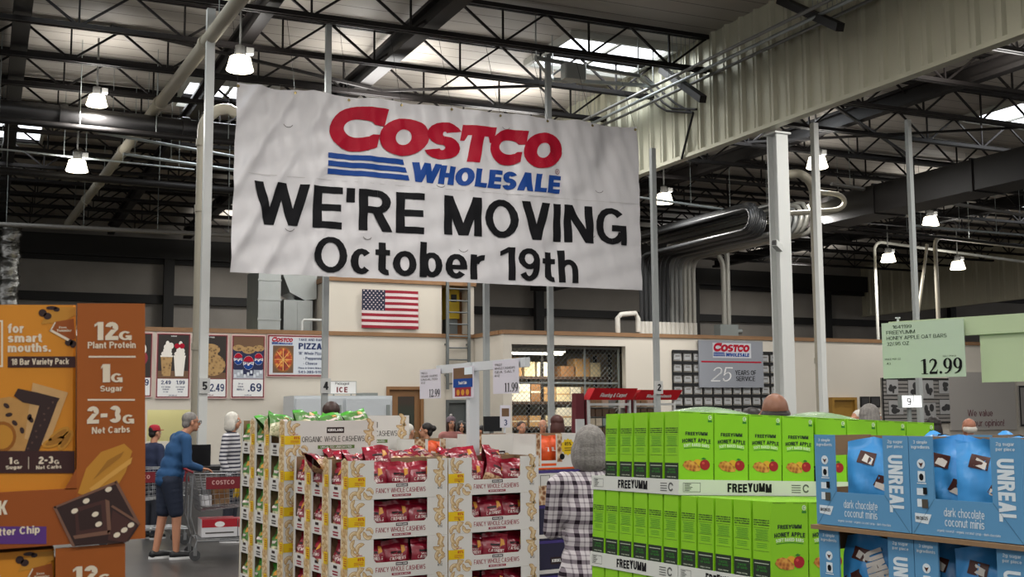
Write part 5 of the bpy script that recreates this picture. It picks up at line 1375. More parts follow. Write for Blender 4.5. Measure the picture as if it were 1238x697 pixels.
# ------------------------------------------------------------------ blue chocolate trays, right front
UX, UY, UZ, UT = 1.861, 2.300, 1.591, -1.435
UW, UH, UD = .281, .215, .20
ublue = M('tray_blue', '5b93bd', .5, spec=.3); bag_blue = M('bag_blue', '3f97dc', .35, spec=.5); navy_in = M('bag_navy', '1c4f80', .4); uwhite = M('u_white', 'd7e3ea', .6); coco_white = M('coconut', 'ddd9d2', .6)
ubrown = M('coco_choc', '4a2620', .4)
U0 = Matrix.Translation((UX, UY, 0)) @ Matrix.Rotation(UT, 4, 'Z')
def choc_tray():
    b = MB(); w, h, d = UW - .002, UH, UD
    wl, wr, lipz, th = w * .225, w * .745, h * .37, .004
    m6 = [ublue, ublue, ublue, kraft, ublue, ublue]
    b.box((0, 0, 0), (wl, th, h), ublue, mats=m6); b.box((wr, 0, 0), (w, th, h), ublue, mats=m6); b.box((wl, 0, 0), (wr, th, lipz), ublue, mats=m6)
    # side walls with hand-hole windows
    for x in (0, w - th):
        mm = [kraft, kraft, kraft, kraft, (ublue if x else kraft), (kraft if x else ublue)]
        b.box((x, th, 0), (x + th, d, h * .40), kraft, mats=mm); b.box((x, th, h * .76), (x + th, d, h * .99), kraft, mats=mm)
        b.box((x, th, h * .40), (x + th, d * .15, h * .76), kraft, mats=mm); b.box((x, d * .87, h * .40), (x + th, d, h * .76), kraft, mats=mm)
    b.box((th, d - th, 0), (w - th, d, h * .98), kraft); b.box((th, th, 0), (w - th, d - th, .004), kraft)
    fr = Fr((0, 0, 0), (1, 0, 0), (0, 0, 1), (0, -1, 0)); k = .0006
    # left panel icons
    for s, z in (('3 simple', .925), ('ingredients', .875)): b.text(fr, s, wl * .5, h * z, h * .033, uwhite, k=k, w=wl * (.6 if z > .9 else .78), wt=.16, align='c')
    b.e2(fr, wl * .5, h * .72, h * .05, h * .05, uwhite, k, 14); b.q2(fr, [(wl * .5, h * .685), (wl * .5 + h * .03, h * .735), (wl * .5, h * .725), (wl * .5 - h * .03, h * .735)], ubrown, k * 2)
    b.r2(fr, wl * .5 - h * .045, h * .535, wl * .5 + h * .045, h * .645, uwhite, k); b.e2(fr, wl * .5, h * .585, h * .028, h * .036, INKK, k * 2, 12); b.r2(fr, wl * .3, h * .515, wl * .7, h * .525, uwhite, k)
    b.r2(fr, wl * .28, h * .40, wl * .62, h * .47, uwhite, k); b.r2(fr, wl * .55, h * .41, wl * .72, h * .48, INKK, k * 2); 
    b.r2(fr, wl * .28, h * .28, wl * .48, h * .36, uwhite, k); b.r2(fr, wl * .48, h * .27, wl * .74, h * .36, M('icon_dark', '4b463c', .6), k * 2)
    b.q2(fr, [(wl * .16, h * .125), (wl * .7, h * .11), (wl * .86, h * .21), (wl * .16, h * .215)], uwhite, k); b.text(fr, '08/26/25', wl * .2, h * .15, h * .035, INKK, k=k * 2, w=wl * .5, wt=.2)
    # right panel
    rw = w - wr; cx_ = wr + rw * .5
    for s, z, ww in (('2g sugar', .925, .6), ('per piece', .875, .62)): b.text(fr, s, cx_, h * z, h * .033, uwhite, k=k, w=rw * ww, wt=.16, align='c')
    vf = Fr(fr.pt(cx_ - rw * .30 + rw * .62 - rw * .62, h * .80), (0, 0, -1), (1, 0, 0), (0, -1, 0))
    b.text(vf, 'UNREAL', 0, 0, rw * .56, uwhite, k=k, w=h * .60, wt=.25, gap=.09)
    # lip print and fold lines
    b.text(fr, 'dark chocolate', w * .49, lipz * .55, lipz * .24, uwhite, k=k, w=w * .36, wt=.13, align='c'); b.text(fr, 'coconut minis', w * .49, lipz * .29, lipz * .24, uwhite, k=k, w=w * .35, wt=.13, align='c')
    b.text(fr, 'organic coconut - organic coconut syrup - dark chocolate', w * .52, lipz * .13, lipz * .07, uwhite, k=k, w=w * .56, wt=.14, align='c')
    b.q2(fr, [(wr, lipz), (wr + .0015, lipz), (w * .985, .002), (w * .98, .002)], M('fold_blue', '34617f', .6), k)
    b.q2(fr, [(wl, lipz), (wl + .001, lipz), (w * .02, .002), (w * .015, .002)], M('fold_blue'), k)
    return b
ut = choc_tray().build('chocolate_tray')
tag(ut, '-', 'tray', 'blue chocolate trays')
def put_ut(a, bb, z, label, first=[True]):
    loc = U0 @ Vector((a, bb, z)); o = ut if first[0] else dup(ut, loc, 0); first[0] = False
    o.location = loc; o.rotation_euler = (0, 0, UT); o['label'] = label
zt = UZ - UH
put_ut(0, 0, zt, 'blue display tray with one bag, on the top tier at the left corner')
put_ut(UW, 0, zt, 'blue display tray with two bags, on the top tier at the frame edge')
b = MB(); g = []
b.box((-.012, -.010, -.012), (2 * UW + .02, UD * 2 + .02, -.002), kraft, U0 @ Matrix.Translation((0, 0, zt)))
tag(b.build('cardboard_sheet', loc=U0 @ Vector((0, 0, zt - .012)), rotz=UT), 'thin brown cardboard sheet between the two tiers of blue trays', 'cardboard sheet')
zt2 = zt - .013 - UH
put_ut(0, .004, zt2, 'blue display tray of the lower tier showing a large lettered bag, at the left corner')
put_ut(UW, .004, zt2, 'blue display tray of the lower tier, at the frame edge under the brown sheet')
put_ut(UW, UD + .01, zt, 'blue display tray behind the two-bag tray on the top tier')
put_ut(UW, UD + .014, zt2, 'blue display tray of the lower tier, behind the one at the frame edge')
b = MB(); b.box((0, 0, .0), (2 * UW, 2 * UD, zt2 - .002), ublue, U0); b.box((-.01, -.01, zt2 - .03), (2 * UW + .01, 2 * UD + .01, zt2 - .002), kraft, U0)
tag(b.build('display_plinth', loc=U0 @ Vector((0, 0, 0)), rotz=UT), 'blue cardboard plinth under the blue chocolate trays, below the frame', 'plinth')
def choc_bag(seed, big=False):
    b = MB(); w, h, t_ = .125, .205, .045
    fr = pouch(b, w, h, t_, [(0, 1, bag_blue)], seed, crinkle=.0035)
    k = .0012
    # sealed window picture: a coconut bar on the right, a small packed picture at the top
    b.q2(fr, [(-w * .28, h * .70), (w * .06, h * .66), (w * .10, h * .80), (-w * .22, h * .84)], ubrown, k, .02); b.q2(fr, [(-w * .18, h * .72), (w * .02, h * .67), (w * .05, h * .74), (-w * .12, h * .80)], coco_white, k * 1.6, .02)
    if not big:
        b.q2(fr, [(w * .04, h * .44), (w * .40, h * .36), (w * .42, h * .52), (w * .16, h * .56)], ubrown, k, .02); b.q2(fr, [(w * .07, h * .42), (w * .40, h * .34), (w * .42, h * .42), (w * .10, h * .48)], coco_white, k * 1.6, .02)
        b.q2(fr, [(w * .12, h * .20), (w * .34, h * .10), (w * .42, h * .26), (w * .22, h * .31)], ubrown, k, .02)
    else:
        b.q2(fr, [(-w * .42, h * .48), (-w * .1, h * .58), (w * .3, h * .66), (w * .42, h * .40), (w * .1, h * .30), (-w * .3, h * .33)], ubrown, k, .03); b.q2(fr, [(-w * .42, h * .46), (-w * .3, h * .33), (-w * .05, h * .30), (-w * .1, h * .42)], coco_white, k * 1.6, .02)
        ang = R(-68); vx = Vector((math.cos(ang), math.sin(ang))); 
        class RF(Fr):
            def pt(self, x, y, k=0.0): return fr.pt(w * .12 + x * vx.x - y * vx.y, h * .80 + x * vx.y + y * vx.x, k)
        b.text(RF((0, 0, 0), (1, 0, 0), (0, 0, 1), (0, -1, 0)), 'UNREAL', 0, -.02, .045, coco_white, k=k * 2.4, w=h * .72, wt=.3, gap=.05, sub=.012)
    for x in (-.2, .25): b.r2(fr, w * x - .006, h * .06, w * x + .006, h * .11, uwhite, k); b.e2(fr, w * x, h * .085, .003, .004, INKK, k * 1.6, 8); b.r2(fr, w * x - .008, h * .13, w * x + .008, h * .15, uwhite, k)
    return b
def put_bag(mb, name, M4, label, cat, group):
    """a bag whose local mesh is placed by the matrix M4"""
    o = mb.build(name); o.matrix_world = M4; tag(o, label, cat, group); return o
def UB(a, bb, z, rz=0, rx=0, ry=0): return U0 @ Matrix.Translation((a, bb, z)) @ Euler((R(rx), R(ry), R(rz))).to_matrix().to_4x4()
g_ = 'blue bags of chocolates'
put_bag(choc_bag(1), 'chocolate_bag', UB(.118, .068, zt + .006, 24, -3), 'blue chocolate bag standing alone in the left corner tray of the top tier', 'bag', g_)
put_bag(choc_bag(2), 'chocolate_bag', UB(UW + .045, .068, zt + .006, 20, -4), 'blue chocolate bag in the two-bag tray, the left of its pair', 'bag', g_)
put_bag(choc_bag(3), 'chocolate_bag', UB(UW + .150, .062, zt + .006, 24, -3), 'blue chocolate bag in the two-bag tray, the right of its pair', 'bag', g_)
put_bag(choc_bag(4), 'chocolate_bag', UB(UW + .02, .150, zt + .012, 12, 3), 'blue chocolate bag behind the pair in the two-bag tray, only its top showing', 'bag', g_)
put_bag(choc_bag(5), 'chocolate_bag', UB(UW - .02, UD + .05, zt + .165, 60, -80), 'blue chocolate bag lying flat across the rear tray, left of the two flat ones', 'bag', g_)
put_bag(choc_bag(6), 'chocolate_bag', UB(UW + .14, UD + .06, zt + .165, 40, -80), 'blue chocolate bag lying flat across the rear tray, right of the two flat ones', 'bag', g_)
put_bag(choc_bag(7, True), 'chocolate_bag', UB(.095, .062, zt2 + .006, 14, -3), 'blue chocolate bag with large white letters in the lower left tray', 'bag', g_)
put_bag(choc_bag(8), 'chocolate_bag', UB(UW + .03, .068, zt2 + .006, 16, -3), 'blue chocolate bag in the lower tray at the frame edge, left of its pair', 'bag', g_)
put_bag(choc_bag(9), 'chocolate_bag', UB(UW + .135, .062, zt2 + .006, 20, -3), 'blue chocolate bag in the lower tray at the frame edge, right of its pair', 'bag', g_)

# ------------------------------------------------------------------ red cashew trays
RX, RY, RZ, RT = 2.046, 6.912, 1.361, .1185
RW, RD, RH = .6875, .306, .24
C0 = Matrix.Translation((RX, RY, 0)) @ Matrix.Rotation(RT, 4, 'Z')
card = M('card_white', 'd3d1cc', .55); yellow = M('badge_yellow', 'dcb811', .5); nutp = nuts_material('cashew_print', 'a87a45', 'cfae7c', 'e2d0ae', 28); cashew_c = M('cashew_tan', 'a98353', .6); cashew_l = M('cashew_light', 'cbb083', .6); cashew_h = M('cashew_pale', 'e0cda8', .6)
crimson = M('crimson_ink', '8d1d33', .6); logo_dark = M('logo_dark', '2a1719', .5); olive = M('olive_ink', '55712f', .6); grey_ink = M('grey_ink', '4a4744', .6)
def cashew_art(b, fr, cx, cy, r, rot, k):
    b.ring2(fr, cx, cy, r * 1.08, r * .9, 0, 215, r * .80, cashew_c, k, 9, rot); b.ring2(fr, cx, cy, r * 1.0, r * .82, 12, 200, r * .55, cashew_l, k + .0004, 8, rot); b.ring2(fr, cx, cy, r * .95, r * .78, 60, 150, r * .2, cashew_h, k + .0008, 5, rot)
def kirkland(b, fr, cx, y, w, h, k): b.r2(fr, cx - w / 2, y, cx + w / 2, y + h, logo_dark, k); b.text(fr, 'KIRKLAND', cx, y + h * .3, h * .42, WHITE, k=k + .0006, w=w * .86, wt=.24, align='c')
def nut_tray(kind):
    """kind: red / green cashews; an open display tray: cut-out front, one opening in the left side"""
    b = MB(); w, d, h, th = RW - .003, RD - .003, RH - .001, .005
    closed = kind == 'closed'
    ink, bar_m, l1, l2 = (crimson, crimson, 'FANCY WHOLE CASHEWS', 'WITH SEA SALT') if kind == 'red' else (grey_ink, olive, 'ORGANIC WHOLE CASHEWS', 'UNSALTED UNROASTED')
    m_f = [card, card, card, kraft, card, card]; m_l = [card, card, card, card, kraft, card]; m_r = [card, card, card, card, card, kraft]
    wl, wr, lz = w * .25, w * .79, h * .40
    fr = Fr((0, 0, 0), (1, 0, 0), (0, 0, 1), (0, -1, 0)); k = .0008
    if closed:
        b.box((0, 0, 0), (w, th, h), card, mats=m_f)
    else:
        b.box((0, 0, 0), (wl, th, h), card, mats=m_f); b.box((wr, 0, 0), (w, th, h), card, mats=m_f); b.box((wl, 0, 0), (wr, th, lz), card, mats=m_f)
        for x0, s in ((wl, 1), (wr, -1)):
            b.prism([(x0, 0, lz - .0005), (x0 + s * .02, 0, lz - .0005), (x0, 0, lz + .02)], (0, th, 0), card)
    # left side: printed post, opening, lip, rear post
    o0, o1 = d * .36, d * .90
    b.box((0, th, 0), (th, o0, h), card, mats=m_l); b.box((0, o1, 0), (th, d, h), card, mats=m_l); b.box((0, o0, 0), (th, o1, h * .36), card, mats=m_l)
    b.box((w - th, th, 0), (w, d, h), card, mats=m_r); b.box((th, d - th, 0), (w - th, d, h), kraft); b.box((th, th, 0), (w - th, d - th, .004), kraft)
    # front print
    rnd = random.Random(4)
    for cx_, cy_, r_ in ((.06, .88, .032), (.12, .80, .034), (.07, .70, .03), (.13, .16, .036), (.06, .1, .034), (.19, .12, .032), (.21, .2, .026), (.09, .3, .03)): cashew_art(b, fr, w * cx_, h * cy_, r_, rnd.uniform(0, 6), k)
    for cx_, cy_, r_ in ((.90, .90, .036), (.955, .82, .032), (.90, .72, .034), (.95, .60, .03), (.91, .48, .034), (.94, .36, .03)): cashew_art(b, fr, w * cx_, h * cy_, r_, rnd.uniform(0, 6), k)
    if not closed or True:
        b.r2(fr, 0, h * .33, w * .165, h * .58, yellow, k * 2); b.text(fr, '85%', w * .125, h * .48, h * .075, M('badge_red', 'b3401c', .6), k=k * 3, align='c', wmax=w * .07, wt=.24)
        for j in range(3): b.r2(fr, w * .06, h * (.435 - .03 * j), w * .15, h * (.445 - .03 * j), M('badge_red'), k * 3)
        b.text(fr, 'MORE', w * .08, h * .6, h * .03, M('badge_red'), k=k * 2, w=w * .06)
    if closed:
        kirkland(b, fr, w * .54, h * .64, w * .19, h * .17, k); b.text(fr, l1, w * .52, h * .39, h * .16, ink, k=k, w=w * .68, wt=.14, align='c', gap=.07)
        b.r2(fr, w * .35, h * .19, w * .75, h * .29, bar_m, k); b.text(fr, l2, w * .55, h * .21, h * .06, WHITE, k=k * 2, w=w * .34, wt=.16, align='c')
    else:
        kirkland(b, fr, w * .53, h * .305, w * .12, h * .075, k); b.text(fr, l1, w * .52, h * .155, h * .125, ink, k=k, w=w * .50, wt=.15, align='c', gap=.06)
        b.r2(fr, w * .43, h * .055, w * .62, h * .115, bar_m, k); b.text(fr, l2, w * .525, h * .07, h * .03, WHITE, k=k * 2, w=w * .16, align='c')
        b.text(fr, '40 OZ', w * .92, h * .2, h * .06, grey_ink, k=k, align='c', wmax=w * .05); b.text(fr, 'NET WT', w * .92, h * .28, h * .03, grey_ink, k=k, align='c', wmax=w * .06)
    # side print (u runs from the back to the front corner)
    fs = Fr((0, d, 0), (0, -1, 0), (0, 0, 1), (-1, 0, 0))
    b.r2(fs, d - o0 + .006, 0, d, h * .998, nutp, k); b.r2(fs, 0, 0, d - o1 - .012, h * .998, M('card_cream', 'd0c6b2', .6), k)
    for cy_ in (.12, .26, .66, .8, .93): cashew_art(b, fs, d - o0 * .55 + .02 * math.sin(cy_ * 30), h * cy_, .036, cy_ * 20, k * 2)
    b.r2(fs, d - o0 * .62, h * .28, d, h * .60, yellow, k * 3)
    for j in range(4): b.r2(fs, d - o0 * .5, h * (.53 - .055 * j), d - o0 * .12, h * (.55 - .055 * j), M('badge_red'), k * 4)
    cs = d - (o0 + o1) / 2
    b.r2(fs, cs - .03, h * .235, cs + .03, h * .31, logo_dark, k); b.r2(fs, cs - .045, h * .13, cs + .045, h * .17, ink, k); b.r2(fs, cs - .04, h * .06, cs + .04, h * .1, ink, k)
    return b
bagred = M('bag_red', '86162c', .28, spec=.6, noise=.15, nscale=14); bagnut = nuts_material('bag_nuts', '6d3f2c', 'a97f58', 'c2a27e', 55, .35); bagtop = M('bag_crimson', 'a01a33', .22, spec=.7)
bag_ink = M('bag_ink', 'd9c9c4', .5); baggold = M('bag_gold', 'c58a2b', .4)
def cashew_bag(seed, h=.222, loose=False):
    b = MB(); w = .185
    fr = pouch(b, w, h, .095, [(0, .38, bagnut), (.38, .88, bagred), (.88, 1, bagtop)], seed, nu=10, nv=14)
    k = .0015
    b.text(fr, 'CASHEWS', 0, h * .44, h * .09, bag_ink, k=k, w=w * .62, wt=.22, align='c', shear=.1, sub=.02); b.r2(fr, -w * .22, h * .62, w * .12, h * .68, logo_dark, k, .03); b.text(fr, 'WHOLE', 0, h * .55, h * .045, bag_ink, k=k, w=w * .35, align='c')
    b.q2(fr, [(w * .14, h * .60), (w * .32, h * .66), (w * .30, h * .80), (w * .18, h * .82)], baggold, k, .03)
    return b
baggreen = M('bag_green', '4f7d3c', .35, spec=.5, noise=.3, nscale=16); bagleaf = M('bag_leaf', '4fa83a', .3, spec=.6); baggrey = nuts_material('bag_pale_nuts', '6f7a58', 'a9a883', 'cdc6a6', 55, .35)
def green_bag(seed, h=.222):
    b = MB(); w = .185
    fr = pouch(b, w, h, .095, [(0, .42, baggrey), (.42, .86, baggreen), (.86, 1, bagleaf)], seed, nu=10, nv=12)
    b.r2(fr, -w * .25, h * .5, w * .25, h * .58, bag_ink, .0015, .03); b.q2(fr, [(w * .05, h * .62), (w * .3, h * .66), (w * .28, h * .78), (w * .1, h * .8)], baggold, .0015, .03)
    return b
red_m = [cashew_bag(s).build('cashew_bag') for s in (11, 12, 13)]
grn_m = [green_bag(s).build('cashew_bag') for s in (21, 22)]
used_b = set()
def put_nb(pool, i, M4, label, group):
    src = pool[i % len(pool)]
    if src.name in used_b: o = src.copy(); COL.objects.link(o)
    else: o = src; used_b.add(src.name)
    o.matrix_world = M4; tag(o, label, 'bag', group)
    return o
tray_red = nut_tray('red').build('cashew_tray'); tray_grn = nut_tray('green').build('cashew_tray'); tray_cls = nut_tray('closed').build('cashew_tray')
def put_tray(src, M4, label, group):
    if src.get('used'): o = src.copy(); COL.objects.link(o); 
    else: o = src; src['used'] = 1
    o.matrix_world = M4; tag(o, label, 'tray', group)
    return o
TIER = ['top', 'second', 'third', 'fourth', 'fifth', 'sixth']
gr_red, gr_rb = 'white trays of red cashew bags', 'red cashew bags'
n = 0
def CM(a, bb, z, rz=0, rx=0, ry=0): return C0 @ Matrix.Translation((a, bb, z)) @ Euler((R(rx), R(ry), R(rz))).to_matrix().to_4x4()
SP = ['left', 'middle', 'right']
for ti in range(5):
    z = RZ - RH * (ti + 1)
    spots = [(0, 0, 'front left'), (RW + .004, 0, 'front right'), (0, RD + .002, 'middle of the left side'), (0, 2 * RD + .004, 'rear of the left side')]
    if ti == 0: spots += [(RW + .004, RD + .002, 'middle of the right side'), (RW + .004, 2 * RD + .004, 'rear of the right side')]
    for a, bb, where in spots:
        put_tray(tray_red, CM(a, bb, z), 'white tray of red cashew bags, %s tier, %s' % (TIER[ti], where), gr_red)
        if ti == 4: continue
        if 'front' in where:
            for j in range(3):
                n += 1
                if ti == 0 and where == 'front right' and j == 1:
                    put_nb(red_m, n, CM(a + .35, bb + .075, z + .03, 12, -8, 24), 'red cashew bag tilted on its corner, middle of the top front right tray', gr_rb); continue
                put_nb(red_m, n, CM(a + .20 + .165 * j, bb + .07 + .01 * (n % 3), z + .005, random.uniform(-9, 9), random.uniform(-6, 2), random.uniform(-5, 5)),
                       'red cashew bag in the %s tier, %s tray, %s of three' % (TIER[ti], where, SP[j]), gr_rb)
        if a == 0:
            n += 1
            put_nb(red_m, n, CM(a + .049, bb + .205, z + .006, 270 + random.uniform(-6, 6), random.uniform(-5, 3), random.uniform(-6, 6)),
                   'red cashew bag in the side opening, %s tier, %s' % (TIER[ti], where), gr_rb)
# loose bags heaped on the top tier
for i, (a, bb, dz, rz, rx, ry) in enumerate([(.05, .44, .07, 40, -55, 20), (.22, .48, .075, -10, -60, 8), (.42, .46, .085, 15, -62, -12), (.60, .48, .08, -20, -58, 10), (.80, .46, .08, 8, -60, 5), (1.02, .48, .08, -12, -62, -10), (1.22, .45, .07, 20, -55, 15),
                                            (.30, .78, .085, 0, -60, 5), (.62, .80, .09, -14, -62, 0), (.95, .80, .085, 10, -58, -8), (1.2, .78, .08, 5, -60, 0), (.15, .2, .03, 30, -30, 15), (.30, .20, .04, 0, -20, 0), (.95, .19, .03, -10, -25, -10), (1.15, .2, .03, 20, -22, 14)]):
    put_nb(red_m, i, CM(a, bb, RZ - .165 + dz, rz, rx, ry), 'loose red cashew bag heaped on the top trays, %s in the heap' % ORD[i], 'loose red cashew bags')
b = MB(); P_ = M('pallet_wood', '9a7d55', .8)
def pallet(a0, b0, W, D, zt_, label, Mx=C0):
    b = MB()
    for i in range(5): b.box((a0 + (W - .1) * i / 4, b0, zt_ - .022), (a0 + (W - .1) * i / 4 + .1, b0 + D, zt_ - .002), P_, Mx)
    for i in range(3): b.box((a0, b0 + (D - .09) * i / 2, .0), (a0 + W, b0 + (D - .09) * i / 2 + .09, zt_ - .022), P_, Mx)
    tag(b.build('pallet', loc=Mx @ Vector((a0, b0, 0)), rotz=RT), label, 'pallet', 'wooden pallets')
pallet(0, 0, 2 * RW, 3 * RD, RZ - 5 * RH, 'wooden pallet under the red cashew trays')
# organic trays behind, one tier taller
OB = 3 * RD + .05
zo = RZ + RH
oa = solve_px(lambda a: C0 @ Vector((a, OB, zo)), 344.5, -.6, .6)
oe = solve_px(lambda a: C0 @ Vector((a, OB, zo)), 450, 0, 1.5)
gr_g, gr_gb = 'white trays of green cashew bags', 'green cashew bags'
sx = (oe - oa) / RW
for ti in range(6):
    z = zo - RH * (ti + 1)
    for bb, where in ((OB, 'front'), (OB + RD + .002, 'middle'), (OB + 2 * RD + .004, 'rear')):
        src = tray_cls if (ti == 0 and where == 'front') else tray_grn
        put_tray(src, CM(oa, bb, z), 'white tray of green cashew bags, %s tier, %s of the left side' % (TIER[ti], where), gr_g)
        if ti < 5 and not (ti == 0 and where == 'front'):
            n += 1
            put_nb(grn_m, n, CM(oa + .049, bb + .205, z + .006, 270 + random.uniform(-6, 6), random.uniform(-5, 3), random.uniform(-5, 5)),
                   'green cashew bag in the side opening, %s tier, %s tray' % (TIER[ti], where), gr_gb)
ob2 = OB + RD * 1.0 + .1
oa2 = solve_px(lambda a: C0 @ Vector((a, ob2, zo)), 495, .2, 2) - RW
ob2 = OB + 3 * RD + .04
oa2 = solve_px(lambda a: C0 @ Vector((a, ob2, zo)), 495, .2, 2) - RW * 1.12
for ti in range(2):
    put_tray(tray_cls, CM(oa2, ob2, zo + .03 - RH * 1.12 * (ti + 1)) @ Matrix.Scale(1.12, 4), 'white closed tray of green cashew bags right of the corner one, %s tier' % TIER[ti], gr_g)
for i in range(14):
    a = oa + .03 + (.068 * i)
    put_nb(grn_m, i, CM(a, OB + .14 + .25 * (i % 3) if i < 10 else ob2 + .12 + .05 * (i % 2), zo - .115 + .02 * (i % 2), 20 * math.sin(i * 2.1), -40 - 12 * (i % 3), 12 * math.cos(i * 1.7)),
           'loose green cashew bag heaped on the top trays, %s from the left' % ORD[i], 'loose green cashew bags')
pallet(oa, OB, 2 * RW + .1, 3 * RD, zo - 6 * RH, 'wooden pallet under the green cashew trays')
b = MB(); b.box((oa2, ob2, .0), (oa2 + RW * 1.12, ob2 + RD * 1.12, zo + .03 - 2.24 * RH - .003), card, C0)
tag(b.build('shipping_carton', loc=C0 @ Vector((oa2, ob2, 0)), rotz=RT), 'plain white shipping carton under the closed green cashew trays', 'carton')

# ------------------------------------------------------------------ orange mixed-nut trays and purple-rimmed trays behind
onut = M('orange_pack', 'd9541f', .45, noise=.2, nscale=14); mixp = nuts_material('mixed_nut_print', '5a2f1c', '9a6a40', 'd6c2a4', 34)
def mix_tray(W, H, D, window, label_x, badge):
    b = MB(); th = .005
    if window:
        w0, w1 = W * window[0], W * window[1]
        b.box((0, 0, 0), (w0, th, H), card); b.box((w1, 0, 0), (W, th, H), card); b.box((w0, 0, 0), (w1, th, H * .25), card)
    else: b.box((0, 0, 0), (W, th, H), card)
    b.box((0, th, 0), (th, D, H), card); b.box((W - th, th, 0), (W, D, H), card); b.box((th, D - th, 0), (W - th, D, H), kraft); b.box((th, th, 0), (W - th, D - th, .004), kraft)
    fr = Fr((0, 0, 0), (1, 0, 0), (0, 0, 1), (0, -1, 0)); k = .001
    if label_x: kirkland(b, fr, W * label_x, H * .32, .13, .045, k); b.r2(fr, W * .78, 0, W * .96, H, mixp, k); b.r2(fr, 0, 0, W * .1, H, mixp, k)
    else: b.r2(fr, W * .02, H * .1, W * window[0] * .8, H, mixp, k); b.r2(fr, W * (window[1] + .02), H * .2, W * (window[1] + .12), H, mixp, k); b.r2(fr, 0, 0, W, H * .05, onut, k); b.r2(fr, W * window[0], H * .1, W * window[1], H * .17, onut, k)
    if badge:
        cx_, cy_ = W * badge, H * .62
        b.q2(fr, [(cx_ + (.062 if i % 2 == 0 else .052) * math.cos(i * PI / 12), cy_ + (.062 if i % 2 == 0 else .052) * math.sin(i * PI / 12)) for i in range(24)], yellow, k * 2); b.text(fr, '85%', cx_, cy_ + .01, .025, INKK, k=k * 3, align='c')
        for j in range(2): b.r2(fr, cx_ - .03, cy_ - .01 - .016 * j, cx_ + .03, cy_ - .005 - .016 * j, INKK, k * 3)
        b.e2(fr, W * (badge - .12), H * .35, .022, .022, INKK, k * 2, 12)
    return b
def mix_bag(seed):
    b = MB(); fr = pouch(b, .15, .21, .08, [(0, 1, onut)], seed, nu=8, nv=10); b.r2(fr, -.04, .09, .04, .12, bag_ink, .0015); return b
def place_stack(px, dep, z, rot): c = atD(px, 525, dep); return Matrix.Translation((c.x, c.y, z)) @ Matrix.Rotation(rot, 4, 'Z')
MZ = 1.495 - .25
for i, (px, dep, W, win, lx, bd, lab, dz) in enumerate([(500, 9.0, .42, (.3, .55), None, None, 'white tray of orange nut bags behind the red cashews, left of the sign post', -.05), (576, 8.7, .44, None, .42, None, 'white dark-labelled nut tray behind the red cashews, right of the sign post', -.01),
                                                    (647, 8.2, .42, (.12, .42), None, .66, 'white tray with an orange window and round yellow badge beside the plaid shirt', 0)]):
    Mx = place_stack(px, dep, MZ + dz, RT)
    o = mix_tray(W, .25, .3, win, lx, bd).build('nut_tray'); o.matrix_world = Mx; tag(o, lab, 'tray', 'nut trays')
    for j in range(3):
        o = mix_bag(30 + i * 4 + j).build('nut_bag'); o.matrix_world = Mx @ Matrix.Translation((.06 + W * (.2 + .27 * j) - .03, .08 + .03 * (j % 2), .03)) @ Euler((R(-8), 0, R(8 * j - 8))).to_matrix().to_4x4()
        tag(o, 'orange nut bag, %s of three in the tray %s' % (SP[j], ('left of the sign post', 'right of the sign post', 'beside the plaid shirt')[i]), 'bag', 'orange nut bags')
    if i < 2:
        b = MB(); b.box((0, 0, -(MZ + dz)), (W, .3, -.002), card, Mx); tag(b.build('shipping_carton', loc=Mx.translation, rotz=RT), ('plain white carton under the nut tray left of the sign post', 'plain white carton under the nut tray right of the sign post')[i], 'carton')
    else:
        navy_c = M('navy_card', '22203a', .5); purple_c = M('purple_rim', '3c2f72', .5)
        for j in range(5):
            hh = .245; z0 = -.002 - hh * (j + 1); b = MB(); m = card if j == 0 else navy_c
            b.box((0, 0, z0), (.44, .32, z0 + hh - .003), m, Mx); fr = Fr(Mx @ Vector((0, 0, z0)), Mx.to_3x3() @ Vector((1, 0, 0)), (0, 0, 1), Mx.to_3x3() @ Vector((0, -1, 0)))
            b.r2(fr, 0, hh * .9, .44, hh * .985, purple_c, .001)
            if j == 0: b.r2(fr, .02, .0, .1, hh * .55, mixp, .001); b.frame2(fr, .04, hh * .5, .12, hh * .85, .004, grey_ink, .001)
            else: b.r2(fr, .0, hh * .05, .44, hh * .16, card, .001); kirkland(b, fr, .2, hh * .3, .16, .05, .001)
            tag(b.build('nut_carton', loc=Mx @ Vector((0, 0, z0)), rotz=RT), 'purple-rimmed nut carton beside the plaid shirt, %s below the yellow badge tray' % ORD[j], 'carton', 'purple-rimmed nut cartons')
# cream trays low behind the second organic tray
Mx = place_stack(497, 9.6, 1.33, RT)

# ------------------------------------------------------------------ price sign stands
def vdir(deg):   # horizontal direction turned deg towards the camera from the picture's right
    fh = Vector((_f.x, _f.y, 0)).normalized(); rh = Vector((_r0.x, _r0.y, 0)).normalized()
    return (rh * math.cos(R(deg)) - fh * math.sin(R(deg))).normalized()
cardw = M('price_card', 'cfccd6', .5); frost = M('frosted', 'c9cdd0', .4)
d1 = vdir(62); n1 = Vector((0, 0, 1)).cross(d1)
if n1.dot(EYEP - atD(571, 460, 7.9)) < 0: n1 = -n1
pc = atD(571.5, 462, 7.95)
t = thing('price_sign_stand', 'white T-shaped price sign stand rising between the cashew and nut stacks', 'sign stand', (pc.x, pc.y, 0), math.atan2(d1.y, d1.x))
b = MB(); zc = atD(571.5, 443, 7.95).z
b.bar((pc.x, pc.y, 0), (pc.x, pc.y, zc + .03), .075, .05, frost, up=d1); b.build('post', t)
b = MB(); L0 = solve_px(lambda s: pc + d1 * s, 530, -1.4, 0); L1 = solve_px(lambda s: pc + d1 * s, 638, 0, 1.4)
A, B_ = pc + d1 * L0, pc + d1 * L1; A.z = B_.z = zc; b.bar(A, B_, .035, .06, frost); b.build('crossbar', t)
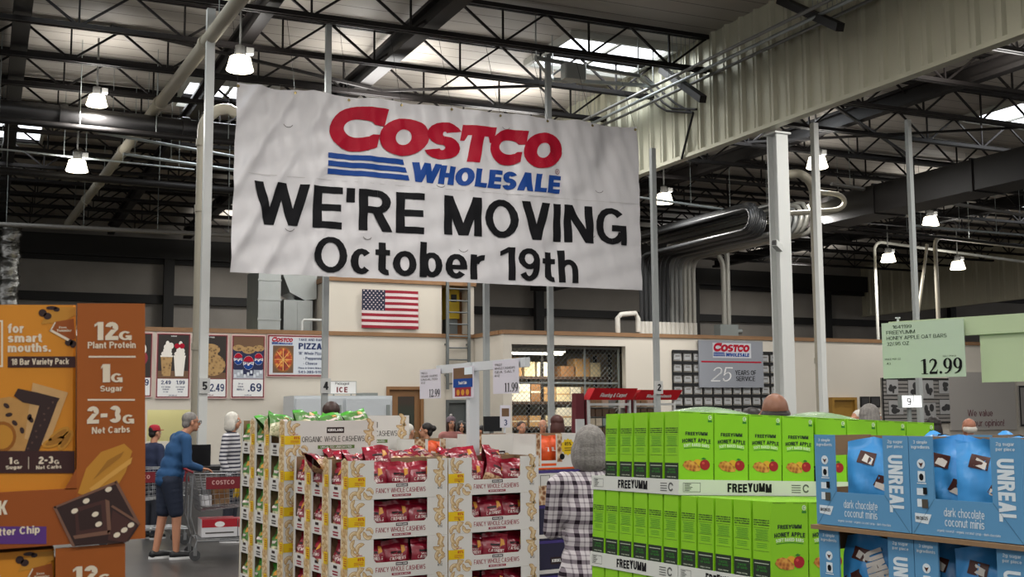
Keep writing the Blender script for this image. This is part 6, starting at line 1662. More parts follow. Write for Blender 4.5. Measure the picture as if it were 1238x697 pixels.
def card_on(px0, px1, dirv, nrm, base, ztop, hh, m, label, name, paint, off=.03):
    s0 = solve_px(lambda s: base + dirv * s, px0, -2.5, 2.5); s1 = solve_px(lambda s: base + dirv * s, px1, -2.5, 2.5)
    o = base + dirv * s0 + nrm * off; o.z = ztop - hh; w = s1 - s0
    b = MB(); p = [o, o + dirv * w, o + dirv * w + Vector((0, 0, hh)), o + Vector((0, 0, hh))]; b.prism([q - nrm * .004 for q in p], nrm * .004, m)
    fr = Fr(o, dirv, (0, 0, 1), nrm); paint(b, fr, w, hh)
    return tag(b.build(name, loc=o, rotz=math.atan2(dirv.y, dirv.x)), label, 'sign', None)
def price(lines, pr):
    def f(b, fr, w, h):
        for j, s in enumerate(lines): b.text(fr, s, w * .07, h * (.86 - .11 * j), h * .075, grey_ink, k=.001, wt=.14, wmax=w * .85)
        b.price(fr, pr, w * .45, h * .06, w * .5, h * .24, INKK)
    return f
def tall_price(lines, pr):
    f0 = price(lines, pr)
    def f(b, fr, w, h):
        for j, s in enumerate(lines): b.text(fr, s, w * .07, h * (.84 - .11 * j), h * .07, grey_ink, k=.001, wt=.14, w=w * (.3 if j == 0 else .8 if j < 3 else .2))
        b.price(fr, pr, w * .46, h * .05, w * .52, h * .27, INKK)
    return f
hh = .222
def zt_at(px, py, base, dirv):
    s = solve_px(lambda q: base + dirv * q, px, -2.5, 2.5); q = base + dirv * s; dep = (q - EYEP).dot(_f); return atD(px, py, dep).z
card_on(512, 537, d1, n1, pc, zt_at(524, 446, pc, d1), .215, cardw, 'white price card reading 12.99, at the far end of the central sign stand', 'price_card', tall_price(['1116733', 'ORGANIC CASHEWS', 'UNSALTED', '40 OZ'], '12.99'))
def pic(b, fr, w, h):
    b.r2(fr, w * .05, h * .62, w * .95, h * .97, M('photo_brown'), .001); b.r2(fr, w * .58, h * .74, w * .95, h * .97, uwhite, .002); b.r2(fr, w * .05, h * .34, w * .95, h * .62, BLUE, .0015); b.text(fr, 'Snack Sale', w * .5, h * .44, h * .1, WHITE, k=.003, align='c', wmax=w * .8)
    b.r2(fr, w * .12, h * .05, w * .88, h * .34, crimson, .001)
    for i in range(3): b.e2(fr, w * (.28 + .22 * i), h * .18, w * .08, h * .1, baggold, .002, 10)
card_on(554, 580, d1, n1, pc, zt_at(567, 443, pc, d1), .215, cardw, 'colourful picture card in the middle of the central sign stand', 'picture_card', pic, off=.045)
card_on(601, 632, d1, n1, pc, zt_at(616, 435, pc, d1), .215, cardw, 'white price card reading 11.99, at the near end of the central sign stand', 'price_card', tall_price(['1118227', 'WHOLE CASHEWS', 'SEA SALT', '40 OZ'], '11.99'))
# small sign on its own stick further back
c = atD(611, 503, 11.5)
t = thing('small_price_sign', 'small white sign on a stick under the right price card, before the cage', 'sign', (c.x, c.y, 0))
b = MB(); b.box((c.x - .055, c.y, c.z - .11), (c.x + .055, c.y + .01, c.z + .11), cardw); fr = Fr((c.x - .055, c.y, c.z - .11), (1, 0, 0), (0, 0, 1), (0, -1, 0)); b.r2(fr, .015, .11, .095, .19, M('photo_brown'), .002); b.text(fr, '3', .055, .02, .06, ink_blue, k=.002, align='c'); b.build('panel', t)
b = MB(); b.cyl((c.x, c.y + .02, 0), (c.x, c.y + .02, c.z + .08), .012, frost, 8); b.build('stick', t)
# green price sign at right
gcard = M('price_card_green', 'b7c9b4', .5); gpanel = M('green_acrylic', 'b6c7a2', .35)
d2 = vdir(46); n2 = Vector((0, 0, 1)).cross(d2)
bp_ = atD(1122, 420, 3.9)
if n2.dot(EYEP - bp_) < 0: n2 = -n2
def gpaint(b, fr, w, h):
    T = lambda s, x, y, hh, ww=None, m=green_ink, wt=.12, **k: b.text(fr, s, w * x, h * y, h * hh, m, k=.001, w=(w * ww if ww else None), wt=wt, **k)
    T('1641199', .14, .89, .06, .24); T('FREEYUMM', .06, .79, .065, .36); T('HONEY APPLE OAT BARS', .06, .69, .065, .74); T('32/.95 OZ', .06, .59, .062, .28)
    T('PRICE PER OZ', .03, .33, .03, .2); T('.43', .04, .25, .035, .06); T('SELL PRICE', .74, .35, .025, .16)
    b.price(fr, '12.99', w * .47, h * .06, w * .5, h * .27, INKK)
zt2_ = zt_at(1072, 391, bp_, d2)
card_on(1072, 1171, d2, n2, bp_, zt2_, .190, gcard, 'large pale green price card reading 12.99 for oat bars, upper right', 'price_card', gpaint, off=.03)
t = thing('price_sign_stand', 'pale green sign stand with a deep crossbar running off the right edge', 'sign stand', (bp_.x, bp_.y, 0), math.atan2(d2.y, d2.x))
b = MB(); e0 = solve_px(lambda s: bp_ + d2 * s, 1078, -2, 2); e1 = solve_px(lambda s: bp_ + d2 * s, 1310, -2, 3); e2 = solve_px(lambda s: bp_ + d2 * s, 1186, -2, 3)
A, B_ = bp_ + d2 * e0, bp_ + d2 * e1; A.z = B_.z = zt2_ - .025; b.bar(A, B_, .03, .06, gpanel); b.build('crossbar', t)
b = MB(); A = bp_ + d2 * e2; B_ = bp_ + d2 * (e1 - .02); h_ = .155
p = [A, B_, B_, A]; b.prism([Vector((q.x, q.y, z)) for q, z in zip(p, (zt2_ - .055 - h_, zt2_ - .055 - h_, zt2_ - .055, zt2_ - .055))], n2 * .006, gpanel); b.build('acrylic_panel', t)
b = MB(); B_ = bp_ + d2 * e1; b.bar((B_.x, B_.y, 0), (B_.x, B_.y, zt2_ + .02), .06, .04, frost); b.build('post', t)
c = bp_ + d2 * solve_px(lambda s: bp_ + d2 * s, 1087, -2, 2); b = MB(); b.cyl((c.x, c.y, zt2_ + .004), (c.x, c.y, zt2_ + .016), .004, frost, 8); b.cyl((c.x, c.y, zt2_ + .016), (c.x, c.y, zt2_ + .02), .009, frost, 10); b.build('clip', t)
# ================================================================== caged storeroom behind the partition
fy = YM + .28
wire = M('fence_wire', '8f918e', .45, metal=.5)
t = thing('chain_link_fence', 'chain-link fence closing the caged storeroom opening', 'fence', ((cx0 + cx1) / 2, fy, 0))
b = MB(); S = .13; Wf = cx1 - cx0; Hf = cz1
nlines = int((Wf + Hf) / S)
for i in range(nlines):
    for sgn in (1, -1):
        x0 = i * S - Hf
        a0, a1 = max(0, x0), min(Wf, x0 + Hf)
        if a1 <= a0: continue
        p, q = (a0, a0 - x0), (a1, a1 - x0)
        if sgn < 0: p, q = (Wf - p[0], p[1]), (Wf - q[0], q[1])
        b.tube([(cx0 + p[0], fy + .004 * sgn, p[1]), (cx0 + q[0], fy + .004 * sgn, q[1])], .006, wire, 3, caps=False)
b.build('wire_mesh', t)
for x in (cx0 + .03, cx0 + Wf * .36, cx0 + Wf * .68, cx1 - .03):
    b = MB(); b.cyl((x, fy + .04, 0), (x, fy + .04, Hf - .02), .03, grey_steel, 8); b.build('fence_post', t)
for z in (Hf - .05, atY(700, 463, fy).z):
    b = MB(); b.cyl((cx0, fy + .04, z), (cx1, fy + .04, z), .025, grey_steel, 8); b.build('fence_rail', t)
# strip light
p0, p1 = atY(614, 433, YM + 2), atY(668, 428, YM + 2)
t = thing('strip_light', 'long fluorescent strip light glowing inside the caged storeroom', 'lamp', (p0.x, YM + 2, 3.2))
b = MB(); b.box((p0.x, YM + 1.95, 3.2), (p1.x + .3, YM + 2.05, 3.26), M('tube_glow', 'fffbe8', .4, emit=4)); b.build('tube', t)
b = MB(); b.box((p0.x - .05, YM + 1.9, 3.26), (p1.x + .35, YM + 2.1, 3.44), white_paint); b.build('housing', t)
light_area('strip_glow', (1.0, 0, -.05), 2.0, 60, (1, .95, .82), t, .12)
light_area('storeroom_light', (cx1 - .8, YM + 2.2, 3.3), 1.2, 40, (1, .92, .75))
# storage rack with cartons
ry = YM + 3.0
t = thing('storage_rack', 'black storage rack stacked with cartons inside the cage', 'rack', ((cx0 + cx1) / 2, ry, 0))
rx0, rx1 = cx0 + .1, cx1 + 1.2
for x in (rx0, (rx0 + rx1) / 2, rx1):
    for y in (ry, ry + .9):
        b = MB(); b.box((x - .04, y - .04, 0), (x + .04, y + .04, 3.3), black_steel); b.build('upright', t)
lev = [atY(690, y, ry).z for y in (510, 488, 462)]
lev = [.55, 1.25, 1.95, 2.65]
for z in lev:
    b = MB(); b.box((rx0, ry - .05, z - .08), (rx1, ry + .95, z - .002), M('rack_shelf', '3a2a20', .6)); b.build('shelf', t)
rnd = random.Random(5)
tans = [M('carton_tan', 'b08a5a', .8), M('carton_pale', 'd0c09a', .8), M('carton_cream', 'd8d2c0', .7), M('carton_brown', '86603c', .8)]
n_ = 0
for li, z in enumerate(lev):
    x = rx0 + .1
    while x < rx1 - .5:
        w_ = rnd.choice((.35, .45, .6)); h_ = rnd.choice((.3, .4, .52)); m = tans[(li * 3 + n_) % 4]
        b = MB(); b.box((x, ry, z), (x + w_ - .03, ry + .6, z + h_), m); b.box((x, ry - .002, z + h_ * .45), (x + w_ - .03, ry, z + h_ * .55), tans[(n_ + 1) % 4])
        n_ += 1
        tag(b.build('storage_carton', loc=(x, ry, z)), 'carton on the %s shelf of the caged rack, %s from the left' % (('lowest', 'second', 'third', 'highest')[li], ORD[min(15, int((x - rx0) / .5))]), 'carton', 'cartons on the caged rack')
        x += w_ + rnd.choice((0, .05, .3))

# ================================================================== red-topped display kiosks
kred = M('kiosk_red', 'c01722', .45); kdark = M('kiosk_dark_red', '5c1420', .5); kframe = M('kiosk_frame', 'c5c6c4', .45)
def kiosk(x0px, x1px, ytop, ybot, y, text, label):
    a, c = atY(x0px, ytop, y), atY(x1px, ytop, y); w = c.x - a.x; zt_ = a.z; zb = atY(x0px, ybot, y).z
    t = thing('display_kiosk', label, 'kiosk', (a.x + w / 2, y + .5, 0), 0, 'red-topped kiosks')
    b = MB(); b.prism([(a.x, y, zb), (a.x + w, y, zb), (a.x + w + .08, y - .12, zt_), (a.x + .08, y - .12, zt_)], (0, .3, 0), kred)
    fr = Fr((a.x, y, zb), (1, 0, 0), Vector((.08, -.12, zt_ - zb)).normalized(), None); fr.n = Vector((0, -1, -.3)).normalized()
    b.text(fr, text, w * .5, (zt_ - zb) * .3, (zt_ - zb) * .4, WHITE, k=.02, align='c', wmax=w * .6, wt=.22); b.build('header', t)
    b = MB()
    for x in (a.x, a.x + w - .05): b.box((x, y + .05, 0), (x + .05, y + .12, zb), kframe)
    b.box((a.x + .05, y + .05, zb - .12), (a.x + w - .05, y + .1, zb - .07), kframe); b.box((a.x, y + .05, .85), (a.x + w, y + .8, .92), kframe); b.build('frame', t)
    b = MB(); b.box((a.x + .05, y + .75, .92), (a.x + w - .05, y + .8, zb), M('kiosk_back', 'b0aca2', .6)); b.build('back_panel', t)
    b = MB(); b.box((a.x - .03, y + .1, 0), (a.x, y + .4, zb), kdark); b.build('side_panel', t)
    rnd = random.Random(len(text))
    for i in range(5):
        b = MB(); zz = .95 + .2 * i; ww = w * .8
        for j in range(5): b.box((a.x + .1 + ww * j / 5, y + .5, zz), (a.x + .1 + ww * (j + .85) / 5, y + .56, zz + .16), [M('swatch_a', '8f7a5c', .7), M('swatch_b', '5d4a3a', .7), M('swatch_c', 'b9ad97', .7), M('swatch_d', '7f8a86', .7)][rnd.randrange(4)])
        b.box((a.x + .05, y + .56, zz - .02), (a.x + w - .05, y + .75, zz - .004), kframe); b.build('sample_shelf', t)
KY = 21.5
kiosk(712, 764, 469, 483, KY, 'Flooring & Carpet', 'red-topped display kiosk beside the plaid-shirted shopper, the left of two')
kiosk(768, 818, 471, 483, KY, 'Window Treatments', 'red-topped display kiosk behind the grey post reading 2, the right of two')
x0, x1 = atY(697, 490, KY).x, atY(709, 490, KY).x
b = MB(); b.prism([(x0, KY + .1, 0), (x1, KY + .1, 0), (x1, KY + .1, atY(705, 475, KY).z), (x0 + .05, KY + .1, atY(700, 475, KY).z)], (0, .2, 0), kdark); b.box((x0 + .02, KY + .06, .1), (x1 - .02, KY + .1, 1.5), kframe)
tag(b.build('side_cabinet', loc=(x0, KY + .1, 0)), 'dark red slanted cabinet at the left end of the kiosks', 'cabinet')
# register screen
c = atD(596, 512, 15.5)
t = thing('register_screen', 'black register screen on a bent arm beyond the orange nut trays', 'screen', (c.x, c.y, 0))
b = MB(); b.box((c.x - .13, c.y, c.z - .1), (c.x + .13, c.y + .03, c.z + .1), M('lens_black')); b.build('screen_panel', t)
b = MB(); b.cyl((c.x, c.y + .05, 0), (c.x, c.y + .05, c.z), .03, grey_steel, 8); b.build('pole', t)

# ================================================================== people
skin = M('skin_light', 'b98468', .5, noise=.06, nscale=9); skin_pink = M('skin_pink', 'a56f58', .5); hair_grey = M('hair_grey', '7d7975', .6, noise=.55, nscale=70, bump=.3, bscale=90, stretch=(1, 1, .1))
hair_white = M('hair_white', 'c9c5bb', .6, noise=.15, nscale=40); hair_brown = M('hair_brown', '3a2720', .5, noise=.3, nscale=40); hair_dark = M('hair_dark', '1d1715', .5); hair_auburn = M('hair_auburn', '4a2620', .5, noise=.3, nscale=40)
eye_w, eye_d = M('eye_white', 'd8d4cc', .3), M('eye_dark', '1d1512', .3); lip_m = M('lips', '94574e', .5); denim = M('trousers_dark', '2b2e38', .8); shoe_b = M('shoe_black', '191a1c', .5); sole_w = M('sole_white', 'dcdcdc', .5)
def hand(side, wrist, direction, up, s=1.0):
    """palm, four bent fingers and a thumb leaving the palm's side, as limb pieces"""
    d = Vector(direction).normalized(); u = Vector(up).normalized(); l = d.cross(u).normalized() * side
    w = Vector(wrist); P_ = []
    pc_ = w + d * .045 * s
    for q in (-.024, -.008, .008, .024): P_.append(('c', [w + l * q * .7 * s, w + d * .085 * s + l * q * 1.25 * s], [.015 * s, .013 * s]))
    for q, L in ((-.030, .058), (-.010, .072), (.010, .076), (.030, .068)):
        a = w + d * .085 * s + l * q * s; m_ = a + d * L * .5 * s - u * .010 * s; e = m_ + d * L * .38 * s - u * L * .42 * s
        P_.append(('c', [a, m_, e], [.0105 * s, .0095 * s, .008 * s]))
    a = w + d * .025 * s + l * .03 * s
    P_.append(('c', [a, a + d * .028 * s + l * .025 * s - u * .008 * s, a + d * .06 * s + l * .032 * s - u * .02 * s], [.013 * s, .0115 * s, .009 * s]))
    return P_
def head_parts(c, f, s=1.0):
    """skull, jaw, nose, brow, ears; c = head centre, f = facing yaw (0 = +Y)"""
    Mx = Matrix.Rotation(f, 3, 'Z')
    def P(x, y, z): return Vector(c) + Mx @ (Vector((x, y, z)) * s)
    e = (0, 0, f)
    return [('e', P(0, -.012, .03), (.074 * s, .092 * s, .085 * s), e), ('e', P(0, .022, -.045), (.056 * s, .068 * s, .068 * s), e), ('e', P(0, .058, -.088), (.028 * s, .024 * s, .022 * s), e),
            ('e', P(0, .094, -.018), (.013 * s, .02 * s, .024 * s), e), ('e', P(0, .102, -.03), (.016 * s, .013 * s, .012 * s), e), ('e', P(0, .076, .02), (.05 * s, .016 * s, .012 * s), e), ('e', P(0, .078, -.062), (.024 * s, .014 * s, .010 * s), e),
            ('e', P(-.077, -.008, -.015), (.010 * s, .020 * s, .032 * s), e), ('e', P(.077, -.008, -.015), (.010 * s, .020 * s, .032 * s), e)]
def eyes(root, c, f, s=1.0, glasses=False):
    Mx = Matrix.Rotation(f, 3, 'Z'); P = lambda x, y, z: Vector(c) + Mx @ (Vector((x, y, z)) * s)
    b = MB()
    for x in (-.03, .03): b.ball(P(x, .082, .002), .011 * s, eye_w, 10); b.ball(P(x, .089, .002), .0065 * s, eye_d, 8)
    b.v = [tuple(root.matrix_basis_saved @ Vector(v)) if False else v for v in b.v]
    me = b.build_local('eyes', root)
    if glasses:
        b = MB(); gm = M('glasses_frame', '3a2f2b', .3)
        for x in (-.034, .034): b.tube([P(x + .027 * math.cos(a), .108, .002 + .02 * math.sin(a)) for a in [i * PI / 6 for i in range(13)]], .0028 * s, gm, 5)
        b.tube([P(-.009, .110, .006), P(.009, .110, .006)], .0025 * s, gm, 5)
        for x in (-1, 1): b.tube([P(x * .062, .104, .006), P(x * .080, .03, .008), P(x * .081, -.03, .004)], .0025 * s, gm, 5)
        b.build_local('glasses', root)
def build_local(self, name, root, part=None):
    me = bpy.data.meshes.new(name); me.from_pydata(self.v, [], self.f)
    for m in self.ms: me.materials.append(m)
    me.polygons.foreach_set('material_index', self.fm); me.polygons.foreach_set('use_smooth', self.sm); me.update()
    o = bpy.data.objects.new(name, me); COL.objects.link(o); o.parent = part or root
    return o
MB.build_local = build_local
HAIR = {
    'short': lambda c, P, s: [('e', P(0, -.022, .042), (.081 * s, .094 * s, .082 * s)), ('e', P(0, -.06, -.02), (.066 * s, .05 * s, .06 * s))],
    'bob': lambda c, P, s: [('e', P(0, -.024, .01), (.10 * s, .108 * s, .118 * s)), ('e', P(0, -.036, -.04), (.108 * s, .096 * s, .11 * s)), ('e', P(0, -.045, -.085), (.110 * s, .086 * s, .085 * s)), ('e', P(-.082, -.01, -.06), (.034 * s, .066 * s, .09 * s)), ('e', P(.082, -.01, -.06), (.034 * s, .066 * s, .09 * s))],
    'long': lambda c, P, s: [('e', P(0, -.02, .045), (.09 * s, .102 * s, .085 * s)), ('e', P(0, -.06, -.06), (.092 * s, .065 * s, .14 * s)), ('e', P(-.072, -.02, -.08), (.028 * s, .05 * s, .12 * s)), ('e', P(.072, -.02, -.08), (.028 * s, .05 * s, .12 * s))],
    'bun': lambda c, P, s: [('e', P(0, -.022, .042), (.084 * s, .096 * s, .084 * s)), ('e', P(0, -.12, .03), (.05 * s, .05 * s, .05 * s)), ('e', P(0, -.06, -.03), (.07 * s, .05 * s, .07 * s))],
    'ring': lambda c, P, s: [('e', P(0, -.05, -.015), (.081 * s, .062 * s, .048 * s)), ('e', P(-.06, -.02, -.01), (.022 * s, .05 * s, .035 * s)), ('e', P(.06, -.02, -.01), (.022 * s, .05 * s, .035 * s))],
}
def person(x, y, h, f, shirt, pants, hair, hairm, label, skin_m=None, voxel=.016, cap=None, beanie=None, lean=0.0, arms='down', build=1.0, pants_len='long', sleeves='long', group=None, glasses=False, hem='waist', stride=0.0):
    """standing figure, h tall, facing yaw f (0 = +Y), built facing +Y"""
    s = h / 1.75; skin_m = skin_m or skin
    root = thing('person', label, 'person', (x, y, 0), f, group)
    def P(a, b_, c): return Vector((a, b_, c)) * s
    ln = lean
    sh_y = .30 * ln; hd_y = .62 * ln; drop = .06 * abs(ln)
    hip, chest, neck = P(0, 0, .93), P(0, sh_y, 1.30 - drop), P(0, sh_y + .02, 1.47 - drop)
    head = P(0, hd_y * .85 + .03, 1.625 - drop * 2.4)
    bw = build
    core = [('e', hip, (.155 * s * bw, .115 * s * bw, .13 * s)), ('e', P(0, sh_y * .35, 1.08 - drop * .3), (.145 * s * bw, .11 * s * bw, .13 * s)), ('e', P(0, sh_y * .8, 1.24 - drop * .8), (.16 * s * bw, .118 * s * bw, .15 * s)), ('e', P(0, sh_y, 1.36 - drop), (.17 * s * bw, .105 * s, .09 * s)),
            ('c', [P(-.15 * bw, sh_y, 1.40 - drop), P(.15 * bw, sh_y, 1.40 - drop)], [.062 * s, .062 * s]), ('c', [P(0, sh_y, 1.40 - drop), head - P(0, .01, .06)], [.062 * s, .052 * s])]
    legs = []
    for sd in (-1, 1): legs.append(('c', [P(sd * .085, 0, .90), P(sd * .09, .015 + sd * stride * .6, .50), P(sd * .095, -.02 + sd * stride, .10)], [.09 * s * bw, .06 * s, .04 * s]))
    arm = []; hands = []
    for sd in (-1, 1):
        S_ = P(sd * .185 * bw, sh_y, 1.39 - drop)
        if arms == 'down': E_, Wr, dr = P(sd * .24 * bw, sh_y - .02, 1.11 - drop), P(sd * .24 * bw, sh_y + .08, .87 - drop), (0, .15, -1)
        elif arms == 'cart': E_, Wr, dr = P(sd * .22 * bw, sh_y + .0, 1.11 - drop), P(sd * .17, sh_y + .19, 1.04 - drop * .3), (0, 1, -.15)
        else: E_, Wr, dr = P(sd * .205 * bw, sh_y + .05, 1.12 - drop), P(sd * .14, sh_y + .25, 1.15 - drop), (-sd * .2, 1, .1)
        arm.append(('c', [S_, E_, Wr], [.05 * s, .042 * s, .027 * s]))
        hands += hand(sd if arms == 'down' else -sd, Wr, dr, (sd, 0, 0) if arms == 'down' else (0, 0, 1), s)
    feet = [('c', [P(sd * .095, -.03 + sd * stride, .05), P(sd * .10, .12 + sd * stride, .035)], [.04 * s, .035 * s]) for sd in (-1, 1)]
    blob('body', core + legs + arm + feet + hands + head_parts(head, 0, s), skin_m, voxel * .55, 2, root)
    g = .012 * s
    grow = lambda parts, gg: [(p[0], p[1], tuple(r + gg for r in p[2]) if p[0] == 'e' else [r + gg for r in p[2]]) + tuple(p[3:]) for p in parts]
    sl = [('e', P(0, sh_y + .005, 1.455 - drop), (.078 * s, .076 * s, .04 * s))]
    for p in arm: sl.append(('c', p[1][:3] if sleeves == 'long' else [p[1][0], p[1][0].lerp(p[1][1], .8)], [p[2][0] + g * 1.2, p[2][1] + g * 1.3, p[2][2] + g * 1.4][:3 if sleeves == 'long' else 2]))
    blob('shirt', grow(core[1:5], g) + [('e', P(0, sh_y * .1, .97), (.172 * s * bw, .132 * s * bw, .10 * s))] + ([('e', P(0, 0, .88), (.186 * s * bw, .145 * s * bw, .14 * s)), ('e', P(0, 0, .78), (.215 * s * bw, .165 * s * bw, .15 * s))] if hem == 'long' else [('e', P(0, 0, .90), (.168 * s * bw, .13 * s * bw, .10 * s))] if hem == 'hip' else []) + sl, shirt, voxel, 7, root)
    pl = []; pf = .86 if hem == 'long' else 1.0
    for p in legs: pl.append(('c', p[1] if pants_len == 'long' else [p[1][0], p[1][0].lerp(p[1][1], .88)], [(r + g * 1.5) * pf for r in p[2]] if pants_len == 'long' else [p[2][0] + g * 1.6, p[2][1] + g * 2.6]))
    blob('trousers' if pants_len == 'long' else 'shorts', [('e', hip - P(0, 0, .02), (.160 * s * bw * pf, .120 * s * bw * pf, .11 * s))] + pl, pants, voxel, 4, root)
    for sd in (-1, 1):
        sh = blob('shoe', [('c', [P(sd * .095, -.05 + sd * stride, .055), P(sd * .10, .06 + sd * stride, .05), P(sd * .105, .15 + sd * stride, .04)], [.05 * s, .05 * s, .04 * s])], shoe_b, .012, 3, root)
        b = MB(); b.prism([P(sd * .1 + .052 * math.cos(a), .05 + sd * stride + .15 * math.sin(a), .002) for a in [i * PI / 8 for i in range(16)]], (0, 0, .028 * s), sole_w); b.build_local('sole', root, sh)
    Pm = lambda a, b_, c: head + Vector((a, b_, c)) * s
    if hair: blob('hair', HAIR[hair](head, Pm, s), hairm, .008, 8, root)
    b = MB()
    for x_ in (-.03, .03): b.ball(Pm(x_, .080, .002), .012 * s, eye_w, 10); b.ball(Pm(x_, .088, .002), .007 * s, eye_d, 8)
    b.build_local('eyes', root)
    b = MB(); b.ball(Pm(0, .089, -.062), (.022 * s, .007 * s, .0055 * s), lip_m, 10); b.build_local('mouth', root)
    if glasses:
        b = MB(); gm = M('glasses_frame', '3a2f2b', .3)
        for x_ in (-.034, .034): b.tube([Pm(x_ + .026 * math.cos(a), .106, .002 + .02 * math.sin(a)) for a in [i * PI / 6 for i in range(13)]], .003, gm, 5)
        b.tube([Pm(-.009, .108, .006), Pm(.009, .108, .006)], .003, gm, 5)
        for x_ in (-1, 1): b.tube([Pm(x_ * .061, .102, .006), Pm(x_ * .079, .03, .008), Pm(x_ * .080, -.03, .004)], .003, gm, 5)
        b.build_local('glasses', root)
    if cap:
        b = MB(); b.lathe(Pm(0, -.015, .035), [(.088 * s, 0), (.09 * s, .03 * s), (.075 * s, .07 * s), (.04 * s, .09 * s), (.001, .095 * s)], cap, 14); b.prism([Pm(.07 * math.cos(a), .05 + .10 * math.sin(a), .036) for a in [i * PI / 8 for i in range(9)]], (0, 0, .008), cap); b.build_local('cap', root)
    if beanie:
        b = MB(); b.lathe(Pm(0, -.015, .02), [(.092 * s, 0), (.094 * s, .04 * s), (.078 * s, .085 * s), (.04 * s, .108 * s), (.001, .112 * s)], beanie, 14); b.ball(Pm(0, -.015, .145), .03 * s, M('pompom', 'b9b4b0', .8), 8); b.build_local('knit_hat', root)
    return root
# shopper in blue leaning on a cart (facing along the aisle to the right)
blue_sw = M('sweatshirt_blue', '234a73', .85, noise=.12, nscale=6); navy_sh = M('shorts_navy', '20283a', .8)
mc = atZ(203, 676, 0); mc2 = atZ(190, 667, 0)
person(mc.x, mc.y + .05, 1.74, -R(82), blue_sw, navy_sh, 'short', hair_grey, 'man in blue sweatshirt and navy shorts leaning on a loaded cart at left', skin, .014, lean=.40, arms='cart', build=1.26, stride=.09, hem='hip', pants_len='short', glasses=True)
# plaid shirt shopper seen from behind
plaid = plaid_material('plaid', '857c84', '2b232b', 'c9c3c6', .062)
wp = atD(708, 560, 6.25)
person(wp.x + .03, wp.y, 1.585, R(-18), plaid, denim, 'bob', hair_grey, 'woman with grey bobbed hair in a plaid shirt, seen from behind between the stacks', skin, .014, build=1.12, arms='front', hem='long')
tops = {}
def head_at(px, py_top, dep, f, *a, **k):
    c = atD(px, py_top, dep); h = c.z
    k.setdefault('voxel', .021)
    return person(c.x, c.y, max(1.3, h + .0), f, *a, **k)
white_sh = M('shirt_white', 'c9c6c0', .85); beige_c = M('coat_beige', 'a59d8c', .9, noise=.15, nscale=30); black_c = M('coat_black', '202024', .85); navy_t = M('shirt_navy', '28304a', .85); pinkish = M('shirt_pink', 'a9706a', .85); grey_t = M('shirt_grey', '6b6c6e', .85); red_t = M('shirt_red', '7c2430', .85)
stripes = lines_material('striped_shirt', 'c2c1c4', '3a3a48', 'Z', .05, .45, .85, .03)
head_at(186, 513, 15.6, R(-60), navy_t, denim, 'short', hair_dark, 'person in a red cap standing behind the man in blue, half hidden', cap=M('cap_red', 'a3182c', .7))
head_at(280, 497, 15.2, R(-120), stripes, denim, 'bob', hair_white, 'white-haired person in a striped shirt beyond the loaded cart', build=1.1)
head_at(401, 484, 10.6, R(10), grey_t, denim, 'short', hair_brown, 'brown-haired person seen from behind over the green cashew bags', build=1.15)
head_at(493, 511, 14.5, R(-60), beige_c, denim, 'short', hair_white, 'white-haired person in a beige coat beyond the closed cashew tray')
head_at(517, 510, 15.5, R(70), black_c, denim, 'bun', hair_dark, 'dark-haired woman with a bun looking left beyond the cashew stacks')
head_at(545, 503, 20, R(175), pinkish, denim, 'long', hair_brown, 'person in a knit hat facing the camera beyond the sign post', beanie=M('knit_hat', '6d5e66', .9))
head_at(558, 508, 21, R(160), white_sh, denim, 'bob', hair_dark, 'dark-haired person just right of the knit hat')
head_at(583, 513, 19, R(60), black_c, denim, 'short', hair_dark, 'dark-coated person beside the register screen')
head_at(630, 508, 18, R(178), red_t, denim, 'short', hair_brown, 'short-haired person facing the camera before the cage, left of two heads')
head_at(656, 506, 18.5, R(165), pinkish, denim, 'ring', hair_grey, 'balding person facing the camera before the cage, right of two heads')
head_at(674, 501, 14, R(10), black_c, denim, 'long', hair_auburn, 'auburn-haired woman in black seen from behind above the yellow badge tray')
head_at(937, 472, 6.4, R(-30), grey_t, denim, 'ring', hair_dark, 'balding man behind the green carton stack, only his crown showing', skin_m=M('skin_tan', '8a5f4a', .45), build=1.1)
head_at(907, 491, 8.5, R(-150), black_c, denim, 'short', hair_dark, 'black-haired person low behind the green cartons, left of the balding man')
head_at(1050, 487, 11.5, R(-100), white_sh, denim, 'bob', hair_grey, 'grey-haired person behind the green cartons before the picture frames')
head_at(1040, 494, 12.5, R(80), black_c, denim, 'short', hair_white, 'white-haired person left of the grey-haired one behind the green cartons')
head_at(1128, 503, 12.0, R(-60), black_c, denim, 'long', hair_dark, 'dark-haired person beyond the blue trays under the picture board')
head_at(1172, 504, 12.0, R(-20), white_sh, denim, 'ring', hair_white, 'bald person beyond the blue trays under the opinion sign', skin_m=skin_pink)

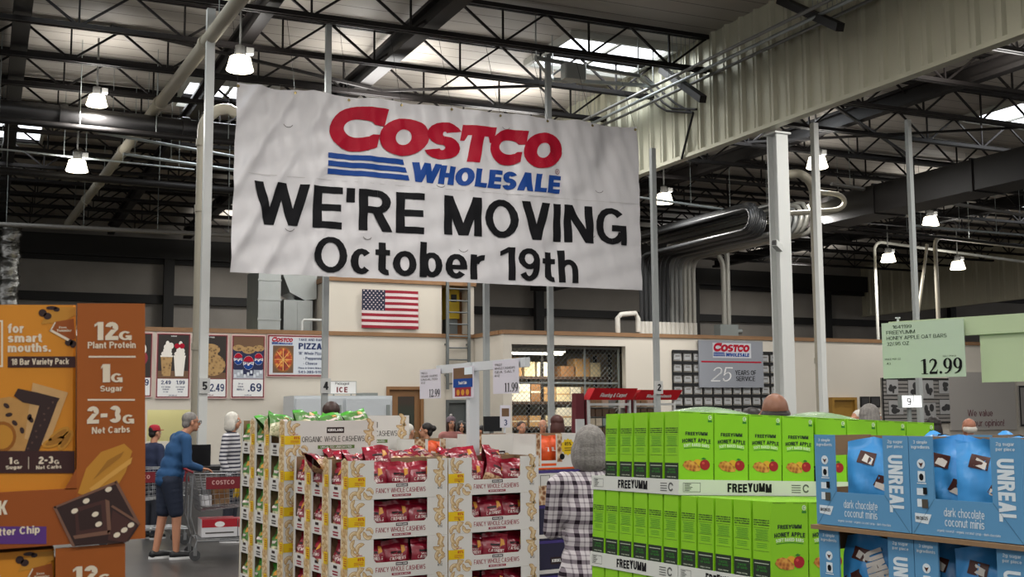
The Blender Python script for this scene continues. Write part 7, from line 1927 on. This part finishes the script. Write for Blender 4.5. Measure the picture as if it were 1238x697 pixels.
# ================================================================== shopping carts and their goods
chrome = M('cart_chrome', '9a9c9e', .3, metal=.8); cart_red = M('cart_red', '6e1620', .5)
def cart(x, y, f, label):
    """basket cart: handle at the local origin side (-X end), travelling +X"""
    root = thing('shopping_cart', label, 'cart', (x, y, 0), f, 'shopping carts')
    inv_keep = INV[root.name]
    Mx = inv_keep.inverted()
    W = lambda p: Mx @ Vector(p)
    def grid(b, c00, c10, c11, c01, nu, nv, r=.003):
        c00, c10, c11, c01 = map(Vector, (c00, c10, c11, c01))
        for i in range(nu + 1): u = i / nu; b.tube([W(c00.lerp(c10, u)), W(c01.lerp(c11, u))], r, chrome, 4, caps=False)
        for j in range(nv + 1): v = j / nv; b.tube([W(c00.lerp(c01, v)), W(c10.lerp(c11, v))], r, chrome, 4, caps=False)
    B = [(.12, -.25, .55), (.98, -.20, .62), (.98, .20, .62), (.12, .25, .55)]; T_ = [(.03, -.30, .98), (1.06, -.26, .96), (1.06, .26, .96), (.03, .30, .98)]
    b = MB(); grid(b, *B, 14, 8); 
    for i in range(4): j = (i + 1) % 4; grid(b, B[i], B[j], T_[j], T_[i], 16 if i % 2 == 0 else 9, 7)
    b.tube([W(p) for p in T_ + [T_[0]]], .008, chrome, 6); b.build('basket', root)
    b = MB(); b.tube([W((.02, -.27, .99)), W((-.06, -.26, 1.03)), W((-.06, .26, 1.03)), W((.02, .27, .99))], .014, cart_red, 8); b.build('handle', root)
    b = MB()
    for sy in (-1, 1):
        b.tube([W((.02, .27 * sy, .96)), W((.0, .26 * sy, .5)), W((.08, .25 * sy, .22)), W((1.0, .20 * sy, .2))], .013, chrome, 6); b.tube([W((1.0, .2 * sy, .62)), W((1.0, .2 * sy, .2))], .011, chrome, 6); b.tube([W((.08, .25 * sy, .22)), W((.06, .25 * sy, .13))], .012, chrome, 6); b.tube([W((.96, .2 * sy, .2)), W((.96, .2 * sy, .13))], .012, chrome, 6)
    b.build('frame', root)
    b = MB(); grid(b, (.08, -.24, .24), (1.0, -.2, .22), (1.0, .2, .22), (.08, .24, .24), 10, 7, .0045); b.build('lower_rack', root)
    b = MB()
    for i in range(2):
        x0 = .16 + .44 * i
        b.box((x0, -.305 + .02 * i, .80), (x0 + .38, -.295 + .02 * i, .935), cart_red, Mx); fr = Fr(W((x0, -.306 + .02 * i, .80)), Mx.to_3x3() @ Vector((1, 0, 0)), (0, 0, 1), Mx.to_3x3() @ Vector((0, -1, 0))); b.text(fr, 'COSTCO', .19, .05, .05, M('cart_letter', 'b98f8c', .5), k=.002, align='c', wt=.26)
    b.build('side_panel', root)
    for sx_ in (.06, .96):
        for sy in (-1, 1):
            yy = (.25 if sx_ < .5 else .2) * sy
            w_ = MB(); w_.cyl(W((sx_, yy - .016, .062)), W((sx_, yy + .016, .062)), .06, M('wheel_grey', '3c3d3f', .5), 16); wo = w_.build('caster_wheel', root)
            w_ = MB(); w_.box((sx_ - .02, yy - .024, .06), (sx_ + .02, yy - .018, .15), chrome, Mx); w_.box((sx_ - .02, yy + .018, .06), (sx_ + .02, yy + .024, .15), chrome, Mx); sub(w_, 'caster_fork', root, wo)
    return root, Mx
ca = atD(219, 660, 13.55)
cf = R(-2)
c1, CMx = cart(ca.x + .02, ca.y - .28, cf, 'loaded shopping cart pushed by the man in blue, beside the green cashew stack')
cart(ca.x - .75, ca.y + 1.3, R(8), 'second shopping cart mostly hidden behind the man in blue')
def in_cart(mb_fn, name, label, cat): b = MB(); mb_fn(b); return tag(b.build(name, loc=CMx @ Vector((.5, 0, .6)), rotz=cf), label, cat)
cred, cwht = M('case_red', 'a01826', .5), M('case_white', 'cfcfd2', .5)
def case(b, x0, y0, z0, w, d, h, top, side):
    b.box((x0, y0, z0), (x0 + w, y0 + d, z0 + h), side, CMx); fr = Fr(CMx @ Vector((x0, y0, z0)), CMx.to_3x3() @ Vector((1, 0, 0)), (0, 0, 1), CMx.to_3x3() @ Vector((0, -1, 0)))
    b.r2(fr, 0, h * .55, w, h, top, .002); b.e2(fr, w * .5, h * .72, w * .14, h * .16, WHITE if top is cred else cred, .003); b.r2(fr, w * .1, h * .2, w * .9, h * .28, grey_ink, .003); b.box((x0, y0, z0 + h), (x0 + w, y0 + d, z0 + h + .002), top, CMx)
in_cart(lambda b: case(b, .14, -.18, .25, .4, .36, .2, cred, cwht), 'drink_case', 'red and white drink case on the loaded cart\'s lower rack, handle end', 'case')
in_cart(lambda b: case(b, .55, -.17, .25, .4, .34, .19, cred, cwht), 'drink_case', 'red and white drink case on the loaded cart\'s lower rack, front end', 'case')
def bananas(b):
    for i in range(5):
        pts = [CMx @ Vector((.78 + .035 * i + .02 * math.sin(q) - .28, -.14 + .01 * i, .66 + .02 + .15 * q / 2)) for q in (0, .5, 1, 1.5, 2)]
        b.tube(pts, [.008, .018, .02, .018, .007], M('banana', 'd8b32a', .5), 7)
in_cart(bananas, 'banana_bunch', 'bunch of yellow bananas in the loaded cart', 'bananas')
in_cart(lambda b: (b.rbox((.26, -.10, .61), (.46, .12, .84), kraft, .02, CMx), b.box((.30, -.102, .68), (.42, -.10, .8), tans[3], CMx)), 'paper_bag', 'brown paper bag standing in the middle of the loaded cart', 'bag')
in_cart(lambda b: (b.rbox((.14, -.16, .60), (.25, .1, .72), cwht, .02, CMx), b.rbox((.15, -.15, .721), (.24, .08, .80), grey_t, .03, CMx)), 'grocery_package', 'pale packages near the handle end of the loaded cart', 'package')
in_cart(lambda b: b.rbox((.64, .0, .63), (.76, .16, .86), cred, .02, CMx), 'grocery_package', 'red package behind the bananas in the loaded cart', 'package')
in_cart(lambda b: b.rbox((.66, -.17, .63), (.77, -.06, .74), M('carton_tan'), .015, CMx), 'grocery_package', 'small tan package left of the bananas in the loaded cart', 'package')
# checkout counter behind the cart
c0 = atD(236, 545, 16.2)
t = thing('checkout_counter', 'grey checkout counter at the foot of the left white post', 'counter', (c0.x + .5, c0.y, 0))
b = MB(); b.box((c0.x - .3, c0.y, 0), (c0.x + 2.4, c0.y + .6, .86), M('counter_grey', '5d5c5b', .5)); b.build('base', t)
b = MB(); b.box((c0.x - .35, c0.y - .05, .86), (c0.x + 2.45, c0.y + .65, .92), black_steel); b.build('belt_top', t)
b = MB(); b.box((c0.x - .1, c0.y + .2, .92), (c0.x + .25, c0.y + .3, 1.22), M('lens_black')); b.build('terminal', t)
